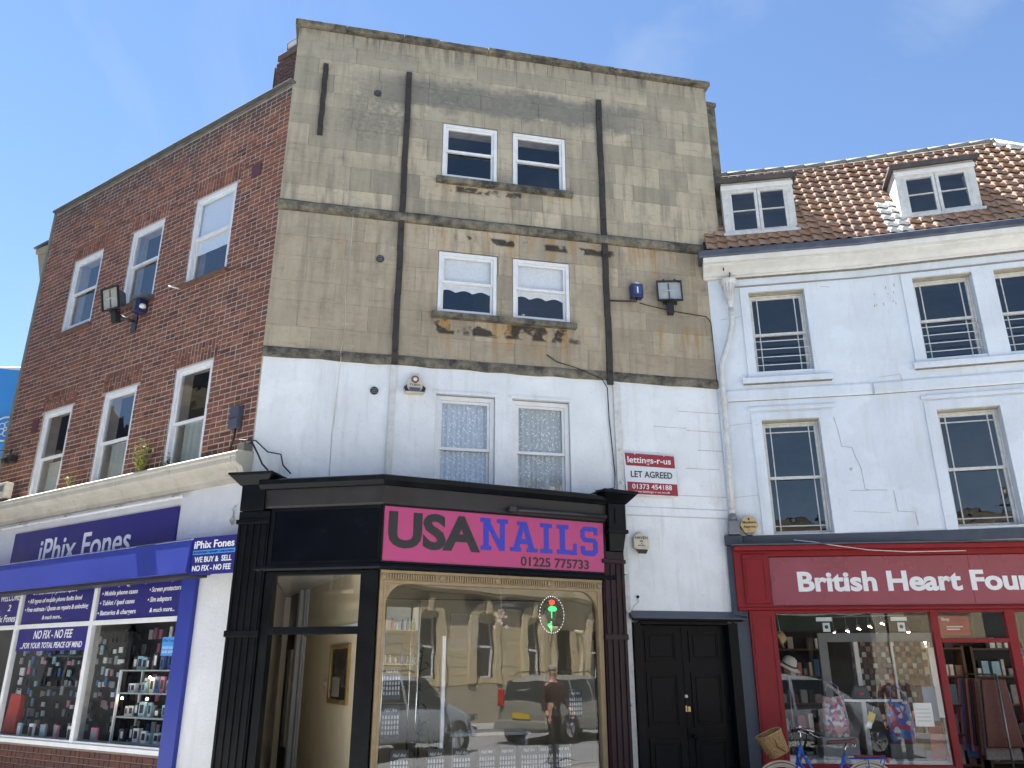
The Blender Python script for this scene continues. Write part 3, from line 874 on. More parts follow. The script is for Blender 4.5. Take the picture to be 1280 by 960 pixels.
# left fluted pilaster (next to the brick building), standing in FD
def pilaster(f, x0, x1, zc, name, mat, yb=.25, nfl=4, yf=-.055):
    mb = MB(f)
    mb.box(x0,x1,yf+.012,yb,.0,zc)
    w = (x1-x0); step = (w-.06)/nfl
    for k in range(nfl+1):
        xc = x0+.03+step*k
        mb.box(xc-.012,xc+.012,yf-.006,yf+.0115,.45,zc-.16)
    mb.box(x0-.01,x1+.01,yf-.01,yb-.002,.0,.44)
    mb.box(x0-.012,x1+.012,yf-.014,yb-.003,1.95,2.02)
    mb.box(x0-.015,x1+.015,yf-.02,yb-.004,zc-.15,zc-.10)
    return mb.obj(name, mat, NROOT, bevel=.006)
pilaster(RD, -1.76, -1.37, 3.36, 'pilaster', BLACKP, yb=.22, nfl=4)
cap = MB(RD)
cap.box(-1.74,-1.44,-.085,.20,3.362,3.66)
cap.hull([(-1.76,-.10,3.66),(-1.42,-.10,3.66),(-1.42,.2,3.66),(-1.76,.2,3.66)],[(-1.86,-.20,3.77),(-1.32,-.20,3.77),(-1.32,.2,3.77),(-1.86,.2,3.77)])
cap.box(-1.87,-1.31,-.21,.201,3.771,3.80)
cap.obj('console', BLACKP, NROOT, bevel=.006)
pilaster(None, -.365, -.06, 3.02, 'pilaster', PURP, yb=.27, nfl=3, yf=-.05)
cap = MB()
cap.box(-.30,-.045,-.12,.27,3.28,3.62)
cap.hull([(-.30,-.12,3.28),(-.045,-.12,3.28),(-.045,.2,3.28),(-.30,.2,3.28)][::-1],[(-.27,-.07,3.02),(-.07,-.07,3.02),(-.07,.2,3.02),(-.27,.2,3.02)][::-1])
cap.box(-.32,-.03,-.15,.271,3.24,3.29)
cap.hull([(-.31,-.13,3.62),(-.035,-.13,3.62),(-.035,.23,3.62),(-.31,.23,3.62)],[(-.42,-.25,3.74),(.07,-.25,3.74),(.07,.20,3.74),(-.42,.20,3.74)])
cap.box(-.43,.08,-.26,.201,3.741,3.775)
cap.box(-.215,-.125,-.135,-.121,3.36,3.56)
cap.obj('console', BLACKP, NROOT, bevel=.008)
# side cheek closing the bay on the right
ck = MB(); ck.box(-.09,-.03,.0,.27,.0,3.24); ck.obj('side_cheek', BLACKP, NROOT)
MB().box(-.335,-.32,.0,.05,.0,2.73).obj('jamb', BLACKP, NROOT)
# window: tan frame with arched spandrels and a fluted frieze
WX0, WX1, WZ0, WZ1 = -3.195, -.375, .42, 2.66
fr = MB(); fr.wall(WX0, WX1, WZ0, WZ1, -.01, .05, [(WX0+.075, WX1-.075, WZ0+.06, 2.515)])
wfr = fr.obj('window_frame', GOLD, NROOT, bevel=.006)
fr = MB(); fr.wall(WX0+.045, WX1-.045, WZ0+.03, 2.545, -.022, -.0105, [(WX0+.07, WX1-.07, WZ0+.06, 2.518)])
fr.box(WX0,WX1,-.024,-.0105,2.625,2.655)
fr.obj('bead', GOLD, wfr)
for sx, xb in ((1, WX0+.0755), (-1, WX1-.0755)):
    pts = [(xb, 2.5145)]; r_ = .24
    for k in range(9):
        a = k/8*math.pi/2
        pts.append((xb+sx*(r_-r_*math.sin(a)), 2.5145-(r_-r_*math.cos(a))))
    pts = [(xb,2.5145)]+[(xb+sx*r_*(1-math.cos(k/8*math.pi/2)), 2.5145-r_*(1-math.sin(k/8*math.pi/2))) for k in range(9)]
    if sx > 0: pts = pts[::1]
    mb = MB(); mb.poly(pts if sx < 0 else pts[::-1], -.006, .045); mb.obj('spandrel', GOLD, wfr)
fl = MB(); xs_ = [WX0+.04+i*(WX1-WX0-.08)/4 for i in range(5)]
x = WX0+.11
while x < WX1-.10:
    if min(abs(x-q) for q in xs_) > .055: fl.box(x-.007,x+.007,-.036,-.0105,2.56,2.615)
    x += .0295
fl.obj('fluting', GOLD, wfr, kind='stuff')
for q in xs_:
    MB().lathe([(.036,0),(.036,-.016),(.026,-.022),(.026,-.012),(.012,-.026)], (q,-.0105,2.587), 14, 'y').obj('rosette', GOLD, wfr)
MB().quad((WX0+.06,.03,WZ0+.05),(WX1-.06,.03,WZ0+.05),(WX1-.06,.03,2.53),(WX0+.06,.03,2.53)).obj('pane', GLASSS, wfr)
sr = MB(); sr.box(-3.20,-.33,-.005,.12,.0,.415); sr.obj('stall_riser', BLACKP, NROOT)
MB().box(-3.20,-.33,-.04,.12,.416,.44).obj('window_ledge', GOLD, NROOT)
# ---- room behind the window
WALLG = paint('shop_wall_cream', (.62,.58,.48), .8, .05, 2, 0)
FLOORW = paint('pale_shop_floor', (.38,.34,.28), .5, .15, 2, .05)
inr = MB(RM)
inr.box(.0,4.75,3.75,3.85,.12,2.72)
inr.box(4.68,4.74,.36,3.75,.12,2.72); inr.box(.30,.36,.36,3.75,.12,2.72)
inr.obj('inner_wall', WALLG, NROOT)
MB(RM).box(.30,4.72,-.0,3.75,.0,.12).obj('floor', FLOORW, NROOT)
MB(RM).box(.36,4.70,.35,3.75,2.735,2.78).obj('ceiling', paint('shop_ceiling', (.62,.60,.54), .8), NROOT)
plan2 = [wp_(FS,-.34,.13), wp_(FS,-3.18,.13), wp_(FD,-1.25,.05), wp_(FM,.30,.0), wp_(FM,4.6,.0)]
b_ = MB(); b_.prism([(p.x,p.y) for p in plan2], .10, .121); b_.obj('floor', FLOORW, NROOT)
# partition between lobby and shop, with the frame of an inner doorway
inw = FS.inverted()
def W3(x, y, z): return inw @ Vector((x, y, z))
PA, PB = Vector((-1.58,9.30,0)), Vector((-3.05,12.3,0))
dd = (PB-PA).normalized(); nn = Vector((-dd.y, dd.x, 0))
FP = Matrix.Translation(PA) @ Matrix.Rotation(math.atan2(dd.y, dd.x)+math.pi, 4, 'Z')   # local +x towards the door opening side
LP = (PB-PA).length
RP = rel(FP, FS)
pt_ = MB(RP); pt_.box(-LP, 0, .0, .06, .12, 2.735); pt_.obj('partition', CREAM, NROOT, label='beige partition wall seen through the open doorway')
jm = MB(RP); jm.box(-LP+.0,-LP+.12,-.05,-.001,.12,2.735); jm.box(-LP-.16,-LP-.03,-.10,.02,.12,2.735); jm.box(-LP+.121,-LP+.17,-.03,-.0015,.12,2.735)
jm.obj('inner_door_frame', WHITEW, NROOT, bevel=.004)
id_ = MB(RP); id_.wall(-LP-.95,-LP-.17,.12,2.72,-.05,-.01,[(-LP-.78,-LP-.34,.55,1.9)]); id_.obj('inner_door', paint('dark_green_door', (.03,.035,.03), .4, .2, 6, .05), NROOT)
jm = MB(RP); jm.box(-LP-.16,0.0,-.03,-.002,2.06,2.12); jm.obj('picture_rail', WHITEW, NROOT)
MB(RP).box(-LP-.9,.0,-.012,-.002,.12,.26).obj('skirting', WHITEW, NROOT)
t = thing('framed_picture', 'dark framed picture with gilt edge on the beige wall inside the doorway', 'picture', FP)
mb = MB(); mb.wall(-1.62,-.72,1.22,1.90,-.03,-.001,[(-1.57,-.77,1.27,1.85)]); mb.obj('frame', paint('gilt_frame', (.45,.32,.12), .35, .2, 10, .1, metal=.6), t, bevel=.004)
MB().box(-1.57,-.77,-.014,-.002,1.27,1.85).obj('picture', paint('dark_picture', (.035,.03,.028), .25, .8, 5, 0, (.20,.17,.13), .5), t)
MB().box(-1.45,-1.1,-.016,-.0145,1.30,1.52).obj('picture_patch', paint('pale_patch', (.3,.28,.24), .4, .3, 9, 0), t)
t = thing('light_switch', 'small brass light switch on the beige wall inside the doorway', 'switch', FP)
MB().box(-1.88,-1.80,-.012,-.001,1.38,1.50).obj('plate', BRASS, t, bevel=.003)
MB().box(-1.85,-1.83,-.02,-.0125,1.42,1.46).obj('rocker', WHITEW, t)
# ---- things in the window
CARD = paint('display_card', (.045,.05,.055), .4, .2, 8, 0)
TIPS = paint('nail_tips', (.50,.50,.52), .25, .5, 30, 0, (.35,.08,.12), .5)
SCRIPT = WHITET
def nail_card(x, z, label, w=.20, h=.34, y=.16, rz=0):
    t = thing('nail_art_card', label, 'display card', FS @ Matrix.Translation((x, y, z)) @ Matrix.Rotation(rz, 4, 'Z'), 'nail art cards in the pink sign shop window')
    MB().box(-w/2,w/2,0,.008,0,h).obj('card', CARD, t)
    text('Nail Art', SCRIPT, t, 0, -.001, h-.065, .034, w=w*.72, shear=.35, center=True, thick=.002)
    mb = MB(); rr = random.Random(int(x*100)+int(z*77))
    nx = 6; nz = 4
    for i in range(nx):
        for j in range(nz):
            cx = -w/2+w*(i+.5)/nx; cz = .03+(h-.13)*(j+.3)/nz
            s_ = .010; hh = .040
            mb.poly([(cx-s_,cz),(cx+s_,cz),(cx+s_*.9,cz+hh*.7),(cx,cz+hh),(cx-s_*.9,cz+hh*.7)], -.006, -.0005)
    mb.obj('nail_tips', TIPS, t)
names = ['first card from the left', 'second card from the left', 'third card from the left', 'fourth card from the left', 'fourth card from the right', 'third card from the right', 'second card from the right', 'last card on the right']
for i, (x, nm) in enumerate(zip((-2.84,-2.43,-2.13,-1.83,-1.58,-1.31,-1.10,-.87), names)):
    nail_card(x, .455, f'dark nail art card, {nm} in the row along the window bottom', rz=R((-5,4,-3,6,0,-4,3,-2)[i]))
nail_card(-2.94, 1.30, 'nail art card on the upper glass shelf at the left of the shop window', y=.24)
nail_card(-2.93, .90, 'blue lit nail art card on the lower glass shelf left of the plant', y=.26)
nail_card(-.62, 1.05, 'dark nail art card standing at the right end of the shop window', w=.18, y=.30)
# glass shelf unit at the left
t = thing('glass_shelf_unit', 'chromed glass shelf unit standing at the left end of the nail shop window', 'shelf unit', FS)
CHROME = paint('chrome', (.6,.6,.6), .15, .05, 5, 0, metal=1.0)
for x in (-3.06,-2.66):
    for y in (.20,.50): MB().tube([(x,y,.45),(x,y,2.35)], .012, 8).obj('post', CHROME, t)
for z in (.86,1.26,1.66,2.02): MB().box(-3.07,-2.65,.19,.51,z,z+.010).obj('shelf', GLASSS, t)
# bottles on shelves
rr = random.Random(3)
BOT = [paint('polish_%s' % n, c, .25, .1, 5, 0) for n, c in (('pink',(.6,.12,.25)),('cream',(.7,.6,.4)),('blue',(.08,.15,.5)),('green',(.1,.3,.2)),('white',(.7,.7,.7)))]
bl = ['pink','cream','blue','green','white']
for z, hs in ((1.671,(.07,.12)), (2.031,(.09,.15))):
    for k in range(6):
        c_ = rr.randrange(5); x = -3.02+k*.066; h = rr.uniform(*hs)
        o = MB().lathe([(.014,0),(.018,.01),(.018,h*.6),(.009,h*.7),(.009,h)], (0,0,0), 8).obj('cosmetic_bottle', BOT[c_])
        o.matrix_world = FS @ Matrix.Translation((x, .27+rr.uniform(0,.06), z))
        tagit(o, f'small {bl[c_]} bottle, {("first","second","third","fourth","fifth","last")[k]} from the left on the {"top" if z > 2 else "lower"} glass shelf', 'bottle', 'bottles on the nail shop shelves')
# price / photo posters inside
def wall_card(name, label, x0, x1, z0, z1, y, mat, f=FS, cat='poster', lines=None, lm=None):
    t = thing(name, label, cat, f)
    MB().box(x0,x1,y,y+.006,z0,z1).obj('sheet', mat, t)
    if lines:
        for (s_, lx, lz, lh, lw) in lines: text(s_, lm or DARKT, t, lx, y-.001, lz, lh, w=lw, thick=.001)
    return t
wall_card('wall_poster', 'dark square poster with a white strip inside the nail shop', -2.10, -1.72, 1.83, 2.25, .7, CARD)
wall_card('wall_poster', 'small dark picture above the shelf at the left of the nail shop', -2.98, -2.72, 1.75, 2.0, .62, CARD)
wall_card('wall_poster', 'pale notice hanging inside the upper left of the nail shop window', -2.95, -2.45, 2.06, 2.32, .8, paint('pale_notice', (.6,.62,.6), .6, .1, 5, 0))
# fluorescent-like white strip lamp and hanging lamp pendant
# neon sign: oval of beads with a rose
NEONW = emit('neon_white', (.9,.95,1.0), .35); NEONR = emit('neon_red', (1,.05,.03), .28); NEONG = emit('neon_green', (.04,1,.22), .26)
t = thing('neon_sign', 'oval bead-lit neon sign with a red flower hanging in the nail shop window', 'neon sign', FS)
ov = MB()
for k in range(34):
    a = 2*math.pi*k/34
    c_ = Vector((-1.00+.165*math.cos(a), .14, 2.24+.215*math.sin(a)))
    ov.lathe([(.003,-.005),(.005,0),(.003,.005)], tuple(c_), 5)
ov.obj('bead_ring', NEONW, t)
MB().lathe([(.172,0),(.172,.006)], (-1.0,.165,2.24), 28, 'y').obj('back_plate', BLACKPL, t)
fl_ = MB(); fl_.poly([(-1.03,2.37),(-1.0,2.34),(-.965,2.37),(-.96,2.40),(-1.0,2.415),(-1.035,2.40)], .135, .150); fl_.obj('flower', NEONR, t)
gr_ = MB(); gr_.poly([(-1.05,2.31),(-1.03,2.28),(-.95,2.28),(-.93,2.31),(-.96,2.335),(-1.02,2.335)], .136, .150); gr_.box(-1.006,-.998,.138,.148,2.20,2.28); gr_.box(-1.016,-1.003,.138,.148,2.04,2.16); gr_.poly([(-1.06,2.12),(-1.03,2.08),(-1.018,2.11),(-1.03,2.14)], .137,.149)
gr_.obj('leaves', NEONG, t)
MB().tube([(-1.0,.16,2.45),(-1.0,.16,2.73)], .003, 4).obj('hanger', BLACKPL, t)
# pot plants
LEAF = None
def leaf_mat(name, a, c):
    m, nt, b = newmat(name)
    vec, _ = coords(nt)
    cc = mix(nt, mrange(nt, noise(nt, vec, 9, 4), .3, .7), a, c)
    nt.links.new(cc, b.inputs['Base Color']); b.inputs['Roughness'].default_value = .5
    b.inputs['Subsurface Weight'].default_value = 0.0
    return m
LEAFD = leaf_mat('dark_leaf', (.02,.05,.02), (.05,.11,.035))
LEAFY = leaf_mat('yellow_green_leaf', (.22,.26,.05), (.45,.46,.12))
def blade(mb, base, d, L, w, droop, n=5):
    pts = []
    d = Vector(d).normalized(); side = d.cross(Vector((0,0,1)));
    if side.length < .05: side = Vector((1,0,0))
    side.normalize()
    p = Vector(base)
    for i in range(n+1):
        s_ = i/n; ww = w*(1-s_)**.7*(.5+s_ if s_ < .5 else 1)
        pts.append((p-side*ww, p+side*ww))
        dd_ = (d+Vector((0,0,-droop*s_*2))).normalized(); p = p+dd_*L/n
    vs = [tuple(q) for a in pts for q in a]
    mb._add(vs, [(2*i,2*i+1,2*i+3,2*i+2) for i in range(n)], True)
t = thing('pot_plant', 'spiky green plant in a pot behind the left nail art cards', 'plant', FS @ Matrix.Translation((-2.35,.45,.5)))
MB().lathe([(.07,0),(.09,.15),(.10,.16),(.09,.165)], (0,0,0), 14).obj('pot', WHITEG, t)
mb = MB(); rr = random.Random(8)
for k in range(26):
    a = rr.uniform(0, 2*math.pi); e_ = rr.uniform(1.0, 3.0)
    blade(mb, (rr.uniform(-.04,.04),rr.uniform(-.04,.04),.15), (math.cos(a), math.sin(a)*.6, e_), rr.uniform(.25,.5), .012, rr.uniform(.05,.5))
mb.obj('leaves', LEAFD, t)
t = thing('pot_plant', 'broad-leaved dark plant rising beside the glass shelf unit in the nail shop', 'plant', FS @ Matrix.Translation((-2.42,.85,.12)))
MB().lathe([(.12,0),(.15,.28),(.16,.30),(.15,.31)], (0,0,0), 14).obj('pot', BLACKPL, t)
MB().tube([(0,0,.3),(.02,0,.8),(-.02,.01,1.3),(.03,0,1.75)], [.015,.012,.01,.006], 6).obj('stem', TIMBER, t)
mb = MB()
for k in range(34):
    a = rr.uniform(0, 2*math.pi); z = rr.uniform(.7,1.75)
    blade(mb, (0,0,z), (math.cos(a), math.sin(a)*.6, rr.uniform(-.1,.8)), rr.uniform(.16,.30), .03, rr.uniform(.2,.8))
mb.obj('leaves', LEAFD, t)
# manicure desk and chair as dim shapes further in
t = thing('manicure_table', 'white manicure table standing in the middle of the nail shop', 'table', FS @ Matrix.Translation((-1.3,1.5,.12)))
MB().box(-.55,.55,-.2,.2,.70,.74).obj('top', WHITEW, t, bevel=.005)
for x in (-.5,.5): MB().box(x-.02,x+.02,-.18,.18,0,.70).obj('leg', WHITEW, t)
t = thing('display_column', 'tall white pole rack standing inside the nail shop window', 'rack', FS @ Matrix.Translation((-2.28,.42,.12)))
MB().box(-.02,.02,-.02,.02,0,1.86).obj('pole', WHITEW, t); MB().box(-.12,.12,-.1,.1,0,.02).obj('foot', WHITEW, t)
t = thing('bouquet', 'small pink and white flower decoration hanging inside the shop window', 'decoration', FS @ Matrix.Translation((-1.52,.5,2.22)))
mb = MB()
for k in range(14): mb.lathe([(.0,-.03),(.035,0),(.0,.03)], (rr.uniform(-.09,.09), rr.uniform(-.04,.04), rr.uniform(-.12,.08)), 6)
mb.obj('flowers', paint('pale_petals', (.55,.42,.42), .7, .5, 20, 0, (.35,.05,.08), .8), t)
MB().tube([(0,0,.05),(0,0,.5)], .003, 4).obj('string', WHTW, t)
# ================================================================== brick building (left)
LROOT = thing('brick_building', 'red brick building on the left with six white sash windows and a stone shop cornice', 'building', FL)
LX0 = -6.50
LW3 = [(-2.00,-1.03,7.03,8.50), (-3.68,-2.79,7.08,8.47), (-5.43,-4.52,7.04,8.44)]
LW1 = [(-1.87,-1.03,4.10,5.65), (-3.66,-2.79,4.10,5.63), (-5.42,-4.55,4.10,5.63)]
LH = LW3+LW1
SHW = (-7.8,-.98,.70,2.78)
mk = MB(); mk.wall(LX0,-.0,4.0,9.80,.0045,.30,LH)
mk.obj('wall', paint('lime_mortar', (.45,.38,.33), .95, .15, 8, .3, (.22,.18,.16), .4), LROOT, label='red brick upper wall')

def brick_mat(name, cols, soot=True, ref=None):
    m, nt, b = newmat(name)
    vec, tc = coords(nt, ref)
    oi = nt.nodes.new('ShaderNodeObjectInfo')
    # brick identity from position so that joined bricks vary as well
    sc = nt.nodes.new('ShaderNodeMapping'); sc.inputs['Scale'].default_value = (4.4,1,13.3)
    nt.links.new(tc.outputs['Object'], sc.inputs[0])
    wn = nt.nodes.new('ShaderNodeTexWhiteNoise'); sn = nt.nodes.new('ShaderNodeVectorMath'); sn.operation = 'FLOOR'
    nt.links.new(sc.outputs[0], sn.inputs[0]); nt.links.new(sn.outputs[0], wn.inputs['Vector'])
    rp = nt.nodes.new('ShaderNodeValToRGB')
    rp.color_ramp.elements[0].color = (*cols[0],1); rp.color_ramp.elements[1].color = (*cols[-1],1)
    for i, c in enumerate(cols[1:-1]):
        e = rp.color_ramp.elements.new((i+1)/(len(cols)-1)); e.color = (*c,1)
    nt.links.new(wn.outputs['Value'], rp.inputs[0])
    c = rp.outputs[0]
    n1 = noise(nt, vec, 22, 6, .7); n2 = noise(nt, vec, 1.1, 6, .65)
    c = mix(nt, mrange(nt, n1, .35, .7, 0, .45), c, (.075,.036,.03))
    if soot:
        sep = nt.nodes.new('ShaderNodeSeparateXYZ'); nt.links.new(tc.outputs['Object'], sep.inputs[0])
        Z = mth(nt, 'ADD', sep.outputs['Z'], mrange(nt, n2, 0, 1, -.6, .6))
        # brighter orange bricks in the rebuilt upper part, sooty edge under the coping
        c = mix(nt, mth(nt, 'MULTIPLY', mrange(nt, Z, 7.6, 8.6, 0, .5), mrange(nt, wn.outputs['Value'], .4, .7)), c, (.36,.12,.05))
        c = mix(nt, mrange(nt, Z, 9.25, 9.75, 0, .75), c, (.055,.045,.042))
        c = mix(nt, mrange(nt, n2, .58, .72, 0, .5), c, (.07,.05,.045))
    nt.links.new(c, b.inputs['Base Color']); b.inputs['Roughness'].default_value = .9
    bump(nt, b, n1, .5, .006)
    return m
BRICKM = brick_mat('red_brick', [(.075,.034,.028),(.20,.070,.040),(.26,.092,.048),(.13,.052,.036),(.33,.13,.062),(.17,.078,.052)], ref=LROOT)
BRICKB = brick_mat('brown_brick', [(.10,.04,.032),(.13,.05,.04),(.09,.038,.034)], soot=False, ref=LROOT)

def brick_mesh(w, h, d, mat, name='brick'):
    mb = MB(); mb.box(-w/2, w/2, 0, d, -h/2, h/2)
    e = .004
    v = mb.v; 
    for i, p in enumerate(v):
        if p[1] < d/2: v[i] = (p[0]*(1-e/w*1.2), p[1], p[2]*(1-e/h*1.2))
    return mb.mesh(name, mat)
def lay(x0, x1, z0, z1, holes, course=.0755, mortar=.012, L=.226, lintel=None):
    """list of (cx, cz, w, h)"""
    out = []; r = 0; z = z0
    while z+course <= z1+.001:
        x = x1 - (0 if r % 2 == 0 else L*.5)
        seq = ['s','h','h'] if r % 2 == 0 else ['h','h','s']; k = (r*1) % 3
        if r % 2: out.append((x1-L*.25, z+course/2, L*.5-mortar, course-mortar, r))
        while x > x0+.02:
            w = L if seq[k % 3] == 's' else L*.5
            if x-w < x0: w = x-x0
            out.append((x-w/2, z+course/2, w-mortar, course-mortar, r)); x -= w; k += 1
        z += course; r += 1
    res = []
    for (cx, cz, w, h, r) in out:
        segs = [(cx-w/2, cx+w/2)]
        for hh in holes:
            if hh[2]-.01 < cz < hh[3]+.01:
                ns = []
                for a, b in segs:
                    if b <= hh[0] or a >= hh[1]: ns.append((a, b)); continue
                    if a < hh[0]-.02: ns.append((a, hh[0]))
                    if b > hh[1]+.02: ns.append((hh[1], b))
                segs = ns
        for a, b in segs:
            if b-a > .025: res.append(((a+b)/2, cz, b-a, h))
    return res
# soldier lintels over the windows
lint = []
for h in LH:
    lint.append((h[0]-.07, h[1]+.07, h[3]+.004, 4.005+math.ceil((h[3]+.27-4.005)/.0755)*.0755-.008))
bricks = lay(LX0+.004, -.004, 4.005, 9.80, LH+lint)
for (x0, x1, z0, z1) in lint:
    n = int(round((x1-x0)/.0755)); s_ = (x1-x0)/n
    mid = (x0+x1)/2
    for i in range(n):
        cx = x0+(i+.5)*s_
        Hh = z1-z0; a_ = Hh*(.66 if i % 2 == 0 else .33)
        bricks.append((cx, z0+a_/2, s_-.010, a_-.010)); bricks.append((cx, z0+(a_+Hh)/2, s_-.010, Hh-a_-.004))
camp = Vector((0,0,1.6))
def vis(b):
    p = FL @ Vector((b[0], 0, b[1])); d = (p-camp)
    return (b[2]*b[3]) * abs((FL.to_3x3() @ Vector((0,1,0))).dot(d.normalized())) / d.length_squared
bricks.sort(key=vis, reverse=True)
def put_bricks(bricks, root, mat, kind_name, nmax, depth=.02, rseed=1):
    rb = random.Random(rseed); cache = {}
    for b in bricks[:nmax]:
        key = (round(b[2],2), round(b[3],3))
        me = cache.get(key)
        if me is None: me = cache[key] = brick_mesh(b[2], b[3], depth, mat)
        o = bpy.data.objects.new('brick', me); COL.objects.link(o); o.parent = root
        o.location = (b[0]+rb.uniform(-.001,.001), rb.uniform(-.003,.003), b[1]+rb.uniform(-.001,.001))
    if len(bricks) > nmax:
        mb = MB()
        for b in bricks[nmax:]:
            y = rb.uniform(-.003,.003); e = .0025; w, h = b[2]/2, b[3]/2
            cx, cz = b[0]+rb.uniform(-.0015,.0015), b[1]+rb.uniform(-.001,.001)
            mb._add([(cx-w+e,y,cz-h+e),(cx+w-e,y,cz-h+e),(cx+w-e,y,cz+h-e),(cx-w+e,y,cz+h-e),(cx-w,y+depth,cz-h),(cx+w,y+depth,cz-h),(cx+w,y+depth,cz+h),(cx-w,y+depth,cz+h)],
                    [(0,1,2,3),(0,4,5,1),(1,5,6,2),(2,6,7,3),(3,7,4,0)])
        mb.obj(kind_name, mat, root, kind='stuff')
put_bricks(bricks, LROOT, BRICKM, 'brickwork', 240)
# terracotta vents (special dark-red bricks)
for (x, z) in ((-.60,8.52),(-.62+(-5.0),5.42)):
    MB().box(x-.10,x+.10,-.012,.0,z-.11,z+.11).obj('air_brick', paint('plum_brick', (.10,.025,.028), .6, .15, 10, .1), LROOT)
# projecting plat band of bricks at the third-floor sill level: seen as a line of offset courses
# coping
x = -6.56; r2 = random.Random(9)
COPE = paint('lichen_stone', (.10,.10,.09), .9, .3, 7, .4, (.06,.06,.05), .7)
while x < .02:
    w_ = min(.62, .03-x)
    if w_ > .06: MB().box(x+.002,x+w_-.002,-.065,.34,9.803,9.85+r2.uniform(-.003,.003)).obj('coping_stone', COPE, LROOT, bevel=.008)
    x += .62
MB().box(-6.56,-.02,-.02,.0135,9.765,9.80).obj('mortar_fillet', paint('stained_fillet', (.16,.15,.14), .9, .5, 5, .3, (.05,.045,.045), .8), LROOT)
# left end: edge board and the neighbouring eaves return
MB().box(-6.56,-6.505,-.02,.40,4.0,9.80).obj('end_render', paint('grey_render', (.22,.21,.18), .9, .2, 6, .3, (.08,.08,.06), .6), LROOT)
ev = MB()
ev.hull([(-7.05,.0,9.20),(-6.57,.0,9.16),(-6.57,.0,8.98),(-7.02,.0,9.08)],[(-7.05,.9,9.20),(-6.57,.9,9.16),(-6.57,.9,8.98),(-7.02,.9,9.08)])
ev.hull([(-6.98,.02,9.07),(-6.57,.02,8.975),(-6.57,.02,8.30),(-6.60,.02,8.30)],[(-6.98,.88,9.07),(-6.57,.88,8.975),(-6.57,.88,8.30),(-6.60,.88,8.30)])
ev.obj('eaves_bracket', paint('tan_stone', (.36,.28,.17), .85, .15, 6, .2, (.15,.13,.1), .4), LROOT, bevel=.01)
MB().box(-7.08,-6.57,-.03,.92,9.205,9.235).obj('eaves_lead', LEAD, LROOT)
for h in LW3:
    MB().box(h[0]-.05,h[1]+.05,-.05,.12,h[2]-.06,h[2]-.003).obj('window_sill', paint('tile_sill', (.14,.075,.05), .8, .25, 8, .3, (.06,.05,.045), .6), LROOT, bevel=.004)
for i, h in enumerate(LH):
    sash_window(LROOT, h[0]+.004, h[1]-.004, h[2]+.002, h[3]-.004, .018, fw=.062, split=.52 if i < 3 else .47, gmat=GLASSOLD if i != 0 else GLASSW, open_=(.06 if i == 2 else 0))
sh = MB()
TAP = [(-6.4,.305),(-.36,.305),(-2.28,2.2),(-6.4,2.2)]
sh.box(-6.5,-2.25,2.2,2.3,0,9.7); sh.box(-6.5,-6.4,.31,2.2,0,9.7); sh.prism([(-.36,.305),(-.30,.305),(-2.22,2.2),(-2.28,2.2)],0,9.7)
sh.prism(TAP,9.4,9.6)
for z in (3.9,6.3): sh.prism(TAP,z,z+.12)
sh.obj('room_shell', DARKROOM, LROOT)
BL2 = fabric('pale_blue_blind', (.80,.85,.92)); GRC = fabric('grey_green_curtain', (.45,.50,.48))
t = thing('roller_blind', 'pale blind drawn down inside the upper right window of the brick building', 'blind', FL)
wavy(MB(), LW3[0][0]+.07, LW3[0][1]-.07, LW3[0][2]+.5, LW3[0][3]-.07, .10, .003, 3, 5).obj('cloth', BL2, t)
MB().tube([(LW3[0][0]+.07,.17,LW3[0][3]-.07),(LW3[0][1]-.07,.17,LW3[0][3]-.07)], .02).obj('roller', BL2, t)
for i, (h, nm) in enumerate(zip(LW1, ('right','middle','left'))):
    t = thing('curtain', f'grey-green curtain behind the lower sash of the {nm} first-floor window in the brick wall', 'curtain', FL)
    wavy(MB(), h[0]+.07, h[1]-.07, h[2]+.05, h[3]-.75-.05*i, .22, .012, 7, 40+i).obj('cloth', GRC, t)
    MB().tube([(h[0]+.06,.22,h[3]-.74-.05*i),(h[1]-.06,.22,h[3]-.74-.05*i)], .008).obj('rod', WHITEW, t)
# brick chimney behind the parapet
ch = thing('chimney', 'weathered brick chimney standing behind the parapet beside the stone gable', 'chimney', FL @ Matrix.Translation((-.98,.60,9.45)))
MB().box(-.28,.28,.012,.30,0,1.75).obj('core', paint('lime_mortar', (.36,.30,.24)), ch)
cb = [(cx,cz,w,h) for (cx,cz,w,h) in lay(-.29,.29,.10,1.78,[]) if cz < 1.74]
CHB = brick_mat('chimney_brick', [(.08,.045,.04),(.12,.06,.05),(.07,.05,.048)], soot=False)
put_bricks(cb, ch, CHB, 'brickwork', 200, depth=.02, rseed=4)
mb = MB()
mb.box(-.305,-.2905,-.01,.3,0,1.7)
mb.box(-.24,.29,-.02,.32,1.785,1.90); mb.box(-.06,.29,.0,.3,1.902,2.10)
mb.obj('corbel_cap', paint('chimney_cap', (.12,.08,.07), .9, .3, 9, .4, (.05,.045,.04), .6), ch, bevel=.015)
mb = MB(); mb.box(.0,.20,-.022,-.0005,1.94,2.04); mb.obj('lime_patch', paint('lime_patch', (.62,.60,.56), .9, .1, 9, .2), ch)
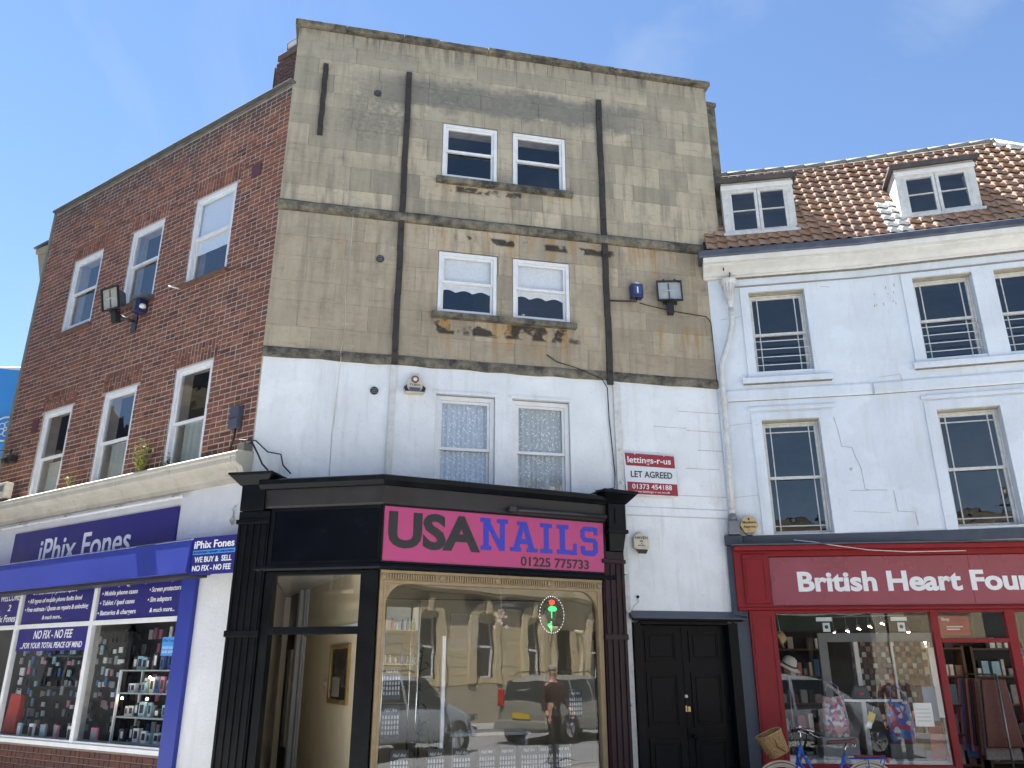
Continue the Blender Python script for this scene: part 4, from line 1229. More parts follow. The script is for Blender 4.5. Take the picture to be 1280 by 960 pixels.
# floodlight group on the brick wall
floodlight('large beige-faced floodlight on the brick wall left of the middle upper window', FL @ Matrix.Translation((-3.28,-.30,6.80)) @ Matrix.Rotation(R(6),4,'Z') @ Matrix.Rotation(R(14),4,'X') @ Matrix.Scale(1.02,4))
t = thing('wall_bracket', 'dark bracket arm carrying the beige floodlight on the brick wall', 'bracket', FL)
MB().tube([(-3.16,.0,6.72),(-3.22,-.12,6.74),(-3.40,-.30,6.86)], .025, 8).obj('arm', BLACKPL, t)
MB().box(-3.20,-3.08,-.02,-.004,6.55,6.80).obj('plate', BLACKPL, t)
t = thing('sensor_lamp', 'small blue-fronted lamp with a white dome beside the beige floodlight', 'wall lamp', FL)
MB().box(-3.02,-2.86,-.16,-.004,6.78,7.0).obj('case', NAVY, t, bevel=.01)
MB().box(-3.04,-2.76,-.20,-.004,7.001,7.03).obj('hood', METALG, t)
MB().box(-3.00,-2.93,-.165,-.1605,6.80,6.98).obj('lens', METALG, t)
MB().lathe([(.0,-.03),(.045,-.02),(.05,0),(.045,.03),(.0,.045)], (-2.80,-.12,6.84), 12).obj('dome', WHITEG, t)
t = thing('junction_box', 'upright slate grey junction box on the brick wall near the corner', 'junction box', FL)
MB().box(-.40,-.24,-.10,-.003,4.50,4.80).obj('case', paint('slate_box', (.06,.07,.10), .5, .15, 9, .1), t, bevel=.012)
MB().tube([(-.30,-.05,4.50),(-.31,-.05,4.38),(-.33,-.08,4.22)], .015, 6).obj('cable_tail', BLKW, t)
MB().box(-.395,-.245,-.104,-.1005,4.63,4.645).obj('seam', BLACKPL, t)
t = thing('wire_clamp', 'black clamp holding overhead wires at the left edge of the brick wall', 'clamp', FL)
mb = MB(); mb.box(-6.12,-5.98,-.12,-.003,4.86,4.98); mb.box(-6.2,-6.08,-.16,-.06,4.84,4.93); mb.tube([(-6.05,-.1,4.98),(-6.05,-.1,5.08)], .02, 6)
mb.obj('body', BLACKPL, t, bevel=.006)
for i, (z, z2) in enumerate(((5.05,5.25),(4.90,5.0))):
    mb = MB(); mb.tube([FL @ Vector(p) for p in sag((-6.05,-.08,z),(-13.0,-4.0,z2+1.2),.2,14)], .012, 5)
    tagit(mb.obj('overhead_wire', BLKW), ('upper','lower')[i]+' black overhead wire leaving the left edge of the brick wall', 'wire', 'overhead wires')
t = thing('wall_nozzle', 'short white pipe stub poking out beside the upper right brick window', 'pipe stub', FL)
MB().tube([(-2.05,.0,6.98),(-2.20,-.12,7.02)], .012, 6).obj('pipe', WHITEG, t)
# stone cornice over the shop, fascia, pier
STC = paint('cornice_stone', (.46,.43,.36), .85, .15, 4, .3, (.16,.145,.12), .8)
WSHOP = white_render('white_shop_render', LROOT, (.70,.71,.72), .5)
cor = MB()
x = -7.4
prof = [(.016,3.80),(.055,3.80),(.06,3.86),(.10,3.88),(.13,3.95),(.22,3.985),(.235,4.0),(.235,4.06),(.25,4.08),(.25,4.12),(.22,4.14),(.016,4.17)]
prof_ = [(-.016,z) if i in (0, len(prof)-1) else (o,z) for i, (o,z) in enumerate(prof)]
k = 0
while x < -.02:
    x2 = min(x+1.22, 0.03)
    c = MB(); sweep(c, prof_, [(FL,x+.003,FL),(FL,x2-.003,FL)], FL.inverted()); c.obj('cornice', STC, LROOT, bevel=.004)
    x = x2; k += 1
MB().box(-.11,.02,-.14,-.0,4.0,4.26).obj('cornice_end_block', paint('grey_block', (.14,.135,.12), .9, .2, 6, .3), LROOT, bevel=.01)
fw_ = MB(); fw_.wall(-7.4,0.0,.0,3.80,.0,.30,[(-7.2,-.98,.02,2.80)])
fw_.obj('shop_wall', WSHOP, LROOT, label='white painted ground-floor wall and pier')
# stall riser bricks
srz = MB().box(-7.2,-.985,.072,.28,0,.66).obj('stall_riser', paint('dark_mortar', (.24,.20,.18), .9), LROOT)
sb = lay(-7.2,-.99,.0,.66,[], course=.078, L=.225)
rb = random.Random(2)
vis_b = [b for b in sb if b[1] > .36 and b[0] > -5.6]
rest = [b for b in sb if not (b[1] > .36 and b[0] > -5.6)]
cache = {}
for b in vis_b:
    key = (round(b[2],2), round(b[3],3)); me = cache.get(key)
    if me is None: me = cache[key] = brick_mesh(b[2], b[3], .016, BRICKB)
    o = bpy.data.objects.new('brick', me); COL.objects.link(o); o.parent = srz; o.location = (b[0], .057+rb.uniform(-.002,.002), b[1])
mb = MB()
for b in rest: mb.box(b[0]-b[2]/2, b[0]+b[2]/2, .058, .0719, b[1]-b[3]/2, b[1]+b[3]/2)
mb.obj('brickwork', BRICKB, srz, kind='stuff')
MB().box(-7.2,-.985,-.02,.12,.662,.715).obj('window_cill', WHITEW, LROOT, bevel=.005)
# ---- shop window
sw = MB()
cols = [(-7.2,-7.1),(-4.98,-4.90),(-2.99,-2.905),(-1.03,-.985)]
for a, b in cols: sw.box(a,b,-.005,.06,.716,2.80)
for a, b in zip(cols[:-1], cols[1:]):
    sw.box(a[1],b[0],.0,.055,2.175,2.235); sw.box(a[1],b[0],.001,.055,2.765,2.80); sw.box(a[1],b[0],.001,.055,.716,.745)
GLASSS_ = GLASSP
swf = sw.obj('shop_window', WHITEW, LROOT, bevel=.004)
for a, b in zip(cols[:-1], cols[1:]):
    MB().quad((a[1]-.005,.03,.735),(b[0]+.005,.03,.735),(b[0]+.005,.03,2.185),(a[1]-.005,.03,2.185)).obj('pane', GLASSP, swf)
    MB().quad((a[1]-.005,.03,2.225),(b[0]+.005,.03,2.225),(b[0]+.005,.03,2.775),(a[1]-.005,.03,2.775)).obj('pane', GLASSP, swf)
ROYAL = paint('royal_blue_box', (.018,.035,.27), .5, .08, 2, .03)
NAVYV = paint('navy_vinyl', (.016,.012,.16), .45, .08, 3, 0)
SKYV = paint('sky_blue_vinyl', (.06,.30,.70), .45, .05, 3, 0)
# blue pilaster and awning box
MB().box(-.975,-.70,-.06,-.002,.0,2.70).obj('blue_pilaster', ROYAL, LROOT, bevel=.005)
t = thing('awning_box', 'long royal blue awning box projecting over the phone shop window', 'awning box', FL)
mb = MB()
mb.hull([(-7.4,-.36,2.69),(-.50,-.36,2.69),(-.50,-.002,2.69),(-7.4,-.002,2.69)],[(-7.4,-.33,3.08),(-.50,-.33,3.08),(-.50,-.002,3.12),(-7.4,-.002,3.12)])
mb.obj('box', ROYAL, t, bevel=.008)
MB().box(-7.4,-.50,-.30,-.05,2.655,2.688).obj('slot_rail', BLACKPL, t)
MB().box(-7.4,-.50,-.335,-.325,3.083,3.093).obj('edge_trim', METALG, t)
MB().lathe([(.03,0),(.03,-.03),(.015,-.04)], (-1.9,-.18,2.655), 8).obj('crank_eye', METALG, t)
t = thing('shop_sign', 'dark blue fascia sign with white lettering iPhix Fones behind the awning box', 'sign', FL)
MB().box(-5.46,-1.30,-.03,-.001,2.95,3.62).obj('board', NAVYV, t)
text('iPhix Fones', WHITET, t, -4.62, -.031, 3.10, .36, w=2.35, bold=.012)
t = thing('sign_light', 'long white tube lamp fixed above the blue fascia sign', 'light', FL)
MB().tube([(-7.0,-.09,3.72),(-1.15,-.09,3.72)], .022, 8).obj('tube', paint('lamp_tube_white', (.75,.74,.70), .3, .06, 5, 0), t)
for k in range(5): MB().box(-6.6+k*1.3-.02,-6.6+k*1.3+.02,-.075,-.0,3.735,3.76).obj('clip', METALG, t)
# square side sign on the pier
FSG = FL @ Matrix.Translation((-.49,-.30,2.66)) @ Matrix.Rotation(R(8),4,'Z')
t = thing('projecting_sign', 'small dark blue sign reading WE BUY and SELL at the end of the awning box', 'sign', FSG)
MB().box(0,.70,-.01,.01,0,.44).obj('board', NAVYV, t)
text('iPhix Fones', WHITET, t, .03, -.0105, .31, .085, w=.63, bold=.02)
MB().box(.02,.68,-.0125,-.0105,.235,.285).obj('band', SKYV, t)
text('ACCESSORIES • REPAIRS • UNLOCKING', NAVYV, t, .03, -.013, .247, .022, w=.63)
text('WE BUY &  SELL', WHITET, t, .06, -.0105, .145, .062, w=.58, bold=.02)
text('NO FIX - NO FEE', WHITET, t, .04, -.0105, .045, .062, w=.60, bold=.02)
MB().box(.10,.60,.0105,.29,.20,.24).obj('arm', METALG, t)
# window posters
def panel(label, x0, x1, z0, z1, lines, y=.020, mat=NAVYV):
    t = thing('window_poster', label, 'poster', FL, 'blue posters on the phone shop window')
    MB().box(x0,x1,y,y+.004,z0,z1).obj('sheet', mat, t)
    for (s_, lx, lz, lh, lw) in lines: text(s_, WHITET, t, lx, y-.001, lz, lh, w=lw, bold=.012, shear=.15, thick=.002)
    return t
panel('blue top panel listing on site mobile phone repairs', -4.86,-3.03,2.24,2.76,[('• On site mobile phone repairs',-4.72,2.655,.062,1.25),('• All types of mobile phone faults fixed',-4.76,2.535,.062,1.45),('• Free estimate / Quote on repairs & unlocking',-4.80,2.415,.062,1.68),('& much more...',-4.28,2.295,.055,.52)])
panel('blue top panel listing mobile phone unlocking and sim cutting', -2.88,-1.06,2.24,2.76,[('• Mobile phone unlocking',-2.80,2.675,.06,.98),('• Mobile phone cases',-2.82,2.555,.06,.82),('• Tablet / ipad cases',-2.84,2.43,.06,.80),('• Batteries & chargers',-2.86,2.30,.06,.88),('• Sim cutting',-1.75,2.675,.06,.50),('• Screen protectors',-1.74,2.555,.06,.66),('• Sim adapters',-1.75,2.43,.06,.50),('& much more...',-1.68,2.30,.055,.52)])
panel('blue corner panel reading WELCOME 2 iPhix Fones', -6.6,-5.01,2.24,2.76,[('WELCOME',-5.60,2.60,.10,.58),('2',-5.33,2.45,.09,.09),('iPhix Fones',-5.72,2.29,.10,.68)])
panel('blue banner reading NO FIX NO FEE across the middle pane', -4.86,-3.02,1.86,2.165,[('NO FIX - NO FEE',-4.42,2.03,.11,1.02),('...FOR YOUR TOTAL PEACE OF MIND',-4.74,1.90,.075,1.62)], y=.022)
t = thing('window_sticker', 'small light blue sticker at the right edge of the phone shop window', 'sticker', FL)
MB().box(-1.32,-1.04,.022,.026,1.77,1.99).obj('sheet', SKYV, t)
text('iPhix Fones', NAVYV, t, -1.30, .0215, 1.93, .04, w=.22, thick=.001)
text('WE BUY & SELL', WHITET, t, -1.30, .0215, 1.85, .03, w=.22, thick=.001)
text('NO FIX - NO FEE', WHITET, t, -1.30, .0215, 1.80, .03, w=.22, thick=.001)
# ---- phone shop interior
GREYW = paint('shop_back_wall', (.16,.165,.18), .8, .2, 2, 0)
it = MB(); it.box(-6.4,-2.1,2.0,2.1,.05,3.0); it.prism([(-6.39,.31),(-.40,.31),(-2.2,2.0),(-6.39,2.0)],2.85,2.95); it.prism([(-.46,.31),(-.40,.31),(-2.2,2.0),(-2.26,2.0)],.05,2.85); it.obj('inner_wall', GREYW, LROOT)
MB().box(-7.0,-.99,.125,.55,.60,.70).obj('display_bench', paint('bench_white', (.5,.5,.5), .5), LROOT)
MB().prism([(-6.39,.31),(-.40,.31),(-2.2,2.0),(-6.39,2.0)],.0,.05).obj('floor', FLOORW, LROOT)
# cabinet of glass shelves
t = thing('display_cabinet', 'white framed glass display cabinet full of phone boxes behind the right pane', 'cabinet', FL)
for x in (-2.55,-1.30):
    for y in (.30,.62): MB().box(x-.014,x+.014,y-.014,y+.014,.70,1.60).obj('post', WHITEW, t)
for z in (.72,1.02,1.31,1.59): MB().box(-2.56,-1.29,.29,.63,z,z+.018).obj('shelf', paint('frosted_shelf', (.35,.38,.38), .3, .1, 4, 0), t)
LAMPW = emit('warm_bulb', (1,.72,.40), 9.0)
for (x,z) in ((-1.95,1.53),(-1.95,1.27),(-2.5,1.27),(-1.45,1.27)):
    o = MB().lathe([(.005,0),(.018,-.012),(.012,-.028)], (x,.34,z), 8).obj('shelf_bulb', LAMPW, t)
PBX = [paint('box_%s' % n, c, .45, .15, 12, 0) for n, c in (('white',(.80,.82,.84)),('black',(.03,.03,.035)),('blue',(.06,.17,.42)),('pink',(.55,.20,.30)),('grey',(.30,.33,.36)),('pale_blue',(.30,.50,.60)))]
pbn = ['white','black','blue','pink','grey','pale blue']
rr = random.Random(21)
NTH = ['first','second','third','fourth','fifth','sixth','seventh','eighth','ninth','tenth','eleventh','twelfth','thirteenth','fourteenth','fifteenth','sixteenth']
where = {.738:'bottom shelf', 1.038:'second shelf', 1.328:'third shelf', 1.608:'cabinet top'}
for z, nm in where.items():
    x = -2.50; nth_ = -1
    while x < -1.38:
        w = rr.choice((.055,.07,.09,.11)); h = rr.uniform(.10,.20) if z < 1.5 else rr.uniform(.12,.26)
        c_ = rr.choice((0,0,0,1,2,3,4,5,0,5))
        o = MB().box(-w/2,w/2,0,rr.uniform(.03,.06),0,h)
        o.box(-w*.32,w*.32,-.002,-.0003,h*.25,h*.8)
        ob = o.obj('phone_box', PBX[c_]); ob.data.materials.append(PBX[1 if c_ != 1 else 0])
        for i_, p in enumerate(ob.data.polygons): p.material_index = 1 if i_ >= 6 else 0
        ob.matrix_world = FL @ Matrix.Translation((x+w/2, rr.uniform(.32,.42), z)) @ Matrix.Rotation(rr.uniform(-.15,.15),4,'Z')
        nth_ += 1; tagit(ob, f'{pbn[c_]} boxed accessory, {NTH[nth_]} from the left on the {nm} of the glass cabinet', 'box', 'boxed phone accessories')
        x += w+rr.uniform(.008,.04)
for i, (x, c_, d_) in enumerate(((-4.70,5,'pale blue case pack, first'),(-4.37,0,'white case pack, second'),(-4.06,4,'grey case pack, third'),(-3.73,3,'pink case pack, fourth'),(-3.37,0,'wide white case pack, fifth'),(-2.80,3,'pink case pack, last'))):
    o = MB().box(-.06,.06,0,.03,0,.19).box(-.045,.045,-.003,-.0003,.03,.15)
    ob = o.obj('phone_case_pack', PBX[c_]); ob.data.materials.append(PBX[(c_+1) % 6])
    for i_, p in enumerate(ob.data.polygons): p.material_index = 1 if i_ >= 6 else 0
    ob.matrix_world = FL @ Matrix.Translation((x,.20,.702)) @ Matrix.Rotation(.1*(i % 3-1),4,'Z')
    tagit(ob, f'{d_} from the left along the window bottom', 'box', 'case packs along the phone shop window')
# pegboard walls of accessories
t = thing('accessory_wall', 'dark wall rack hung with rows of phone cases behind the left panes', 'rack', FL)
MB().box(-5.8,-2.7,1.25,1.30,.6,2.3).obj('backboard', paint('rack_board', (.03,.03,.035), .7), t)
for r_ in range(7):
    for k in range(24):
        if rr.random() < .2: continue
        x = -5.75+k*.126; z = .75+r_*.215
        MB().box(x,x+rr.uniform(.06,.09),1.23,1.248,z,z+rr.uniform(.11,.17)).obj('hanging_pack', PBX[rr.choice((0,4,1,2,4,1,3,1,1))], t)
t = thing('accessory_rack', 'rack of small bright phone accessories close behind the middle pane', 'rack', FL)
MB().box(-6.3,-3.30,.86,.89,.72,2.14).obj('backboard', paint('rack_board', (.03,.03,.035), .7), t)
for r_ in range(9):
    xq = -6.2-rr.uniform(0,.06)
    while xq < -3.40:
        w_ = rr.uniform(.045,.09); hq = rr.uniform(.05,.13); zj = rr.uniform(-.02,.02); yj = rr.uniform(.78,.84)
        if rr.random() < .68: MB().box(xq,xq+w_,yj,yj+.02,.78+zj+r_*.150,.78+zj+r_*.150+hq).obj('hanging_pack', PBX[rr.choice((0,4,4,5,2,3,1,1))], t)
        xq += w_+rr.uniform(.008,.05)
t = thing('red_bag', 'bright red carrier bag standing at the left of the phone shop window', 'bag', FL @ Matrix.Translation((-5.45,.42,.72)))
MB().hull([(-.18,0,0),(.18,0,0),(.18,.12,0),(-.18,.12,0)],[(-.16,.03,.55),(.16,.03,.52),(.16,.09,.52),(-.16,.09,.55)]).obj('body', paint('red_bag', (.50,.03,.025), .5, .25, 7, .1), t, bevel=.01)
MB().tube([(-.08,.06,.54),(-.06,.06,.62),(.04,.06,.62),(.06,.06,.53)], .006, 5).obj('handle', WHITEW, t)
t = thing('shop_post', 'white post standing inside the phone shop behind the middle pane', 'post', FL @ Matrix.Translation((-3.75,.55,.05)))
MB().box(-.06,.06,-.04,.04,0,2.75).obj('shaft', WHITEG, t)
MB().lathe([(.02,0),(.02,-.01)], (0,-.041,1.75), 8, 'y').obj('screw', BLACKPL, t)
# cream box on the cornice at far left
t = thing('alarm_box', 'cream alarm box standing over the cornice at the far left edge', 'alarm box', FL @ Matrix.Translation((-5.82,-.24,4.18)))
MB().hull([(-.16,0,.05),(.16,0,.0),(.16,.12,.0),(-.16,.12,.05)],[(-.14,0,.27),(.17,0,.27),(.17,.12,.27),(-.14,.12,.27)]).obj('case', CREAMP, t, bevel=.008)
MB().box(-.25,-.17,.02,.10,.02,.18).obj('orange_lamp', OCHREP, t)
MB().box(-.02,.10,-.004,-.0005,.12,.22).obj('label_plate', METALG, t)
MB().box(-.3,.2,.0,.20,-.05,-.001).obj('base', BLACKPL, t)
# weeds on the cornice
def weed(x, z, s_, label, n, seed, mat=None):
    r_ = random.Random(seed)
    t = thing('weed', label, 'plant', FL @ Matrix.Translation((x,-.10,z)))
    st2 = MB(); lf = MB()
    for k in range(n):
        a = r_.uniform(-.6,.6); L_ = s_*r_.uniform(.45,1.0); y_ = r_.uniform(-.5,.2)
        p = [Vector((r_.uniform(-.05,.05),0,0))]
        for i in range(5): p.append(p[-1]+Vector((math.sin(a)*L_/5+r_.uniform(-.01,.01), y_*L_/12, L_/5*math.cos(a))))
        st2.tube(p, [.004,.0035,.003,.0025,.002,.0015], 4)
        for i in range(1, 6):
            for q in range(3):
                b = r_.uniform(0, 6.28)
                blade(lf, p[i], (math.cos(b), math.sin(b)*.7, r_.uniform(-.2,.7)), r_.uniform(.04,.075)*(s_/.4)**.5, .015, .3, 3)
    st2.obj('stems', LEAFY, t); lf.obj('leaves', mat or LEAFY, t)
weed(-2.22, 4.15, .50, 'tall yellow-green weed growing on the cornice by the right brick window', 17, 3)
weed(-3.95, 4.15, .20, 'small weed sprouting on the cornice between the left brick windows', 6, 5)
weed(-1.62, 4.14, .20, 'dark straggly weed at the sill of the right first-floor brick window', 6, 8, LEAFD)
# loose cables at the corner
cable('cable', 'black looped cable from the corner block to the shopfront console', [(-.15,-.14,4.27),(.05,-.12,4.28),(.20,-.06,4.16),(.36,-.05,4.14),(.40,-.06,4.0),(.50,-.05,3.90)], .010, BLKW)
cable('cable', 'second black cable drooping onto the top of the left console', [(.0,-.12,4.27),(.10,-.14,4.10),(.16,-.16,3.98),(.24,-.16,3.9)], .012, BLKW)
t = thing('lamp_bracket', 'small scroll-shaped mark of an old lamp fitting on the white pier', 'fitting', FL)
MB().tube([(-.20,-.01,3.28),(-.24,-.02,3.33),(-.20,-.02,3.37),(-.16,-.02,3.33),(-.19,-.01,3.28),(-.19,-.02,3.44),(-.22,-.02,3.47),(-.16,-.02,3.50)], .008, 5).obj('scroll', WHITEG, t)
# ================================================================== white building (right)
RROOT = thing('white_building', 'white painted building on the right with tiled roof, two dormers and margin-paned sash windows', 'building', FR1)
W2 = rel(FR2, FR1)
WHITER = white_render('white_stucco', RROOT, (.73,.79,.85), .5)
A1 = 2.1583; A2 = 5.2
O1 = [(.58,1.38,5.69,6.96), (.57,1.35,3.34,4.95)]
O2 = [(.72,1.50,5.72,6.97), (1.78,2.56,5.72,6.97), (.72,1.50,3.36,4.96), (1.80,2.58,3.36,4.96)]
w = MB(); w.wall(.0, A1, 3.19, 7.45, .0, .30, O1); w.obj('wall', WHITER, RROOT)
w = MB(W2); w.wall(.0, A2, 3.19, 7.45, .0, .30, O2); w.obj('wall', WHITER, RROOT)
RB = FR1.inverted()
def rsweep(prof, pts, name, mat, bevel=0):
    c = MB(); sweep(c, prof, pts, RB); return c.obj(name, mat, RROOT, bevel=bevel)
full = [(FR1,-.0,FR1),(FR1,A1,FR2),(FR2,A2,FR2)]
full2 = [(FR1,-.06,FR1),(FR1,A1,FR2),(FR2,A2,FR2)]
# cornice, gutter lead, frieze line
rsweep([(-.02,7.205),(.06,7.205),(.07,7.225),(.10,7.23),(.105,7.25),(.15,7.29),(.24,7.335),(.25,7.345),(.25,7.365),(.30,7.37),(.315,7.42),(.32,7.445),(-.02,7.445)], full2, 'cornice', paint('cornice_white', (.66,.655,.62), .6, .12, 5, .2, (.34,.31,.26), .5))
rsweep([(-.05,7.447),(.33,7.447),(.345,7.47),(.335,7.56),(.27,7.60),(-.05,7.60)], [(FR1,-.12,FR1),(FR1,A1,FR2),(FR2,A2,FR2)], 'lead_gutter', LEAD, .004)
rsweep([(-.02,7.06),(.012,7.06),(.018,7.07),(.012,7.08),(-.02,7.08)], [(FR1,.35,FR1),(FR1,A1,FR2),(FR2,A2,FR2)], 'frieze_line', paint('joint_grey', (.28,.27,.26)), 0)  # slim raised line in dark grey along the frieze
rsweep([(-.02,5.262),(.020,5.25),(.030,5.27),(.030,5.40),(.022,5.42),(-.02,5.42)], [(FR1,.10,FR1),(FR1,A1-.06,FR1)], 'string_course', WHITER)
rsweep([(-.02,5.262),(.020,5.25),(.030,5.27),(.030,5.40),(.022,5.42),(-.02,5.42)], [(FR1,A1-.02,FR1),(FR1,A1,FR2),(FR2,A2,FR2)], 'string_course', WHITER)
dk = paint('under_edge_dark', (.20,.19,.17), .9, .4, 20, .2)  # thin dark strips along the lower edges of mouldings and sills
rsweep([(-.02,5.245),(.014,5.245),(.014,5.2515),(-.02,5.2515)], [(FR1,.14,FR1),(FR1,A1,FR2),(FR2,A2,FR2)], 'dark_line', dk)
rsweep([(-.02,7.195),(.056,7.195),(.056,7.2045),(-.02,7.2045)], [(FR1,.30,FR1),(FR1,A1,FR2),(FR2,A2,FR2)], 'dark_line', dk)
rsweep([(-.02,3.19),(.022,3.19),(.022,3.325),(-.02,3.325)], [(FR1,.08,FR1),(FR1,A1,FR2),(FR2,A2,FR2)], 'slate_band', SLATE)
def surround(fm, x0, x1, z0, z1, holes, y=-.022):
    mb = MB(fm); mb.wall(x0,x1,z0,z1,y,-.0005,holes); return mb.obj('architrave', WHITER, RROOT, bevel=.004)
surround(None, .455,1.535,5.60,7.045, [(O1[0][0]-.001,O1[0][1]+.001,5.60-.01,6.961)])
surround(None, .43,1.53,3.327,5.06, [(O1[1][0]-.001,O1[1][1]+.001,3.3,4.951)])
surround(W2, .575,2.72,5.66,7.045, [(O2[0][0]-.001,O2[0][1]+.001,5.6,6.971),(O2[1][0]-.001,O2[1][1]+.001,5.6,6.971)])
surround(W2, .575,2.72,3.327,5.09, [(O2[2][0]-.001,O2[2][1]+.001,3.3,4.961),(O2[3][0]-.001,O2[3][1]+.001,3.3,4.961)])
for fm, x0, x1, z in ((None,.40,1.60,5.09),(W2,.55,2.75,5.115)):
    MB(fm).box(x0,x1,-.035,-.0005,z,z+.055).obj('window_head', WHITER, RROOT, bevel=.004)
for fm, x0, x1, z in ((None,.36,1.61,5.50),(W2,.53,2.75,5.565)):
    MB(fm).box(x0,x1,-.075,-.0005,z,z+.085).obj('window_sill', WHITER, RROOT, bevel=.006)
    MB(fm).box(x0+.02,x1-.02,-.05,-.0005,z-.010,z-.0005).obj('dark_line', dk, RROOT)
SOFF = paint('beige_soffit', (.42,.38,.29), .8, .2, 8, .1)
for fm, o_ in [(None,o) for o in O1]+[(W2,o) for o in O2]:
    MB(fm).box(o_[0]+.002,o_[1]-.002,.004,.118,o_[3]-.012,o_[3]-.001).obj('reveal_soffit', SOFF, RROOT)
    x0, x1, z0, z1 = o_
    up = z0 > 5
    if up:
        sash_window(RROOT, x0+.003,x1-.003,z0+.003,z1-.014,.12, mat=WHITEG, fw=.022, split=.5, gmat=GLASSOLD, bars_top=(.14,.86), bars_bot=(.14,.86), fm=fm, bw=.014)
        bars = MB(fm)
        for k in range(4): bars.tube([(x0-.0,.07,z0+.12+k*.125),(x1+.0,.07,z0+.12+k*.125)], .0065, 6)
        bars.obj('window_guard', WHITEW, RROOT)
    else:
        sash_window(RROOT, x0+.003,x1-.003,z0+.003,z1-.014,.12, mat=WHITEG, fw=.022, split=.5, gmat=GLASSOLD, bars_top=(.14,.86), bars_bot=(.14,.86), hbars=(.86,-.14), fm=fm, bw=.014)
        MB(fm).box(x0-.0,x1+.0,-.01,.119,z0-.012,z0+.0025).obj('window_sill', WHITEG, RROOT, bevel=.004)
# cracks and old joints in the stucco
def crack(fm, pts, name='stucco_crack', wd=.008):
    mb = MB(fm)
    for i, (a, b) in enumerate(zip(pts[:-1], pts[1:])):
        dx, dz = b[0]-a[0], b[1]-a[1]; L_ = math.hypot(dx, dz) or 1; px, pz = -dz/L_*wd/2, dx/L_*wd/2
        y = -.003-.0004*(i % 5)
        mb._add([(a[0]-px,y,a[1]-pz),(b[0]-px,y,b[1]-pz),(b[0]+px,y,b[1]+pz),(a[0]+px,y,a[1]+pz),
                 (a[0]-px,.002,a[1]-pz),(b[0]-px,.002,b[1]-pz),(b[0]+px,.002,b[1]+pz),(a[0]+px,.002,a[1]+pz)], [(0,1,2,3),(0,4,5,1),(1,5,6,2),(2,6,7,3),(3,7,4,0)])
    return mb.obj(name, paint('faint_crack', (.42,.42,.42), .9, .2, 9, 0), RROOT)
crack(None, [(1.55,4.95),(1.58,4.75),(1.60,4.52),(1.73,4.50),(1.76,4.36),(1.81,4.20),(1.82,3.92),(1.86,3.90),(2.10,3.89)])
crack(W2, [(.02,3.88),(.03,3.60),(.24,3.58),(.25,3.40)])
crack(None, [(1.62,3.90),(1.86,3.895)]); crack(None, [(1.63,3.62),(2.1,3.58)], wd=.005)
crack(None, [(.12,4.90),(.43,4.92)], wd=.006); crack(None, [(.10,3.86),(.43,3.88)], wd=.006); crack(None, [(.14,6.55),(.45,6.58)], wd=.006)
crack(None, [(1.62,6.98),(1.75,6.96)], wd=.006); crack(W2, [(.05,5.50),(.35,5.52),(.36,5.42)], wd=.005)
pt2 = MB(W2)
rr = random.Random(4)
for k in range(12):
    x = rr.uniform(.1,.5); z = rr.uniform(6.55,6.95); pt2.box(x,x+.008,-.003,.0,z,z+rr.uniform(.02,.05))
pt2.obj('flaked_paint', paint('flake_grey', (.30,.29,.27)), RROOT)
MB().poly([(1.655,4.20),(1.675,4.17),(1.70,4.20),(1.69,4.215),(1.665,4.215)], -.015, -.0005).obj('small_plaque', CREAMP, RROOT)
# ground floor mass behind the red shop
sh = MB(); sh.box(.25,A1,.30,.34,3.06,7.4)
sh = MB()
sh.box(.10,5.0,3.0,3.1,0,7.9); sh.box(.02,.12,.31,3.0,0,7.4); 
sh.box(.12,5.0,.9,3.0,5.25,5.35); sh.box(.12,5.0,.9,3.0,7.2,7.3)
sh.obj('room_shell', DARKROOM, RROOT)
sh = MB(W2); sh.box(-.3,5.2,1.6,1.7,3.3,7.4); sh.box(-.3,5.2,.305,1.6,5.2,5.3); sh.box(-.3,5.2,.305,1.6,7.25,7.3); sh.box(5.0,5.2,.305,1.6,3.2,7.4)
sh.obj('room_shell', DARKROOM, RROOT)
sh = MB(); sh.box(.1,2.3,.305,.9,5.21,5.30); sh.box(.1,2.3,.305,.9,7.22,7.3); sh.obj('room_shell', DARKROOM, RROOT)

# ---- roof: a gently curved slope, tiles one by one
ZE, ZR = 7.60, 9.93
OE, OR = .24, -1.36
SL = math.hypot(ZR-ZE, OE-OR)
def station(s):
    """world point on the wall line and azimuth at arc length s from the left corner"""
    t = min(1, max(0, (s-1.2)/1.9)); t = t*t*(3-2*t)
    az = -10-4.5*t
    if s <= A1: p = FR1 @ Vector((s,0,0))
    else: p = FR2 @ Vector((s-A1,0,0))
    return p, az
def roofpt(s, v, up=0.0):
    """v: 0 eaves .. 1 ridge"""
    p, az = station(s); a = R(az); nx, ny = math.sin(a), -math.cos(a)
    off = OE+(OR-OE)*v; z = ZE+(ZR-ZE)*v
    dn = (ZR-ZE)/SL; dz = (OE-OR)/SL
    return Vector((p.x+nx*(off+dn*up), p.y+ny*(off+dn*up), z+dz*up))
SRIDGE = 4.86
def vmax(s): return 1.0 if s < SRIDGE else 1.0-(s-SRIDGE)*.42
roof = MB(); N = 26; ss = [-.02+(6.6+.02)*i/N for i in range(N+1)]
vs = []
for s in ss: vs += [tuple(RB @ roofpt(s, -.02, -.035)), tuple(RB @ roofpt(s, vmax(s), -.035))]
roof._add(vs, [(2*i,2*i+2,2*i+3,2*i+1) for i in range(N)])
vs = []
for s in ss:
    q = RB @ roofpt(s, vmax(s), -.035); vs += [tuple(q), (q.x, q.y+2.0, q.z-1.5)]
roof._add(vs, [(2*i,2*i+2,2*i+3,2*i+1) for i in range(N)])
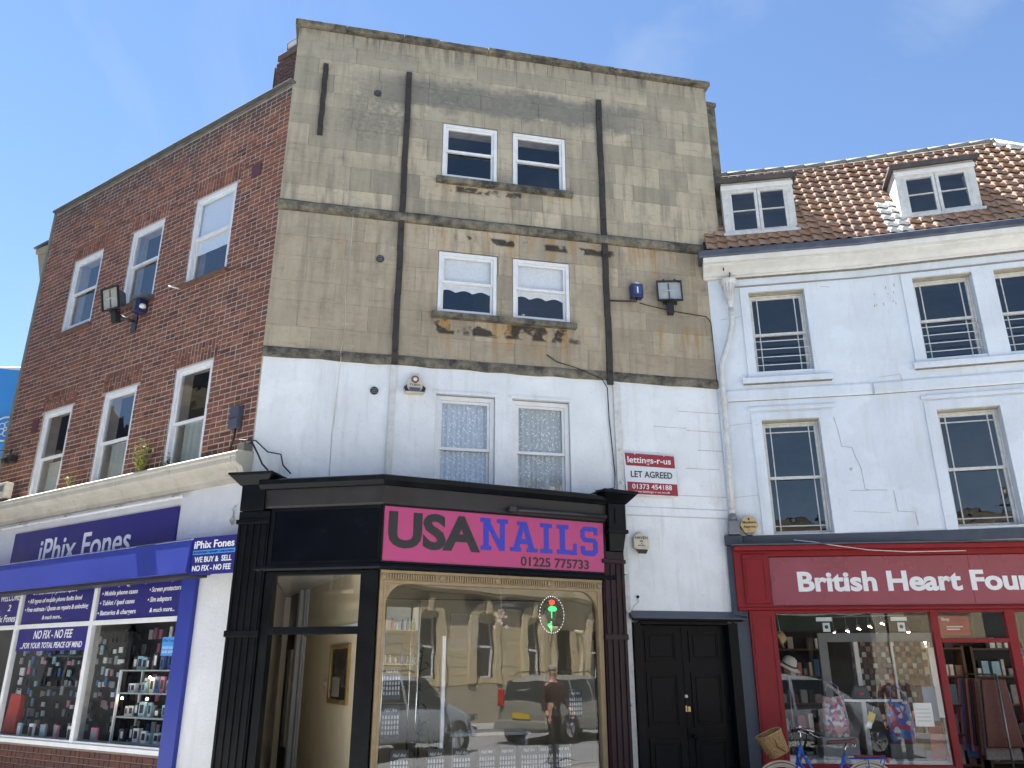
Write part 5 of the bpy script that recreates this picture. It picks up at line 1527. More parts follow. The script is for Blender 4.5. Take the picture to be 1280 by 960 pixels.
RF = roof.obj('roof', paint('roof_underlay', (.03,.028,.026), .9), RROOT)
def tile_mat():
    m, nt, b = newmat('clay_pantile')
    vec, _ = coords(nt)
    oi = nt.nodes.new('ShaderNodeObjectInfo')
    rp = nt.nodes.new('ShaderNodeValToRGB')
    cs = [(.34,.20,.135),(.42,.26,.18),(.38,.23,.16),(.45,.32,.24),(.40,.26,.195),(.30,.19,.145)]
    rp.color_ramp.elements[0].color = (*cs[0],1); rp.color_ramp.elements[1].color = (*cs[-1],1)
    for i, c in enumerate(cs[1:-1]):
        e = rp.color_ramp.elements.new((i+1)/5); e.color = (*c,1)
    nt.links.new(oi.outputs['Random'], rp.inputs[0])
    tc = nt.nodes.new('ShaderNodeTexCoord'); tc.object = RROOT
    n0 = noise(nt, tc.outputs['Object'], 2.2, 5, .6); n1 = noise(nt, tc.outputs['Object'], 24, 5, .7)
    c = mix(nt, mrange(nt, n1, .42, .68, 0, .55), rp.outputs[0], (.14,.10,.07))
    c = mix(nt, mrange(nt, n0, .60, .70, 0, .7), c, (.16,.15,.13))
    c = mix(nt, mrange(nt, n1, .30, .40, .35, 0), c, (.38,.31,.24))
    nt.links.new(c, b.inputs['Base Color']); b.inputs['Roughness'].default_value = .92
    bump(nt, b, n1, .5, .008)
    return m
TILE = tile_mat()
TP = .155; NR = 13; TL = SL/NR
def tile_mesh(w, mat, name='roof_tile'):
    """S-profile pantile: x across, y up the slope, z out of the slope"""
    mb = MB(); n = 8; L_ = TL*1.22; th = .020
    def prof(q): return .014*math.sin(q*2*math.pi*.92+.5)+.012
    for (y0, y1, dz0, dz1) in ((0, L_, .020, -.006),):
        vs = []
        for i in range(n+1):
            q = i/n; x = (q-.5)*w*1.08; z = prof(q)
            vs += [(x,0,z+.034),(x,L_,z-.012),(x,0,z+.034-th),(x,L_,z-.012-th)]
        fs = []
        for i in range(n):
            a = 4*i; c = 4*(i+1)
            fs += [(a,c,c+1,a+1),(a+2,a+3,c+3,c+2),(a,a+2,c+2,c)]
        fs += [(0,1,3,2),(4*n,4*n+2,4*n+3,4*n+1)]
        mb._add(vs, fs)
        for k in range(len(mb.f)):
            if k % 3 == 0 and k < 3*n: mb.sm[k] = True
    return mb.mesh(name, mat)
tm = tile_mesh(TP, TILE)
WLEAD = paint('whitewashed_tile', (.66,.65,.62), .8, .15, 12, .2, (.35,.32,.28), .5)
tmw = tile_mesh(TP, WLEAD)
D1 = (.345,1.425,7.985,8.915,FR1); D2 = (.755,1.855,7.985,8.83,FR2)
def dormer_block(s, v):
    off = OE+(OR-OE)*v; z = ZE+(ZR-ZE)*v
    for (x0,x1,z0,z1,f),s0 in ((D1,0),(D2,A1)):
        u = s-s0
        if x0-.02 < u < x1+.02 and z0-.06 < z+.0 and z < z1+.0: return True
    return False
rt = random.Random(17); s = .02+TP/2; col_i = 0
tiles = []
while s < 6.3:
    for r in range(NR):
        v = r/NR
        if v+.6/NR > vmax(s): continue
        if dormer_block(s, v+.3/NR): continue
        tiles.append((s, v))
    s += TP
for (s, v) in tiles:
    p = roofpt(s, v, .0); q = roofpt(s, v+.05, .0); e_ = roofpt(s+.02, v, 0)
    Y = (q-p).normalized(); X = (e_-p).normalized(); Zv = X.cross(Y).normalized(); X = Y.cross(Zv)
    off = OE+(OR-OE)*v
    m = Matrix((X,Y,Zv)).transposed().to_4x4(); m.translation = p
    near2 = (A1+.52 < s < A1+.82 and v < .38 and s-A1 > .80-(.38-v)*.9-.18) or (s > SRIDGE-.05 and abs(v+.04-vmax(s)) < .06)
    o = bpy.data.objects.new('roof_tile', tmw if near2 else tm); COL.objects.link(o); o.parent = RF
    tt = min(1, max(0, (s-1.2)/1.9)); stretch = 1+(.24-off)*R(4.5)*6*tt*(1-tt)/1.9
    wob = Matrix.Rotation(rt.uniform(-.03,.03),4,'Z') @ Matrix.Rotation(rt.uniform(-.02,.02),4,'X')
    o.matrix_basis = RB @ m @ wob @ Matrix.Scale(stretch,4,Vector((1,0,0)))
# ridge caps and the dark strip below them
s = .0
while s < SRIDGE-.05:
    s2 = min(s+.32, SRIDGE)
    a, b_ = RB @ roofpt(s+.004, 1.0, .02), RB @ roofpt(s2-.004, 1.0, .02)
    MB().tube([a, b_], [.055,.058], 10).obj('ridge_tile', paint('grey_ridge', (.24,.225,.20), .85, .2, 9, .2, (.16,.14,.12), .6), RF)
    s = s2
mb = MB(); mb.tube([RB @ roofpt(s_, .965, .015) for s_ in [i*.3 for i in range(17)]], .03, 6); mb.obj('ridge_shadow', SOOTY, RF)  # dark tube standing in for the shadow beneath the ridge caps
mb = MB(); mb.tube([RB @ roofpt(SRIDGE+i*.2, vmax(SRIDGE+i*.2), .03) for i in range(8)], .035, 6); mb.obj('hip_flashing', WLEAD, RF)
# neighbouring roof slope just visible beyond the hip
nb_ = thing('neighbouring_roof', 'further tiled roof slope with a dark ridge at the right edge', 'roof', FR1)
mb = MB(); vs = []
for s in (4.3,5.2,6.1,7.2): vs += [tuple(RB @ roofpt(s,.35,-.10)), tuple(RB @ roofpt(s,1.0,-.55))]
mb._add(vs, [(0,2,3,1),(2,4,5,3),(4,6,7,5)]); mb.obj('slope', TILE, nb_)
mb = MB(); mb.tube([RB @ roofpt(s_, 1.0, -.50) for s_ in (4.3,5.2,6.1,7.2)], .05, 8); mb.obj('ridge', SOOTY, nb_)
rt2 = MB()
for s_i in range(10):
    for r in range(6):
        s = 4.95+s_i*TP; v = .72+r*.045
        if v > .98: continue
        c = RB @ roofpt(s, v, -.10-.45*(v-.35)/.65); rt2.box(c.x-.07,c.x+.07,c.y-.03,c.y+.05,c.z,c.z+.03)
rt2.obj('tile_courses', TILE, nb_, kind='stuff')

def dormer(fm, x0, x1, z0, z1, label, cheek_left=True):
    yf = .03
    d = MB(fm)
    zroof = lambda y: ZE+(ZR-ZE)*((OE+y)/(OE-OR))
    yb = (z1-ZE)/(ZR-ZE)*(OE-OR)-OE
    d.wall(x0,x1,z0-.03,z1,yf,yf+.06,[(x0+.10,x1-.10,z0+.03,z1-.14)])
    D = d.obj('dormer', WHITEG, RROOT, bevel=.006, label=label)
    c = MB(fm)
    for xa, xb in ((x0,x0+.03),(x1-.03,x1)):
        c._add([(xa,yf+.061,z0-.15),(xb,yf+.061,z0-.15),(xb,yf+.061,z1-.002),(xa,yf+.061,z1-.002),(xa,yb+.05,z1-.002),(xb,yb+.05,z1-.002)],
               [(0,3,4),(1,5,2),(3,2,5,4),(0,4,5,1),(0,1,2,3)])
    c.obj('dormer_cheek', paint('white_cheek', (.70,.70,.68), .7, .1, 8, .2, (.4,.38,.33), .5), D)
    r_ = MB(fm); r_.box(x0-.07,x1+.07,yf-.09,yb+.10,z1+.002,z1+.045); r_.box(x0-.075,x1+.075,yf-.10,yf-.085,z1-.03,z1+.05)
    r_.obj('dormer_roof', paint('dark_dormer_lead', (.07,.062,.06), .7, .3, 6, .2, (.18,.16,.14), .4), D, bevel=.004)
    # casements
    xm = (x0+x1)/2
    for a, b in ((x0+.102,xm-.004),(xm+.004,x1-.102)):
        f = MB(fm); f.wall(a,b,z0+.032,z1-.142,yf+.002,yf+.045,[(a+.045,b-.045,z0+.08,z1-.185)])
        zc = (z0+z1)/2-.04
        f.box(a+.045,b-.045,yf+.008,yf+.035,zc-.008,zc+.008)
        cs = f.obj('casement', WHITEG, D, bevel=.003)
        MB(fm).quad((a+.04,yf+.025,z0+.075),(b-.04,yf+.025,z0+.075),(b-.04,yf+.025,z1-.18),(a+.04,yf+.025,z1-.18)).obj('pane', GLASSOLD, cs)
    s_ = MB(fm); s_.box(x0-.03,x1+.03,yf-.06,yf-.001,z0-.035,z0+.015); s_.obj('dormer_sill', WHITEG, D, bevel=.004)
    fl = MB(fm); fl.box(x0-.01,x1+.01,yf-.03,yf-.002,z1-.125,z1-.05); fl.obj('dormer_fascia', WHITEW, D, bevel=.003)
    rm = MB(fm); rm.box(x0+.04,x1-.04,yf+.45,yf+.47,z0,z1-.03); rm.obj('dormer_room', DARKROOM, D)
    return D
dormer(None, *D1[:4], 'left dormer against the stone building')
dormer(W2, *D2[:4], 'right dormer with a bright white cheek')
# gable/parapet end: keep the roof void dark
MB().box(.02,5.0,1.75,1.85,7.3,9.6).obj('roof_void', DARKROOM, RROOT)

# rainwater pipe and hopper
t = thing('drainpipe', 'white painted drainpipe with a fluted hopper head in the corner between stone and white buildings', 'drainpipe', FR1)
hp = MB(); hp.lathe([(.035,0),(.04,.08),(.055,.10),(.05,.12),(.075,.30),(.10,.42),(.125,.44),(.13,.47),(.115,.48)], (.29,-.12,6.66), 16)
hp.obj('hopper', WHITEG, t)
fl_ = MB()
for k in range(12):
    a = 2*math.pi*k/12
    fl_.tube([(.29+.052*math.cos(a),-.12+.052*math.sin(a),6.79),(.29+.094*math.cos(a),-.12+.094*math.sin(a),7.06)], .008, 4)
fl_.obj('fluting', WHITEG, t)
MB().tube([(.29,-.12,6.68),(.29,-.12,6.52),(.285,-.115,6.42),(.20,-.10,6.12),(.10,-.09,5.86),(.075,-.085,5.75),(.07,-.08,5.4),(.055,-.08,4.3),(.04,-.08,3.55)], .038, 12).obj('pipe', WHITEG, t)
for z, x in ((6.56,.29),(5.28,.068),(5.18,.066),(4.30,.055),(3.62,.04)): MB().lathe([(.045,0),(.048,.01),(.048,.05),(.045,.06)], (x,-.08 if x < .2 else -.12,z), 12).obj('collar', WHITEG, t)
MB().tube([(.22,-.30,7.22),(.24,-.16,7.34),(.30,-.12,7.36),(.33,-.12,7.25),(.30,-.12,7.12)], .010, 6).obj('hook', BLACKPL, t)
MB().box(-.03,.115,-.16,-.003,3.33,3.52).obj('outlet_box', METALG, t, bevel=.01)
for x, zz in ((.04,3.54),): MB().lathe([(.05,0),(.06,.03),(.05,.08),(.04,.1)], (x,-.08,zz-.02), 10).obj('outlet_joint', METALG, t)
# slate corner pier
t = MB(); t.box(-.075,.13,-.075,-.002,.0,3.19); t.box(-.09,.14,-.10,-.003,3.195,3.325); t.obj('corner_pier', SLATE, RROOT, bevel=.006)
t = thing('alarm_box', 'yellowed hexagonal alarm box lettered Modern Alarms above the red shopfront corner', 'alarm box', FR1)
MB().poly([(.12,3.46),(.18,3.35),(.31,3.35),(.37,3.46),(.31,3.57),(.18,3.57)], -.12, -.024).obj('case', OCHREP, t, bevel=.010)
MB().poly([(.20,3.348),(.29,3.348),(.28,3.325),(.21,3.325)], -.11, -.03).obj('lamp', METALG, t)
text('Modern', DARKT, t, .245, -.121, 3.475, .034, w=.17, center=True, bold=.01); text('Alarms', DARKT, t, .245, -.121, 3.415, .034, w=.16, center=True, bold=.01)
MB().lathe([(.014,0),(.014,-.004)], (.245,-.1205,3.535), 10, 'y').obj('badge', DARKT, t)
cable('cable', 'slack pale wire drooping across the top of the red shop fascia', [(.80,-.05,3.24),(1.05,-.10,3.20),(1.30,-.14,3.145),(1.7,-.16,3.08),(2.2,-.18,3.045),(2.9,-.18,3.05)], .006, WHTW, f=FRS)

# ================================================================== red charity shop
SROOT = thing('red_shopfront', 'dark red charity shopfront with tall display window and open door', 'shopfront', FRS)
SIGNR = paint('wine_fascia', (.27,.055,.085), .30, .10, 1.5, .02, (.34,.12,.16), .5)
SG = (.46,2.385,.52,2.31)
SD = (2.475,3.285,.06,2.31)
SE = (3.40,5.6,.52,2.31)
f = MB(); f.wall(.0,5.7,2.335,3.185,-.02,.10,[(.445,5.6,2.39,3.03)]); f.box(.445,5.6,.03,.10,2.39,3.03)
f.obj('fascia', REDP, SROOT, bevel=.004)
MB().box(.0,5.7,-.12,.10,3.10,3.165).obj('fascia_cornice', REDP, SROOT, bevel=.012)
MB().box(-.02,5.7,-.13,.09,3.168,3.186).obj('fascia_lead', LEAD, SROOT)
MB().box(.0,5.7,-.05,.0,2.34,2.375).obj('lower_moulding', REDP, SROOT, bevel=.010)
MB().box(.10,.425,-.05,-.021,2.42,3.06).obj('end_panel', REDP, SROOT, bevel=.008)
mb = MB(); mb.wall(.13,.395,2.46,3.02,-.062,-.0505,[(.155,.37,2.485,2.995)]); mb.obj('end_panel_moulding', REDP, SROOT)
f = MB()
f.box(.13,.455,-.03,.06,.0,2.334)
f.box(2.386,2.474,-.02,.06,.0,2.334); f.box(3.286,3.399,-.02,.06,.0,2.334)
f.box(.455,2.386,-.02,.06,.0,.52); f.box(3.399,5.7,-.02,.06,.0,.52)
f.box(.455,2.386,-.015,.055,2.30,2.334); f.box(2.474,3.286,-.015,.055,2.30,2.334); f.box(3.399,5.7,-.015,.055,2.30,2.334)
f.box(2.474,3.286,-.018,.055,1.93,1.985)
GLASSC = glass('charity_glass', 1.75, wav=.003, scale=1.2)
sf = f.obj('shop_frame', REDP, SROOT, bevel=.006)
mb = MB(); mb.wall(.16,.425,.12,2.28,-.042,-.0305,[(.185,.40,.145,2.255)]); mb.obj('pilaster_moulding', REDP, SROOT)
for (a,b,c,d) in ((.45,2.39,.51,2.305),(2.47,3.29,1.98,2.305),(3.395,5.6,.51,2.305)):
    MB().quad((a,.03,c),(b,.03,c),(b,.03,d),(a,.03,d)).obj('pane', GLASSC, sf)
t = thing('shop_sign', 'wide wine-red sign panel lettered British Heart Foundation in white', 'sign', FRS)
MB().box(.455,5.59,.012,.0295,2.40,3.02).obj('board', SIGNR, t)
MB().box(2.98,2.984,.009,.0119,2.40,3.02).obj('panel_seam', REDP, t)
text('British Heart Foundation', WHITET, t, .80, .0115, 2.585, .235, w=3.93, bold=.035)
# interior
it = MB(); it.box(.12,5.2,4.2,4.3,.05,3.0); it.box(.02,.12,.2,4.2,.05,3.0); it.box(.13,5.2,.12,4.2,2.55,2.65)
it.obj('inner_wall', paint('dim_shop_wall', (.22,.20,.18), .85, .2, 2, 0), SROOT)
MB().box(.13,5.2,.07,4.2,.0,.05).obj('floor', paint('brown_shop_floor', (.17,.10,.055), .5, .3, 3, .05), SROOT)
MB().box(.46,2.385,.065,.75,.50,.56).obj('window_bed', paint('window_bed_grey', (.34,.34,.33), .6, .1, 3), SROOT)
# inner glazed screen (grey frame with white post)
t = thing('inner_screen', 'grey framed inner screen standing behind the charity shop display', 'screen', FRS)
mb = MB(); mb.wall(1.26,2.85,.06,2.10,1.18,1.22,[(1.38,1.72,.3,1.98),(1.76,2.22,.3,1.98),(2.26,2.78,.3,1.98)]); mb.obj('frame', paint('grey_frame', (.22,.23,.25), .5, .1, 5, .05), t)
MB().box(1.72,1.78,1.13,1.175,.3,1.98).obj('white_post', WHITEW, t)
MB().box(2.225,2.255,1.15,1.178,.3,1.98).obj('white_post', WHITEW, t)
MB().box(2.70,2.80,1.10,1.175,1.0,1.90).obj('hanging_sheet', WHITEW, t)
# checkered jewellery / card display
CK = [paint('tile_%s' % n, c, .5, .3, 20, 0) for n, c in (('dark',(.03,.02,.02)),('pink',(.30,.16,.14)),('cream',(.55,.52,.46)),('maroon',(.12,.03,.03)),('grey',(.25,.24,.24)))]
t = thing('card_display', 'checkered wall display of small cards behind the charity shop window', 'display', FRS)
MB().box(1.74,2.72,1.40,1.42,1.15,2.02).obj('board', CK[0], t)
rr = random.Random(33)
for i in range(14):
    for j in range(11):
        if (i+j) % 2: continue
        x = 1.76+i*.067; z = 1.18+j*.075
        o = MB().box(x,x+.058,1.385,1.398,z,z+.066).obj('small_card', CK[rr.choice((1,2,4,1,2,3))], t)
# spot lamps
BULB = emit('spot_bulb', (1,.80,.55), 14.0)
t = thing('spotlight_track', 'row of small warm spot lamps on the charity shop ceiling', 'lights', FRS)
MB().tube([(1.45,1.5,2.34),(2.60,1.5,2.36)], .012, 6).obj('track', METALG, t)
for x, z in ((1.58,2.12),(1.76,2.15),(1.92,2.18),(2.08,2.21),(2.26,2.25)):
    sp = MB().lathe([(.02,.05),(.025,0),(.012,-.01)], (x,1.48,z), 8).obj('spot', METALG, t)
    MB().hull([(x-.02,1.45,z-.015),(x+.025,1.45,z-.03),(x+.025,1.46,z-.02),(x-.02,1.46,z-.005)],[(x-.02,1.47,z-.012),(x+.025,1.47,z-.027),(x+.025,1.47,z-.017),(x-.02,1.47,z-.002)]).obj('bulb', BULB, sp)
    MB().tube([(x,1.5,z+.05),(x,1.5,2.345)], .005, 4).obj('stem', METALG, t)
for x, z, nm in ((2.16,2.06,'bell-shaped warm pendant lamp hanging in the charity shop window'),(2.60,2.12,'small warm lamp at the right of the charity shop ceiling')):
    t = thing('pendant_lamp', nm, 'lamp', FRS)
    MB().lathe([(.035,0),(.02,.04),(.008,.06)], (x,1.45,z), 10).obj('shade', METALG, t); MB().lathe([(.005,-.012),(.022,-.004),(.02,.004)], (x,1.45,z), 8).obj('bulb', BULB, t)
    MB().tube([(x,1.45,z+.06),(x,1.45,2.55)], .003, 4).obj('cord', BLACKPL, t)
# straw hat on a stand and shawl
t = thing('display_hat', 'cream brimmed hat with dark band on a stand at the left of the charity window', 'hat', FRS @ Matrix.Translation((.62,.38,.56)))
MB().tube([(0,0,0),(0,0,1.05)], .010, 6).obj('stand', METALG, t)
hm = Matrix.Translation((0.02,0,1.10)) @ Matrix.Rotation(R(25),4,'Y') @ Matrix.Rotation(R(15),4,'X')
MB(hm).lathe([(.17,-.02),(.165,-.01),(.10,.005),(.095,.05),(.08,.10),(.04,.125),(.0,.13)], (0,0,0), 20).obj('hat', paint('cream_straw', (.50,.47,.38), .8, .15, 30, .3), t)
MB(hm).lathe([(.102,.006),(.099,.03)], (0,0,0), 20).obj('hat_band', CARD, t)
t = thing('display_hat', 'tan straw hat hung above the cream hat in the charity window', 'hat', FRS @ Matrix.Translation((.56,.42,2.0)) @ Matrix.Rotation(R(60),4,'Y'))
MB().lathe([(.14,-.02),(.135,-.01),(.085,.005),(.08,.05),(.06,.09),(.0,.10)], (0,0,0), 20).obj('hat', paint('tan_straw', (.40,.28,.14), .8, .2, 30, .3), t)
MB().tube([(.1,0,0),(-.35,0,.2)], .003, 4).obj('string', WHTW, t)
# floral bags
def cloth_mat(name, cols, sc):
    m, nt, b = newmat(name); vec, _ = coords(nt)
    vo = nd(nt, 'ShaderNodeTexVoronoi', Scale=sc); nt.links.new(vec, vo.inputs['Vector'])
    sp = nt.nodes.new('ShaderNodeSeparateColor'); nt.links.new(vo.outputs['Color'], sp.inputs[0])
    rp = nt.nodes.new('ShaderNodeValToRGB'); rp.color_ramp.interpolation = 'CONSTANT'
    rp.color_ramp.elements[0].color = (*cols[0],1); rp.color_ramp.elements[1].color = (*cols[-1],1); rp.color_ramp.elements[1].position = (len(cols)-1)/len(cols)
    for i, c in enumerate(cols[1:-1]):
        e = rp.color_ramp.elements.new((i+1)/len(cols)); e.color = (*c,1)
    nt.links.new(sp.outputs[0], rp.inputs[0]); nt.links.new(rp.outputs[0], b.inputs['Base Color']); b.inputs['Roughness'].default_value = .7
    return m
FLO1 = cloth_mat('floral_cloth', [(.60,.25,.32),(.70,.66,.66),(.45,.12,.18),(.55,.42,.30),(.10,.12,.25)], 22)
FLO2 = cloth_mat('blue_floral_cloth', [(.06,.12,.42),(.40,.05,.08),(.60,.60,.62),(.05,.25,.45),(.25,.10,.25)], 20)
def bag(x, z, w, h, mat, label, y=.36):
    t = thing('patterned_bag', label, 'bag', FRS @ Matrix.Translation((x,y,z)))
    mb = MB(); a = []; b = []
    n = 10
    ring0 = [(w/2*math.cos(q)*1.0, .05*math.sin(q), 0) for q in [2*math.pi*k/n for k in range(n)]]
    ring1 = [(w/2*math.cos(q)*1.08, .09*math.sin(q), h*.45) for q in [2*math.pi*k/n for k in range(n)]]
    ring2 = [(w/2*math.cos(q)*.95, .05*math.sin(q), h*.8) for q in [2*math.pi*k/n for k in range(n)]]
    ring3 = [(w/2*math.cos(q)*.9, .015*math.sin(q), h+.04*abs(math.cos(q))) for q in [2*math.pi*k/n for k in range(n)]]
    vs = ring0+ring1+ring2+ring3; fs = [tuple(range(n-1,-1,-1)), tuple(range(3*n,4*n))]
    for r_ in range(3):
        for k in range(n):
            l = (k+1) % n; fs.append((r_*n+k,r_*n+l,(r_+1)*n+l,(r_+1)*n+k))
    mb._add(vs, fs, True); mb.obj('body', mat, t)
    MB().tube([(-w*.3,0,h),(-w*.25,-.01,h+.14),(0,-.01,h+.20),(w*.25,-.01,h+.14),(w*.3,0,h)], .008, 6).obj('handle', mat, t)
bag(1.15,.80,.30,.46,FLO1,'pink floral patterned bag propped in the middle of the charity window')
bag(1.95,.74,.30,.46,FLO2,'blue and red floral bag at the right of the charity window')
MB_ = MB
t = thing('display_plinth', 'grey plinth under the pink floral bag in the charity window', 'plinth', FRS @ Matrix.Translation((1.15,.38,.56)))
MB().box(-.22,.22,-.14,.14,0,.235).obj('block', paint('plinth_grey', (.20,.20,.20), .6), t)
t = thing('display_plinth', 'dark plinth under the blue floral bag in the charity window', 'plinth', FRS @ Matrix.Translation((1.95,.38,.56)))
MB().box(-.2,.2,-.13,.13,0,.175).obj('block', CARD, t)
t = thing('handbag', 'small black handbag with a red clasp above the floral bag', 'bag', FRS @ Matrix.Translation((1.52,.42,1.25)))
MB().hull([(-.13,-.04,0),(.13,-.04,0),(.13,.04,0),(-.13,.04,0)],[(-.09,-.02,.16),(.09,-.02,.16),(.09,.02,.16),(-.09,.02,.16)]).obj('body', CARD, t, bevel=.02)
MB().box(-.03,.03,-.045,-.036,.05,.08).obj('clasp', NEONR, t) if False else MB().box(-.03,.03,-.045,-.036,.05,.08).obj('clasp', paint('red_clasp', (.5,.03,.03), .3), t)
MB().box(-.3,.5,-.05,.12,-.03,-.002).obj('shelf', WHITEW, t)
t = thing('price_tag', 'yellow and white hanging price tag in the charity shop window', 'tag', FRS @ Matrix.Translation((1.50,.12,.98)) @ Matrix.Rotation(R(22),4,'Y'))
MB().box(-.04,.04,0,.003,.02,.13).obj('yellow_card', paint('yellow_card', (.75,.50,.04), .5), t); MB().box(-.03,.03,-.001,.002,-.06,.019).obj('white_card', WHITET, t)
MB().tube([(0,0,.13),(0,0,.22)], .002, 4).obj('string', WHTW, t)
for i, (x, z) in enumerate(((1.10,2.12),(2.03,2.12))):
    t = thing('window_sticker', ('left','right')[i]+' pale badge sticker hanging at the top of the charity shop window', 'sticker', FRS @ Matrix.Translation((x,.035,z)))
    MB().box(-.12,.08,0,.004,.08,.13).obj('strip', paint('pale_notice', (.6,.62,.6)), t)
    MB().box(-.045,.045,0,.004,-.05,.06).obj('badge', paint('pale_notice', (.6,.62,.6)), t)
    MB().lathe([(.025,0),(.025,-.002)], (0,-.0005,.01), 8, 'y').obj('print', CARD, t)
t = thing('window_poster', 'white notice at the lower right of the charity shop window', 'poster', FRS @ Matrix.Translation((2.02,.035,.95)))
MB().box(0,.22,0,.004,0,.27).obj('sheet', WHITET, t); 
for k in range(4): MB().box(.03,.19,-.002,-.0003,.06+k*.045,.067+k*.045).obj('print_line', paint('grey_print', (.35,.35,.37)), t)
t = thing('window_poster', 'red leaflet poster in the light above the charity shop door', 'poster', FRS @ Matrix.Translation((2.50,.036,2.02)))
MB().box(0,.36,0,.004,0,.24).obj('sheet', REDP, t); text('Shop', WHITET, t, .03,-.001,.18,.035); MB().box(.08,.28,-.002,-.0003,.10,.108).obj('print_line', WHITET, t); MB().box(.08,.24,-.002,-.0003,.07,.078).obj('print_line', WHITET, t)
t = thing('door_panel', 'red and blue poster board standing at the right of the charity window', 'poster', FRS @ Matrix.Translation((2.20,.16,.56)))
MB().box(0,.16,0,.01,.45,.85).obj('blue_sheet', paint('blue_grey_sheet', (.22,.28,.38)), t); MB().box(0,.16,0,.01,.0,.40).obj('red_sheet', REDP, t)
# racks and shelving deeper in, seen through the open door
WOOD = paint('dark_wood', (.10,.06,.035), .6, .3, 5, .1)
for j, (x, y, lbl) in enumerate(((2.7,2.2,'wooden shelf unit with mixed bric-a-brac seen through the charity shop doorway'),(3.9,2.6,'tall shelf unit with books at the right inside the charity shop'),(.8,2.6,'shelf unit with ornaments at the left inside the charity shop'))):
    t = thing('shelf_unit', lbl, 'shelf unit', FRS @ Matrix.Translation((x,y,.05)))
    for sx in (0,.9): MB().box(sx-.02,sx+.02,0,.3,0,1.9).obj('side', WOOD, t)
    for z in (.25,.65,1.05,1.45,1.85):
        MB().box(.021,.879,0,.3,z,z+.025).obj('shelf', WOOD, t)
        xx = .06
        while xx < .8:
            w_ = rr.uniform(.04,.12); h = rr.uniform(.1,.28)
            if z < 1.8 or h < .2:
                MB().box(xx,xx+w_,.05,.2,z+.026,z+.026+h).obj('goods', (CK+PBX)[rr.randrange(11)], t)
            xx += w_+rr.uniform(.01,.06)
t = thing('clothes_rack', 'rail of dark hanging clothes inside the charity shop doorway', 'clothes rail', FRS @ Matrix.Translation((3.62,1.3,.05)))
MB().tube([(0,0,0),(0,0,1.5),(0,1.4,1.5),(0,1.4,0)], .014, 6).obj('rail', METALG, t)
for k in range(12):
    y = .1+k*.1; h = rr.uniform(.8,1.1)
    MB().hull([(-.24,y,1.42-h),(.24,y,1.42-h),(.24,y+.05,1.42-h),(-.24,y+.05,1.42-h)],[(-.16,y,1.44),(.16,y,1.44),(.16,y+.05,1.44),(-.16,y+.05,1.44)]).obj('garment', (CK+PBX)[rr.choice((0,3,4,1,7,6,8))], t, bevel=.015)
t = thing('framed_notice', 'cream notice board facing the open charity shop doorway', 'notice', FRS @ Matrix.Translation((2.82,1.9,1.55)))
MB().box(0,.20,0,.02,0,.30).obj('frame', paint('cream_notice', (.55,.48,.34)), t); MB().box(.05,.15,-.004,-.0005,.10,.20).obj('print', CK[3], t)
for q, (x, z) in enumerate(((2.75,1.95),(3.05,2.0),(2.9,1.7))):
    t = thing('ceiling_bulb', ('first','second','third')[q]+' small warm bulb glowing deep inside the charity shop', 'lamp', FRS @ Matrix.Translation((x,2.1,z)))
    MB().lathe([(.0,-.02),(.018,0),(.01,.02)], (0,0,0), 8).obj('bulb', BULB, t)
    MB().tube([(0,0,.02),(0,0,2.5-z)], .003, 4).obj('cord', BLACKPL, t)

# ================================================================== bicycle
BK = FRS @ Matrix.Translation((.17,-.90,.022)) @ Matrix.Rotation(R(2),4,'Z') @ Matrix.Scale(.86,4)
# x: forward is -x; front hub at x=0, rear hub at x=1.10
bk = thing('bicycle', 'blue bicycle with a wicker front basket and brown saddle outside the red shopfront', 'bicycle', BK)
BBLUE = paint('bike_blue', (.015,.10,.50), .25, .08, 6, .02)
TYRE = paint('tyre_black', (.02,.02,.02), .8, .1, 20, .1); CREAMT = paint('cream_tyre', (.55,.50,.40), .6, .1, 10, .05)
BROWN = paint('brown_leather', (.14,.055,.03), .45, .2, 12, .1)
WICK = None
def ring(mb, c, r, tr, n=36, m=8, a0=0, a1=2*math.pi):
    full_ = a1-a0 > 6.2; k = n if full_ else n+1; vs = []
    for i in range(k):
        a = a0+(a1-a0)*i/n
        for j in range(m):
            b = 2*math.pi*j/m; rr_ = r+tr*math.cos(b)
            vs.append((c[0]+rr_*math.cos(a), c[1]+tr*math.sin(b), c[2]+rr_*math.sin(a)))
    fs = []
    for i in range(n):
        i2 = (i+1) % k
        for j in range(m):
            l = (j+1) % m; fs.append((i*m+j,i2*m+j,i2*m+l,i*m+l))
    mb._add(vs, fs, True)
WR = .345
for x in (0, 1.12):
    mb = MB(); ring(mb, (x,0,WR), WR-.018, .018); wh = mb.obj('wheel', CREAMT, bk)
    mb = MB(); ring(mb, (x,0,WR), WR-.042, .009, m=6); mb.obj('rim', CHROME, wh)
    sp = MB()
    for k in range(28):
        a = 2*math.pi*k/28; y = .02 if k % 2 else -.02
        sp.tube([(x+.02*math.cos(a+.5),y,WR+.02*math.sin(a+.5)),(x+(WR-.045)*math.cos(a),0,WR+(WR-.045)*math.sin(a))], .0012, 3, False)
    sp.obj('spokes', CHROME, wh)
    MB().lathe([(.012,-.05),(.03,-.03),(.018,-.02),(.018,.02),(.03,.03),(.012,.05)], (x,0,WR), 10, 'y').obj('hub', CHROME, wh)
    mb = MB(); ring(mb, (x,0,WR), WR+.022, .014, n=20, a0=R(20) if x else R(10), a1=R(190) if x else R(150)); mb.obj('mudguard', CREAMT, bk)
hd0, hd1 = (.20,0,.66), (.27,0,.90); bb = (.62,0,.29); st0 = (.83,0,.80)
fr = MB()
fr.tube([hd0, hd1], .021, 10)
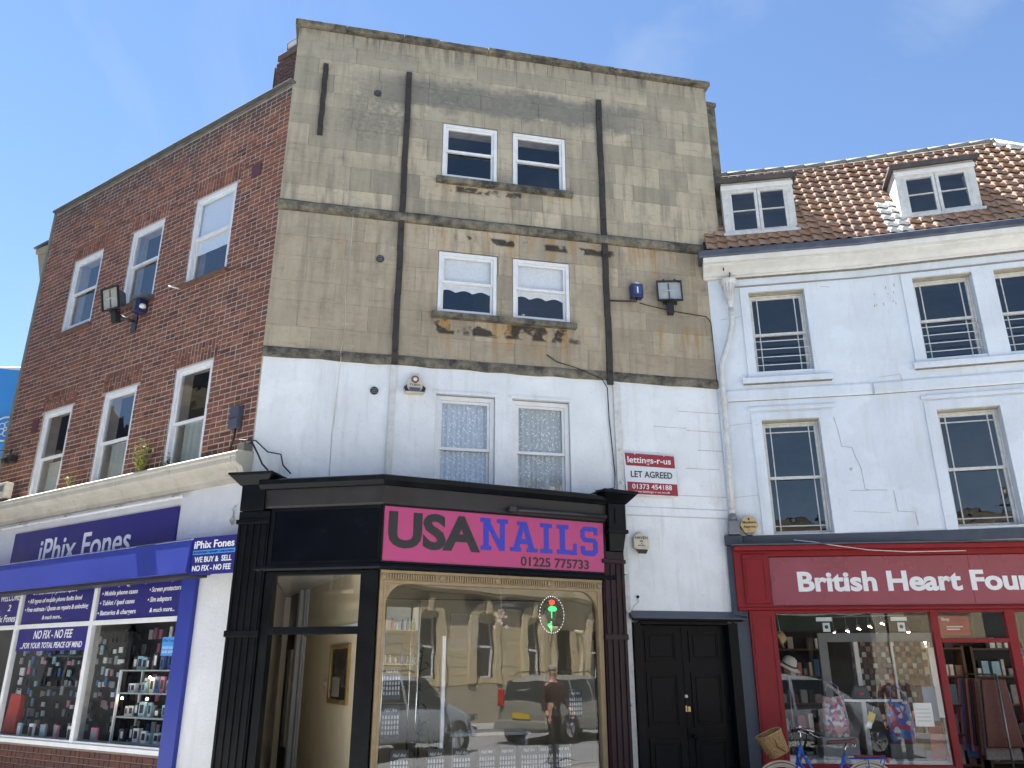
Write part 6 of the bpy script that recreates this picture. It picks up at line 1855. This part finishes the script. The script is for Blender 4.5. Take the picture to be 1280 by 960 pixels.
fr.tube([(.255,0,.85),(.42,0,.58),(.62,0,.31)], .017, 10); fr.tube([(.22,0,.72),(.40,0,.46),bb], .018, 10)
fr.tube([bb, st0], .017, 10)
for y in (-.05,.05): fr.tube([(bb[0],y*.4,bb[2]),(1.12,y,WR)], .009, 8); fr.tube([(.80,y*.3,.72),(1.12,y,WR)], .008, 8); fr.tube([(.20,y*.9,.66),(.10,y,.50),(0,y,WR)], [.014,.012,.009], 8)
fr.lathe([(.03,-.035),(.03,.035)], bb, 10, 'y')
fr.obj('frame', BBLUE, bk)
MB().tube([st0,(.865,0,.93)], .012, 8).obj('seat_post', CHROME, bk)
s_ = MB()
vs = []
for i, (x, w_, z) in enumerate(((.62,.018,.945),(.70,.03,.955),(.80,.055,.955),(.90,.10,.965),(.97,.10,.975),(1.0,.06,.97))):
    vs.append([(x,-w_,z-.02),(x,-w_*.7,z+.01),(x,0,z+.018),(x,w_*.7,z+.01),(x,w_,z-.02),(x,0,z-.03)])
flat = [p for r_ in vs for p in r_]; fs = [(0,1,2,3,4,5), tuple(range(30,36))[::-1]]
for i in range(5):
    for j in range(6):
        l = (j+1) % 6; fs.append((i*6+j,(i+1)*6+j,(i+1)*6+l,i*6+l))
s_._add(flat, fs, True); sd = s_.obj('saddle', BROWN, bk)
mb = MB()
for y in (-.05,.05): mb.tube([(.96,y,.94),(.97,y,.90),(.93,y,.885)], .008, 6)
mb.obj('saddle_spring', CHROME, sd)
hb = MB(); hb.tube([(.275,0,.90),(.29,0,1.06),(.25,0,1.09)], .012, 8)
hb.tube([(.46,-.28,1.06),(.36,-.27,1.10),(.26,-.15,1.11),(.25,0,1.09),(.26,.15,1.11),(.36,.27,1.10),(.46,.28,1.06)], .011, 8)
h_ = hb.obj('handlebar', CHROME, bk)
for y in (-.28,.28):
    MB().tube([(.40,y*.985,1.085),(.52,y,1.04)], .017, 8).obj('grip', BLACKPL, h_)
    MB().tube([(.34,y*.95,1.085),(.38,y*.93,1.05),(.46,y*.93,1.01)], .006, 6).obj('brake_lever', CHROME, h_)
MB().lathe([(.02,0),(.028,.01),(.026,.03),(.01,.04)], (.27,-.08,1.115), 10).obj('bell', CHROME, h_)
# basket: woven from real strands
ba = MB(); nst = 26
def bpt(k, v):
    a = 2*math.pi*k/nst; ca, sa = math.cos(a), math.sin(a)
    rx, ry = .13+.035*v, .17+.04*v
    e_ = .75
    x = math.copysign(abs(ca)**e_, ca)*rx; y = math.copysign(abs(sa)**e_, sa)*ry
    return Vector((x, y, .26*v))
BM = Matrix.Translation((-.02,0,.80)) @ Matrix.Rotation(R(-24),4,'Y')
ba = MB(BM)
for r_ in range(17):
    v = r_/16; pts = []
    for k in range(nst+1):
        p = bpt(k, v); q = p*(1+(.022 if (k+r_) % 2 else -.022)); q.z = p.z; pts.append(q)
    ba.tube(pts, .0075, 5, False)
for k in range(nst): ba.tube([bpt(k,0),bpt(k,.5),bpt(k,1)], .006, 4)
wick = paint('wicker', (.42,.26,.11), .7, .35, 40, .3, (.16,.09,.04), .6)
bo = ba.obj('basket', wick, bk)
rim = MB(BM); rim.tube([bpt(k,1.02) for k in range(nst+1)], .014, 6, False); rim.obj('basket_rim', wick, bo)
bt = MB(BM); bt.prism([(bpt(k,0).x*.98,bpt(k,0).y*.98) for k in range(nst)], -.004, .008); bt.obj('basket_base', wick, bo)
st3 = MB(BM); st3.tube([Vector((.14,.05,.24)),Vector((.02,-.205,.26)),Vector((-.01,-.205,.12)),Vector((.06,-.18,.01))], .006, 5); st3.obj('strap', BLACKPL, bo)
rk = MB()
for y in (-.055,0,.055): rk.tube([(.90,y,.75),(1.36,y,.75)], .007, 6)
for x in (.92,1.1,1.34): rk.tube([(x,-.06,.75),(x,.06,.75)], .007, 6)
for y in (-.06,.06): rk.tube([(1.10,y,.75),(1.13,y,WR)], .006, 6); rk.tube([(1.32,y,.75),(1.14,y,WR)], .006, 6)
rk.obj('rear_rack', BBLUE, bk)
MB().box(1.36,1.385,-.03,.03,.70,.76).obj('rear_light', paint('red_reflector', (.5,.02,.02), .2), bk)
MB().box(.96,1.30,-.06,.06,.765,.785).obj('rack_pad', paint('maroon_pad', (.22,.04,.05), .7), bk, bevel=.006)
ck_ = MB(); ring(ck_, (bb[0],-.06,bb[2]), .085, .006, n=24, m=5)
for a in (R(40), R(220)): ck_.tube([(bb[0],-.06,bb[2]),(bb[0]+.17*math.cos(a),-.075,bb[2]+.17*math.sin(a))], .008, 6); ck_.box(bb[0]+.17*math.cos(a)-.04,bb[0]+.17*math.cos(a)+.04,-.15,-.08,bb[2]+.17*math.sin(a)-.01,bb[2]+.17*math.sin(a)+.01)
ck_.obj('crankset', CHROME, bk)
MB().tube([(.32,.06,-.0),(.58,.05,.28)], .009, 6).obj('kickstand', BLACKPL, bk)
cb_ = MB(); cb_.tube([(.34,-.26,1.08),(.22,-.25,1.0),(.18,-.12,.86),(.22,-.02,.72)], .004, 4); cb_.tube([(.34,.26,1.08),(.20,.22,.98),(.20,.10,.84),(.30,.02,.66),(.6,.02,.4)], .004, 4); cb_.obj('brake_cable', BLKW, bk)

# ================================================================== banner at far left
t = thing('street_banner', 'light blue banner with a white round crest behind the brick building at far left', 'banner', Matrix.Translation((-9.0,15.0,0)))
SKYB = paint('banner_blue', (.055,.30,.72), .6, .05, 1, .02)
mb = MB(); n = 12; vs = []
for i in range(n+1):
    x = -2.9+3.2*i/n; y = .06*math.sin(i*.9)
    vs += [(x,y,3.3),(x,y,7.35-.01*i)]
mb._add(vs, [(2*i,2*i+2,2*i+3,2*i+1) for i in range(n)], True); mb.obj('cloth', SKYB, t)
MB().tube([(-3.0,0,7.37),(.4,0,7.26)], .03, 8).obj('top_rail', WHITEW, t)
MB().tube([(-3.05,.0,0),(-3.05,.0,7.6)], .05, 8).obj('pole', METALG, t)
cr = MB(); cc = (-.85,-.07,6.02)
ring(cr, cc, .24, .018, n=28, m=5)
for k in range(5):
    a0 = k*1.25; ring(cr, (cc[0]+.09*math.cos(a0),-.07,cc[2]+.09*math.sin(a0)), .06, .010, n=12, m=4)
cr.obj('crest', WHITET, t)
# ================================================================== the other side of the street (seen in the shop glass)
WGLASS = None
def refl_pane():
    m, nt, b = newmat('dark_window_pane')
    b.inputs['Base Color'].default_value = (.02,.025,.03,1); b.inputs['Roughness'].default_value = .06
    return m
PANED = refl_pane()
def masonry(name, a, c, rough=.9):
    m, nt, b = newmat(name); vec, _ = coords(nt)
    n1 = noise(nt, vec, 1.2, 7, .65); n2 = noise(nt, vec, 12, 5, .7)
    cc = mix(nt, mrange(nt, n1, .3, .7), a, c); cc = mix(nt, mrange(nt, n2, .55, .75, 0, .4), cc, tuple(v*.5 for v in a))
    nt.links.new(cc, b.inputs['Base Color']); b.inputs['Roughness'].default_value = rough
    bump(nt, b, n2, .4, .01)
    return m
BATH = masonry('sunlit_bath_stone', (.48,.39,.24), (.62,.52,.34))
SLATER = paint('slate_roof', (.07,.075,.09), .7, .25, 4, .2)
def far_window(F, root, x0, x1, z0, z1, mat=WHITEW, nx=2, nz=2, y=.12):
    f = MB(); f.wall(x0,x1,z0,z1,y-.03,y+.05,[(x0+.06,x1-.06,z0+.06,z1-.06)])
    for i in range(1,nx): xq = x0+(x1-x0)*i/nx; f.box(xq-.015,xq+.015,y-.02,y+.02,z0+.06,z1-.06)
    for i in range(1,nz): zq = z0+(z1-z0)*i/nz; f.box(x0+.06,x1-.06,y-.025,y+.02,zq-.02,zq+.02)
    w = f.obj('window', mat, root)
    MB().box(x0+.05,x1-.05,y+.021,y+.03,z0+.05,z1-.05).obj('pane', PANED, w)
    MB().box(x0-.08,x1+.08,-.09,.05,z0-.10,z0-.002).obj('window_sill', BATH, root)
def townhouse(name, label, F, W, H, wallm, wins, roofm=SLATER, roofh=2.2, depth=8, shop=None, gable=False):
    t = thing(name, label, 'building', F)
    holes = list(wins)
    if shop: holes.append(shop)
    w = MB(); w.wall(0,W,0,H,0,.3,holes); w.box(0,.3,.301,depth,0,H); w.box(W-.3,W,.301,depth,0,H); w.box(.3,W-.3,depth-.3,depth,0,H)
    w.box(.3,W-.3,.8,.9,0,H)
    w.obj('wall', wallm, t)
    for h in wins: far_window(F, t, *h)
    r = MB()
    if gable:
        r.hull([(-.2,-.25,H),(W/2,-.25,H+roofh),(W+.2,-.25,H)],[(-.2,depth+.2,H),(W/2,depth+.2,H+roofh),(W+.2,depth+.2,H)])
    else:
        r.hull([(-.1,-.3,H+.01),(-.1,depth/2,H+roofh),(-.1,depth+.1,H+.01)],[(W+.1,-.3,H+.01),(W+.1,depth/2,H+roofh),(W+.1,depth+.1,H+.01)])
    r.obj('roof', roofm, t)
    c = MB(); c.box(-.05,W+.05,-.22,-.001,H-.28,H-.05); c.box(-.05,W+.05,-.12,-.001,H-.45,H-.281); c.obj('cornice', BATH, t)
    if shop:
        x0,x1,z0,z1 = shop
        f = MB(); n = max(1, int((x1-x0)/1.6))
        f.box(x0,x1,-.10,-.001,z1,z1+.5)
        for i in range(n+1):
            xq = x0+(x1-x0)*i/n; f.box(xq-.05,xq+.05,.02,.12,z0,z1)
        f.box(x0,x1,.03,.11,z0,z0+.5)
        f.obj('shopfront', paint('dark_green_front', (.03,.05,.04), .4), t)
        MB().box(x0,x1,.13,.14,z0+.5,z1).obj('pane', PANED, t)
    return t
# the bank
FB = frame((34.0,-4.0), 180)
bw = 26.0
def bx(xw): return 34.0-xw
gw = []; 
for xc in (10.9,13.5,16.1,19.9,22.5,25.1): gw.append((bx(xc)-.42, bx(xc)+.42, 1.30, 3.25))
bdoor = (bx(18.2), bx(17.2), .15, 3.1)
uw = [(bx(xc)-.45, bx(xc)+.45, 5.2, 6.8) for xc in (10.9,13.5,16.1,18.7,21.3,23.9)]
bank = townhouse('bank_building', 'sunlit stone bank with arched piers across the street, mirrored in the nail shop window', FB, bw, 7.5, BATH, uw, depth=9, roofh=1.0, shop=None)
# ground floor skin with rusticated courses and real openings in front of it
holes = gw+[bdoor]
mb = MB()
z = 1.12
while z < 4.0:
    mb.wall(0,bw,z,min(z+.285,4.02),-.32,-.001,holes); z += .30
mb.wall(0,bw,1.10,4.04,-.295,-.0015,holes)
mb.obj('rusticated_front', BATH, bank)
mb = MB(); mb.wall(0,bw,0,1.095,-.42,-.001,[bdoor]); mb.obj('plinth', masonry('pale_plinth', (.34,.30,.22), (.42,.37,.28)), bank)
mb = MB(); mb.box(0,bw,-.50,-.001,4.06,4.16); mb.box(0,bw,-.62,-.001,4.165,4.36); mb.box(0,bw,-.56,-.001,4.365,4.45); mb.obj('cornice', BATH, bank)
for h in gw:
    xm = (h[0]+h[1])/2
    p = MB(); p.box(h[0]-.34,h[0]-.02,-.46,-.33,1.12,3.30); p.box(h[1]+.02,h[1]+.34,-.46,-.33,1.12,3.30)
    a = [(xm+.78*math.cos(q), 3.30+.55*math.sin(q)) for q in [math.pi*k/10 for k in range(11)]]
    b = [(xm+.42*math.cos(q), 3.30+.22*math.sin(q)) for q in [math.pi*k/10 for k in range(11)]]
    for k in range(10): p.poly([b[k], a[k], a[k+1], b[k+1]][::-1], -.45-.001*k, -.33)
    p.box(xm-.10,xm+.10,-.54,-.33,3.45,3.98)
    p.obj('window_surround', BATH, bank, bevel=.01)
    f = MB(); f.wall(h[0]-.01,h[1]+.01,h[2],h[3],-.20,-.14,[(h[0]+.06,h[1]-.06,h[2]+.08,h[3]-.06)]); f.box(h[0]+.06,h[1]-.06,-.19,-.15,2.25,2.31)
    w = f.obj('window', WHITEW, bank); MB().box(h[0],h[1],-.138,-.13,h[2],h[3]).obj('pane', PANED, w)
mb = MB(); mb.box(bdoor[0],bdoor[1],-.06,-.002,.15,3.1); mb.obj('door', BLACKP, bank)
for s_ in (bdoor[0]-.35, bdoor[1]+.12):
    MB().lathe([(.16,0),(.16,.1),(.12,.14),(.11,2.6),(.15,2.66),(.17,2.8)], (s_+.11,-.62,.35), 14).obj('column', BATH, bank)
sg = MB().box(bx(16.2),bx(12.6),-.36,-.322,3.68,3.99).obj('sign_strip', paint('bank_sign_dark', (.05,.04,.07), .4), bank)
text('NatWest', WHITET, sg, bx(15.0), -.362, 3.75, .16, w=.95, bold=.02)
# neighbours behind and to the left
FN = frame((8.0-.02,-4.0), 180)
CREAMR = masonry('cream_render', (.55,.50,.40), (.66,.61,.50)); REDB = masonry('far_red_brick', (.13,.10,.08), (.19,.15,.12)); GREYST = masonry('grey_stone', (.15,.14,.12), (.22,.20,.17))
def grid(W, zs, n, w=.9):
    return [(W*(i+.5)/n-w/2, W*(i+.5)/n+w/2, a, b) for (a,b) in zs for i in range(n)]
townhouse('cream_townhouse', 'cream rendered townhouse with a dark green shopfront behind the photographer', FN, 11.0, 5.9, CREAMR, grid(11.0, [(3.7,5.0)], 4), shop=(.5,10.5,.1,2.7), roofh=.7)
townhouse('stone_townhouse', 'grey stone townhouse with a steep slate roof left of the cream townhouse', frame((-3.05,-4.2),180), 9.0, 8.8, GREYST, grid(9.0, [(3.9,5.5),(6.4,7.9)], 4), shop=(.5,8.5,.1,2.8))
townhouse('brick_townhouse', 'dark brick house at the far left across the street', frame((-12.1,-3.4),180-22), 8.0, 8.0, REDB, grid(8.0, [(3.9,5.3),(6.0,7.3)], 3), shop=(.5,7.5,.1,2.7))
townhouse('gabled_house', 'stone house with a pointed gable facing the brick building, mirrored in its windows', frame((-14.6,5.0),90), 6.0, 8.6, GREYST, grid(6.0, [(1.2,2.6),(3.9,5.4),(6.4,7.9)], 2), gable=True, roofh=3.0)
townhouse('gabled_house', 'cream house with a low gable beyond the pointed stone gable on the left street', frame((-14.9,11.1),90), 5.0, 6.6, CREAMR, grid(5.0, [(1.2,2.6),(3.9,5.4)], 2), gable=True, roofh=2.4)

# ---- cars
SILVER = paint('silver_car_paint', (.42,.41,.36), .28, .05, 2, 0, metal=.5)
GREYC = paint('pale_blue_car_paint', (.45,.48,.52), .28, .05, 2, 0, metal=.4)
def ringsec(x, zb, zw, zr, hb, hw, hr):
    return [(x,-hb*.9,zb),(x,-hb,zb+.12),(x,-hw,zw*.6+zb*.4),(x,-hw*.97,zw),(x,-hr,zr-.05),(x,-hr*.8,zr),(x,hr*.8,zr),(x,hr,zr-.05),(x,hw*.97,zw),(x,hw,zw*.6+zb*.4),(x,hb,zb+.12),(x,hb*.9,zb)]
def make_car(label, M4, body_m, hatch=True):
    t = thing('parked_car', label, 'car', M4, 'cars standing in the street')
    S_ = [(-2.15,.38,.82,.92,.74,.80,.72),(-2.05,.26,.95,1.30,.80,.86,.66),(-1.90,.24,.98,1.50,.82,.88,.64),(-1.3,.22,.98,1.60,.83,.89,.64),(-.2,.22,.96,1.62,.83,.89,.64),(.5,.22,.96,1.55,.83,.89,.63),(1.15,.22,.97,1.05,.83,.88,.72),(1.8,.22,.88,.93,.82,.85,.70),(2.12,.28,.68,.75,.74,.78,.62)]
    mb = MB(); vs = []
    for s_ in S_: vs += ringsec(*s_)
    fs = []; n = 12
    for i in range(len(S_)-1):
        for k in range(n):
            l = (k+1) % n; fs.append((i*n+k,i*n+l,(i+1)*n+l,(i+1)*n+k))
    fs.append(tuple(range(n))[::-1]); fs.append(tuple(range((len(S_)-1)*n, len(S_)*n)))
    mb._add(vs, fs, True); b = mb.obj('body', body_m, t); 
    sm = b.modifiers.new('smooth', 'SUBSURF'); sm.levels = 1; sm.render_levels = 1
    for sy in (-1, 1):
        for (xa, xb_, xc, xd) in ((-1.82,-1.18,-1.18,-1.72),(-1.10,-.25,-.25,-1.10),(-.17,.95,.42,-.17)):
            g_ = MB(); y0, y1 = .862*sy, .672*sy
            g_._add([(xa,y0,1.02),(xb_,y0,1.02),(xc,y1,1.47),(xd,y1,1.47),(xa,y0*.97,1.02),(xb_,y0*.97,1.02),(xc,y1*.96,1.47),(xd,y1*.96,1.47)], [(0,1,2,3),(7,6,5,4),(0,4,5,1),(1,5,6,2),(2,6,7,3),(3,7,4,0)])
            g_.obj('side_window', PANED, t)
    g_ = MB(); g_.hull([(-2.14,-.60,1.02),(-2.14,.60,1.02),(-1.97,.54,1.44),(-1.97,-.54,1.44)],[(-2.06,-.60,1.02),(-2.06,.60,1.02),(-1.9,.54,1.44),(-1.9,-.54,1.44)]); g_.obj('rear_window', PANED, t)
    g_ = MB(); g_.hull([(1.14,-.66,1.07),(1.14,.66,1.07),(.58,.56,1.52),(.58,-.56,1.52)],[(1.04,-.66,1.04),(1.04,.66,1.04),(.5,.56,1.48),(.5,-.56,1.48)]); g_.obj('windscreen', PANED, t)
    for x in (-1.35, 1.35):
        for y in (-.80,.80):
            s_ = 1 if y > 0 else -1
            w = MB().lathe([(.30,-.10),(.325,-.08),(.33,0),(.325,.08),(.30,.10)], (x,y,.33), 24, 'y').obj('wheel', TYRE, t)
            MB().lathe([(.20,-.112 if s_ < 0 else .100),(.19,-.104 if s_ < 0 else .112)], (x,y,.33), 20, 'y').obj('rim', CHROME, w)
            for k in range(5):
                a = k*1.257
                MB().tube([(x,y+s_*.114,.33),(x+.17*math.cos(a),y+s_*.116,.33+.17*math.sin(a))], .018, 5).obj('spoke', METALG, w)
            MB().lathe([(.37,-.11),(.37,.11)], (x,y*.985,.34), 24, 'y').obj('wheel_arch', BLACKPL, t)
    for y in (-.70,.70):
        MB().box(-2.17,-2.04,y-.09,y+.09,.86,1.22).obj('tail_light', paint('red_lens', (.45,.02,.015), .15, .1, 9, 0), t, bevel=.02)
        MB().box(2.0,2.13,y-.14,y+.10,.66,.80).obj('headlight', CHROME, t, bevel=.02)
    MB().box(-2.20,-2.17,-.26,.26,.60,.71).obj('number_plate', paint('yellow_plate', (.60,.42,.03), .5), t)
    MB().box(-2.22,-2.0,-.80,.80,.34,.56).obj('bumper', body_m, t, bevel=.04); MB().box(2.05,2.2,-.74,.74,.30,.52).obj('bumper', body_m, t, bevel=.04)
    for y in (-.55,.55): MB().tube([(-1.7,y,1.60),(-1.5,y,1.66),(.1,y,1.665),(.3,y,1.61)], .015, 6).obj('roof_rail', BLACKPL, t)
    for y in (-.95,.95): MB().box(.72,.86,y-.07,y+.07,1.02,1.14).obj('wing_mirror', body_m, t, bevel=.02)
    return t
make_car('silver people carrier parked in the street, its red rear light towards the nail shop', Matrix.Translation((10.6,2.3,-.09)) @ Matrix.Rotation(R(-4),4,'Z'), SILVER)
make_car('pale blue-grey car further left in the street, mirrored beside the pot plant', Matrix.Translation((4.6,2.0,-.09)) @ Matrix.Rotation(R(-3),4,'Z'), GREYC)

# ---- bollard and street lamp post mirrored in the glass
t = thing('bollard', 'black bollard with a ring collar on the near pavement', 'bollard', Matrix.Translation((4.3,6.9,.02)))
MB().lathe([(.09,0),(.09,.08),(.06,.12),(.055,.80),(.075,.82),(.075,.86),(.055,.88),(.06,.95),(.03,1.0)], (0,0,0), 14).obj('post', BLACKPL, t)

# ---- pedestrian mirrored in the nail shop window
def skin(name, chains, mat, parent, sub=2):
    """chains: list of [(x,y,z,r), ...]; first vertex of each later chain may repeat an existing vertex index via ('i', idx)"""
    vs = []; es = []; rs = []
    for ch_ in chains:
        prev = None
        for q in ch_:
            if q[0] == 'i': prev = q[1]; continue
            vs.append(q[:3]); rs.append(q[3]); i = len(vs)-1
            if prev is not None: es.append((prev, i))
            prev = i
    me = bpy.data.meshes.new(name); me.from_pydata(vs, es, []); me.materials.append(mat)
    o = bpy.data.objects.new(name, me); COL.objects.link(o); o.parent = parent
    sk = o.modifiers.new('skin', 'SKIN'); sk.use_smooth_shade = True
    if not me.skin_vertices: me.attributes
    return o, rs, me
def skin_obj(name, chains, mat, parent, sub=2):
    import bmesh
    vs = []; es = []; rs = []
    for ch_ in chains:
        prev = None
        for q in ch_:
            if q[0] == 'i': prev = q[1]; continue
            vs.append(q[:3]); rs.append(q[3]); i = len(vs)-1
            if prev is not None: es.append((prev, i))
            prev = i
    bm = bmesh.new(); lay_ = bm.verts.layers.skin.verify()
    bv = []
    for p, r_ in zip(vs, rs):
        v = bm.verts.new(p); v[lay_].radius = r_ if isinstance(r_, tuple) else (r_, r_); bv.append(v)
    bv[0][lay_].use_root = True
    for a, b in es: bm.edges.new((bv[a], bv[b]))
    me = bpy.data.meshes.new(name); bm.to_mesh(me); bm.free(); me.materials.append(mat)
    o = bpy.data.objects.new(name, me); COL.objects.link(o); o.parent = parent
    sk = o.modifiers.new('skin', 'SKIN'); sk.use_smooth_shade = True
    sb_ = o.modifiers.new('sub', 'SUBSURF'); sb_.levels = sub; sb_.render_levels = sub
    return o
per = thing('person', 'person in dark red jacket and black trousers in the street, mirrored in the glass', 'person', Matrix.Translation((5.9,5.55,-.09)) @ Matrix.Rotation(R(100),4,'Z'))
SKIN = paint('skin', (.45,.26,.19), .55, .06, 8, 0); JACK = paint('dark_red_jacket', (.035,.012,.014), .8, .2, 8, .1); TROU = paint('black_trousers', (.018,.018,.022), .85, .2, 8, .1); HAIR = paint('grey_hair', (.25,.22,.19), .7, .3, 30, .2)
# local frame: facing +x; z up, y to the left
bodyc = [[(0,0,.95,(.15,.10)),(0,0,1.15,(.14,.10)),(0,0,1.38,(.16,.10)),(0,0,1.48,(.06,.06)),(.01,0,1.56,(.055,.06)),(.015,0,1.64,(.078,.09)),(.01,0,1.73,(.072,.085))],
         [('i',2),(0,.19,1.42,.05),(-.03,.24,1.15,.04),(.08,.25,.92,.032),(.12,.25,.84,.03)],
         [('i',2),(0,-.19,1.42,.05),(.05,-.24,1.15,.04),(.20,-.24,.98,.032),(.27,-.24,.93,.03)],
         [('i',0),(.02,.10,.88,.085),(.10,.10,.50,.055),(.06,.10,.10,.04),(.19,.11,.045,.035)],
         [('i',0),(-.02,-.10,.88,.085),(-.05,-.10,.50,.055),(-.22,-.10,.14,.04),(-.12,-.11,.05,.035)]]
bd = skin_obj('body', bodyc, SKIN, per)
for (hx,hy,hz,sy) in ((.13,.25,.82,1),(.29,-.24,.92,-1)):
    hc = [[(hx-.01,hy,hz+.02,.026),(hx+.02,hy,hz-.03,(.034,.018))]]
    for k in range(4): hc.append([('i',1),(hx+.02+.016*(k-1.5),hy,hz-.07,.009),(hx+.03+.016*(k-1.5),hy-.01*sy,hz-.10-.008*(k in (1,2)),.008),(hx+.035+.016*(k-1.5),hy-.03*sy,hz-.115,.007)])
    hc.append([('i',0),(hx+.05,hy-.01*sy,hz-.02,.010),(hx+.07,hy-.02*sy,hz-.05,.009)])
    skin_obj('hand', hc, SKIN, per, 1)
skin_obj('jacket', [[(0,0,.90,(.175,.125)),(0,0,1.15,(.17,.125)),(0,0,1.38,(.19,.125)),(0,0,1.47,(.08,.08))],[('i',2),(0,.20,1.42,.065),(-.03,.25,1.15,.055),(.075,.25,.93,.045)],[('i',2),(0,-.20,1.42,.065),(.05,-.25,1.15,.055),(.19,-.245,.985,.045)]], JACK, per)
skin_obj('trousers', [[(0,0,.96,(.16,.115)),(.0,0,.90,(.16,.115))],[('i',1),(.02,.10,.84,.10),(.10,.10,.50,.075),(.06,.10,.12,.06)],[('i',1),(-.02,-.10,.84,.10),(-.05,-.10,.50,.075),(-.21,-.10,.17,.06)]], TROU, per)
hd = MB(); hd.lathe([(.0,-.02),(.085,-.015),(.098,.03),(.085,.075),(.045,.105),(.0,.112)], (-.005,0,1.70), 14); hd.obj('hair', HAIR, per)
for (x, y, z, rz_) in ((.16,.11,.045,0),(-.16,-.11,.055,0)):
    MB().hull([(x-.13,y-.045,z-.045),(x+.13,y-.045,z-.045),(x+.13,y+.045,z-.045),(x-.13,y+.045,z-.045)],[(x-.12,y-.035,z+.05),(x+.06,y-.035,z+.02),(x+.06,y+.035,z+.02),(x-.12,y+.035,z+.05)]).obj('shoe', BLACKPL, per, bevel=.015)
fc = MB(); fc.lathe([(.0,0),(.012,.01),(.0,.04)], (.092,0,1.635), 6, 'z'); fc.obj('nose', SKIN, per)
for y in (-.03,.03): MB().lathe([(.0,-.008),(.009,0),(.0,.008)], (.088,y,1.665), 8).obj('eye', DARKT, per)
for y in (-.088,.088): MB().lathe([(.0,-.03),(.014,0),(.0,.03)], (.01,y,1.65), 8).obj('ear', SKIN, per)
MB().box(.084,.092,-.025,.025,1.595,1.603).obj('mouth', paint('lips', (.30,.10,.09), .5), per)
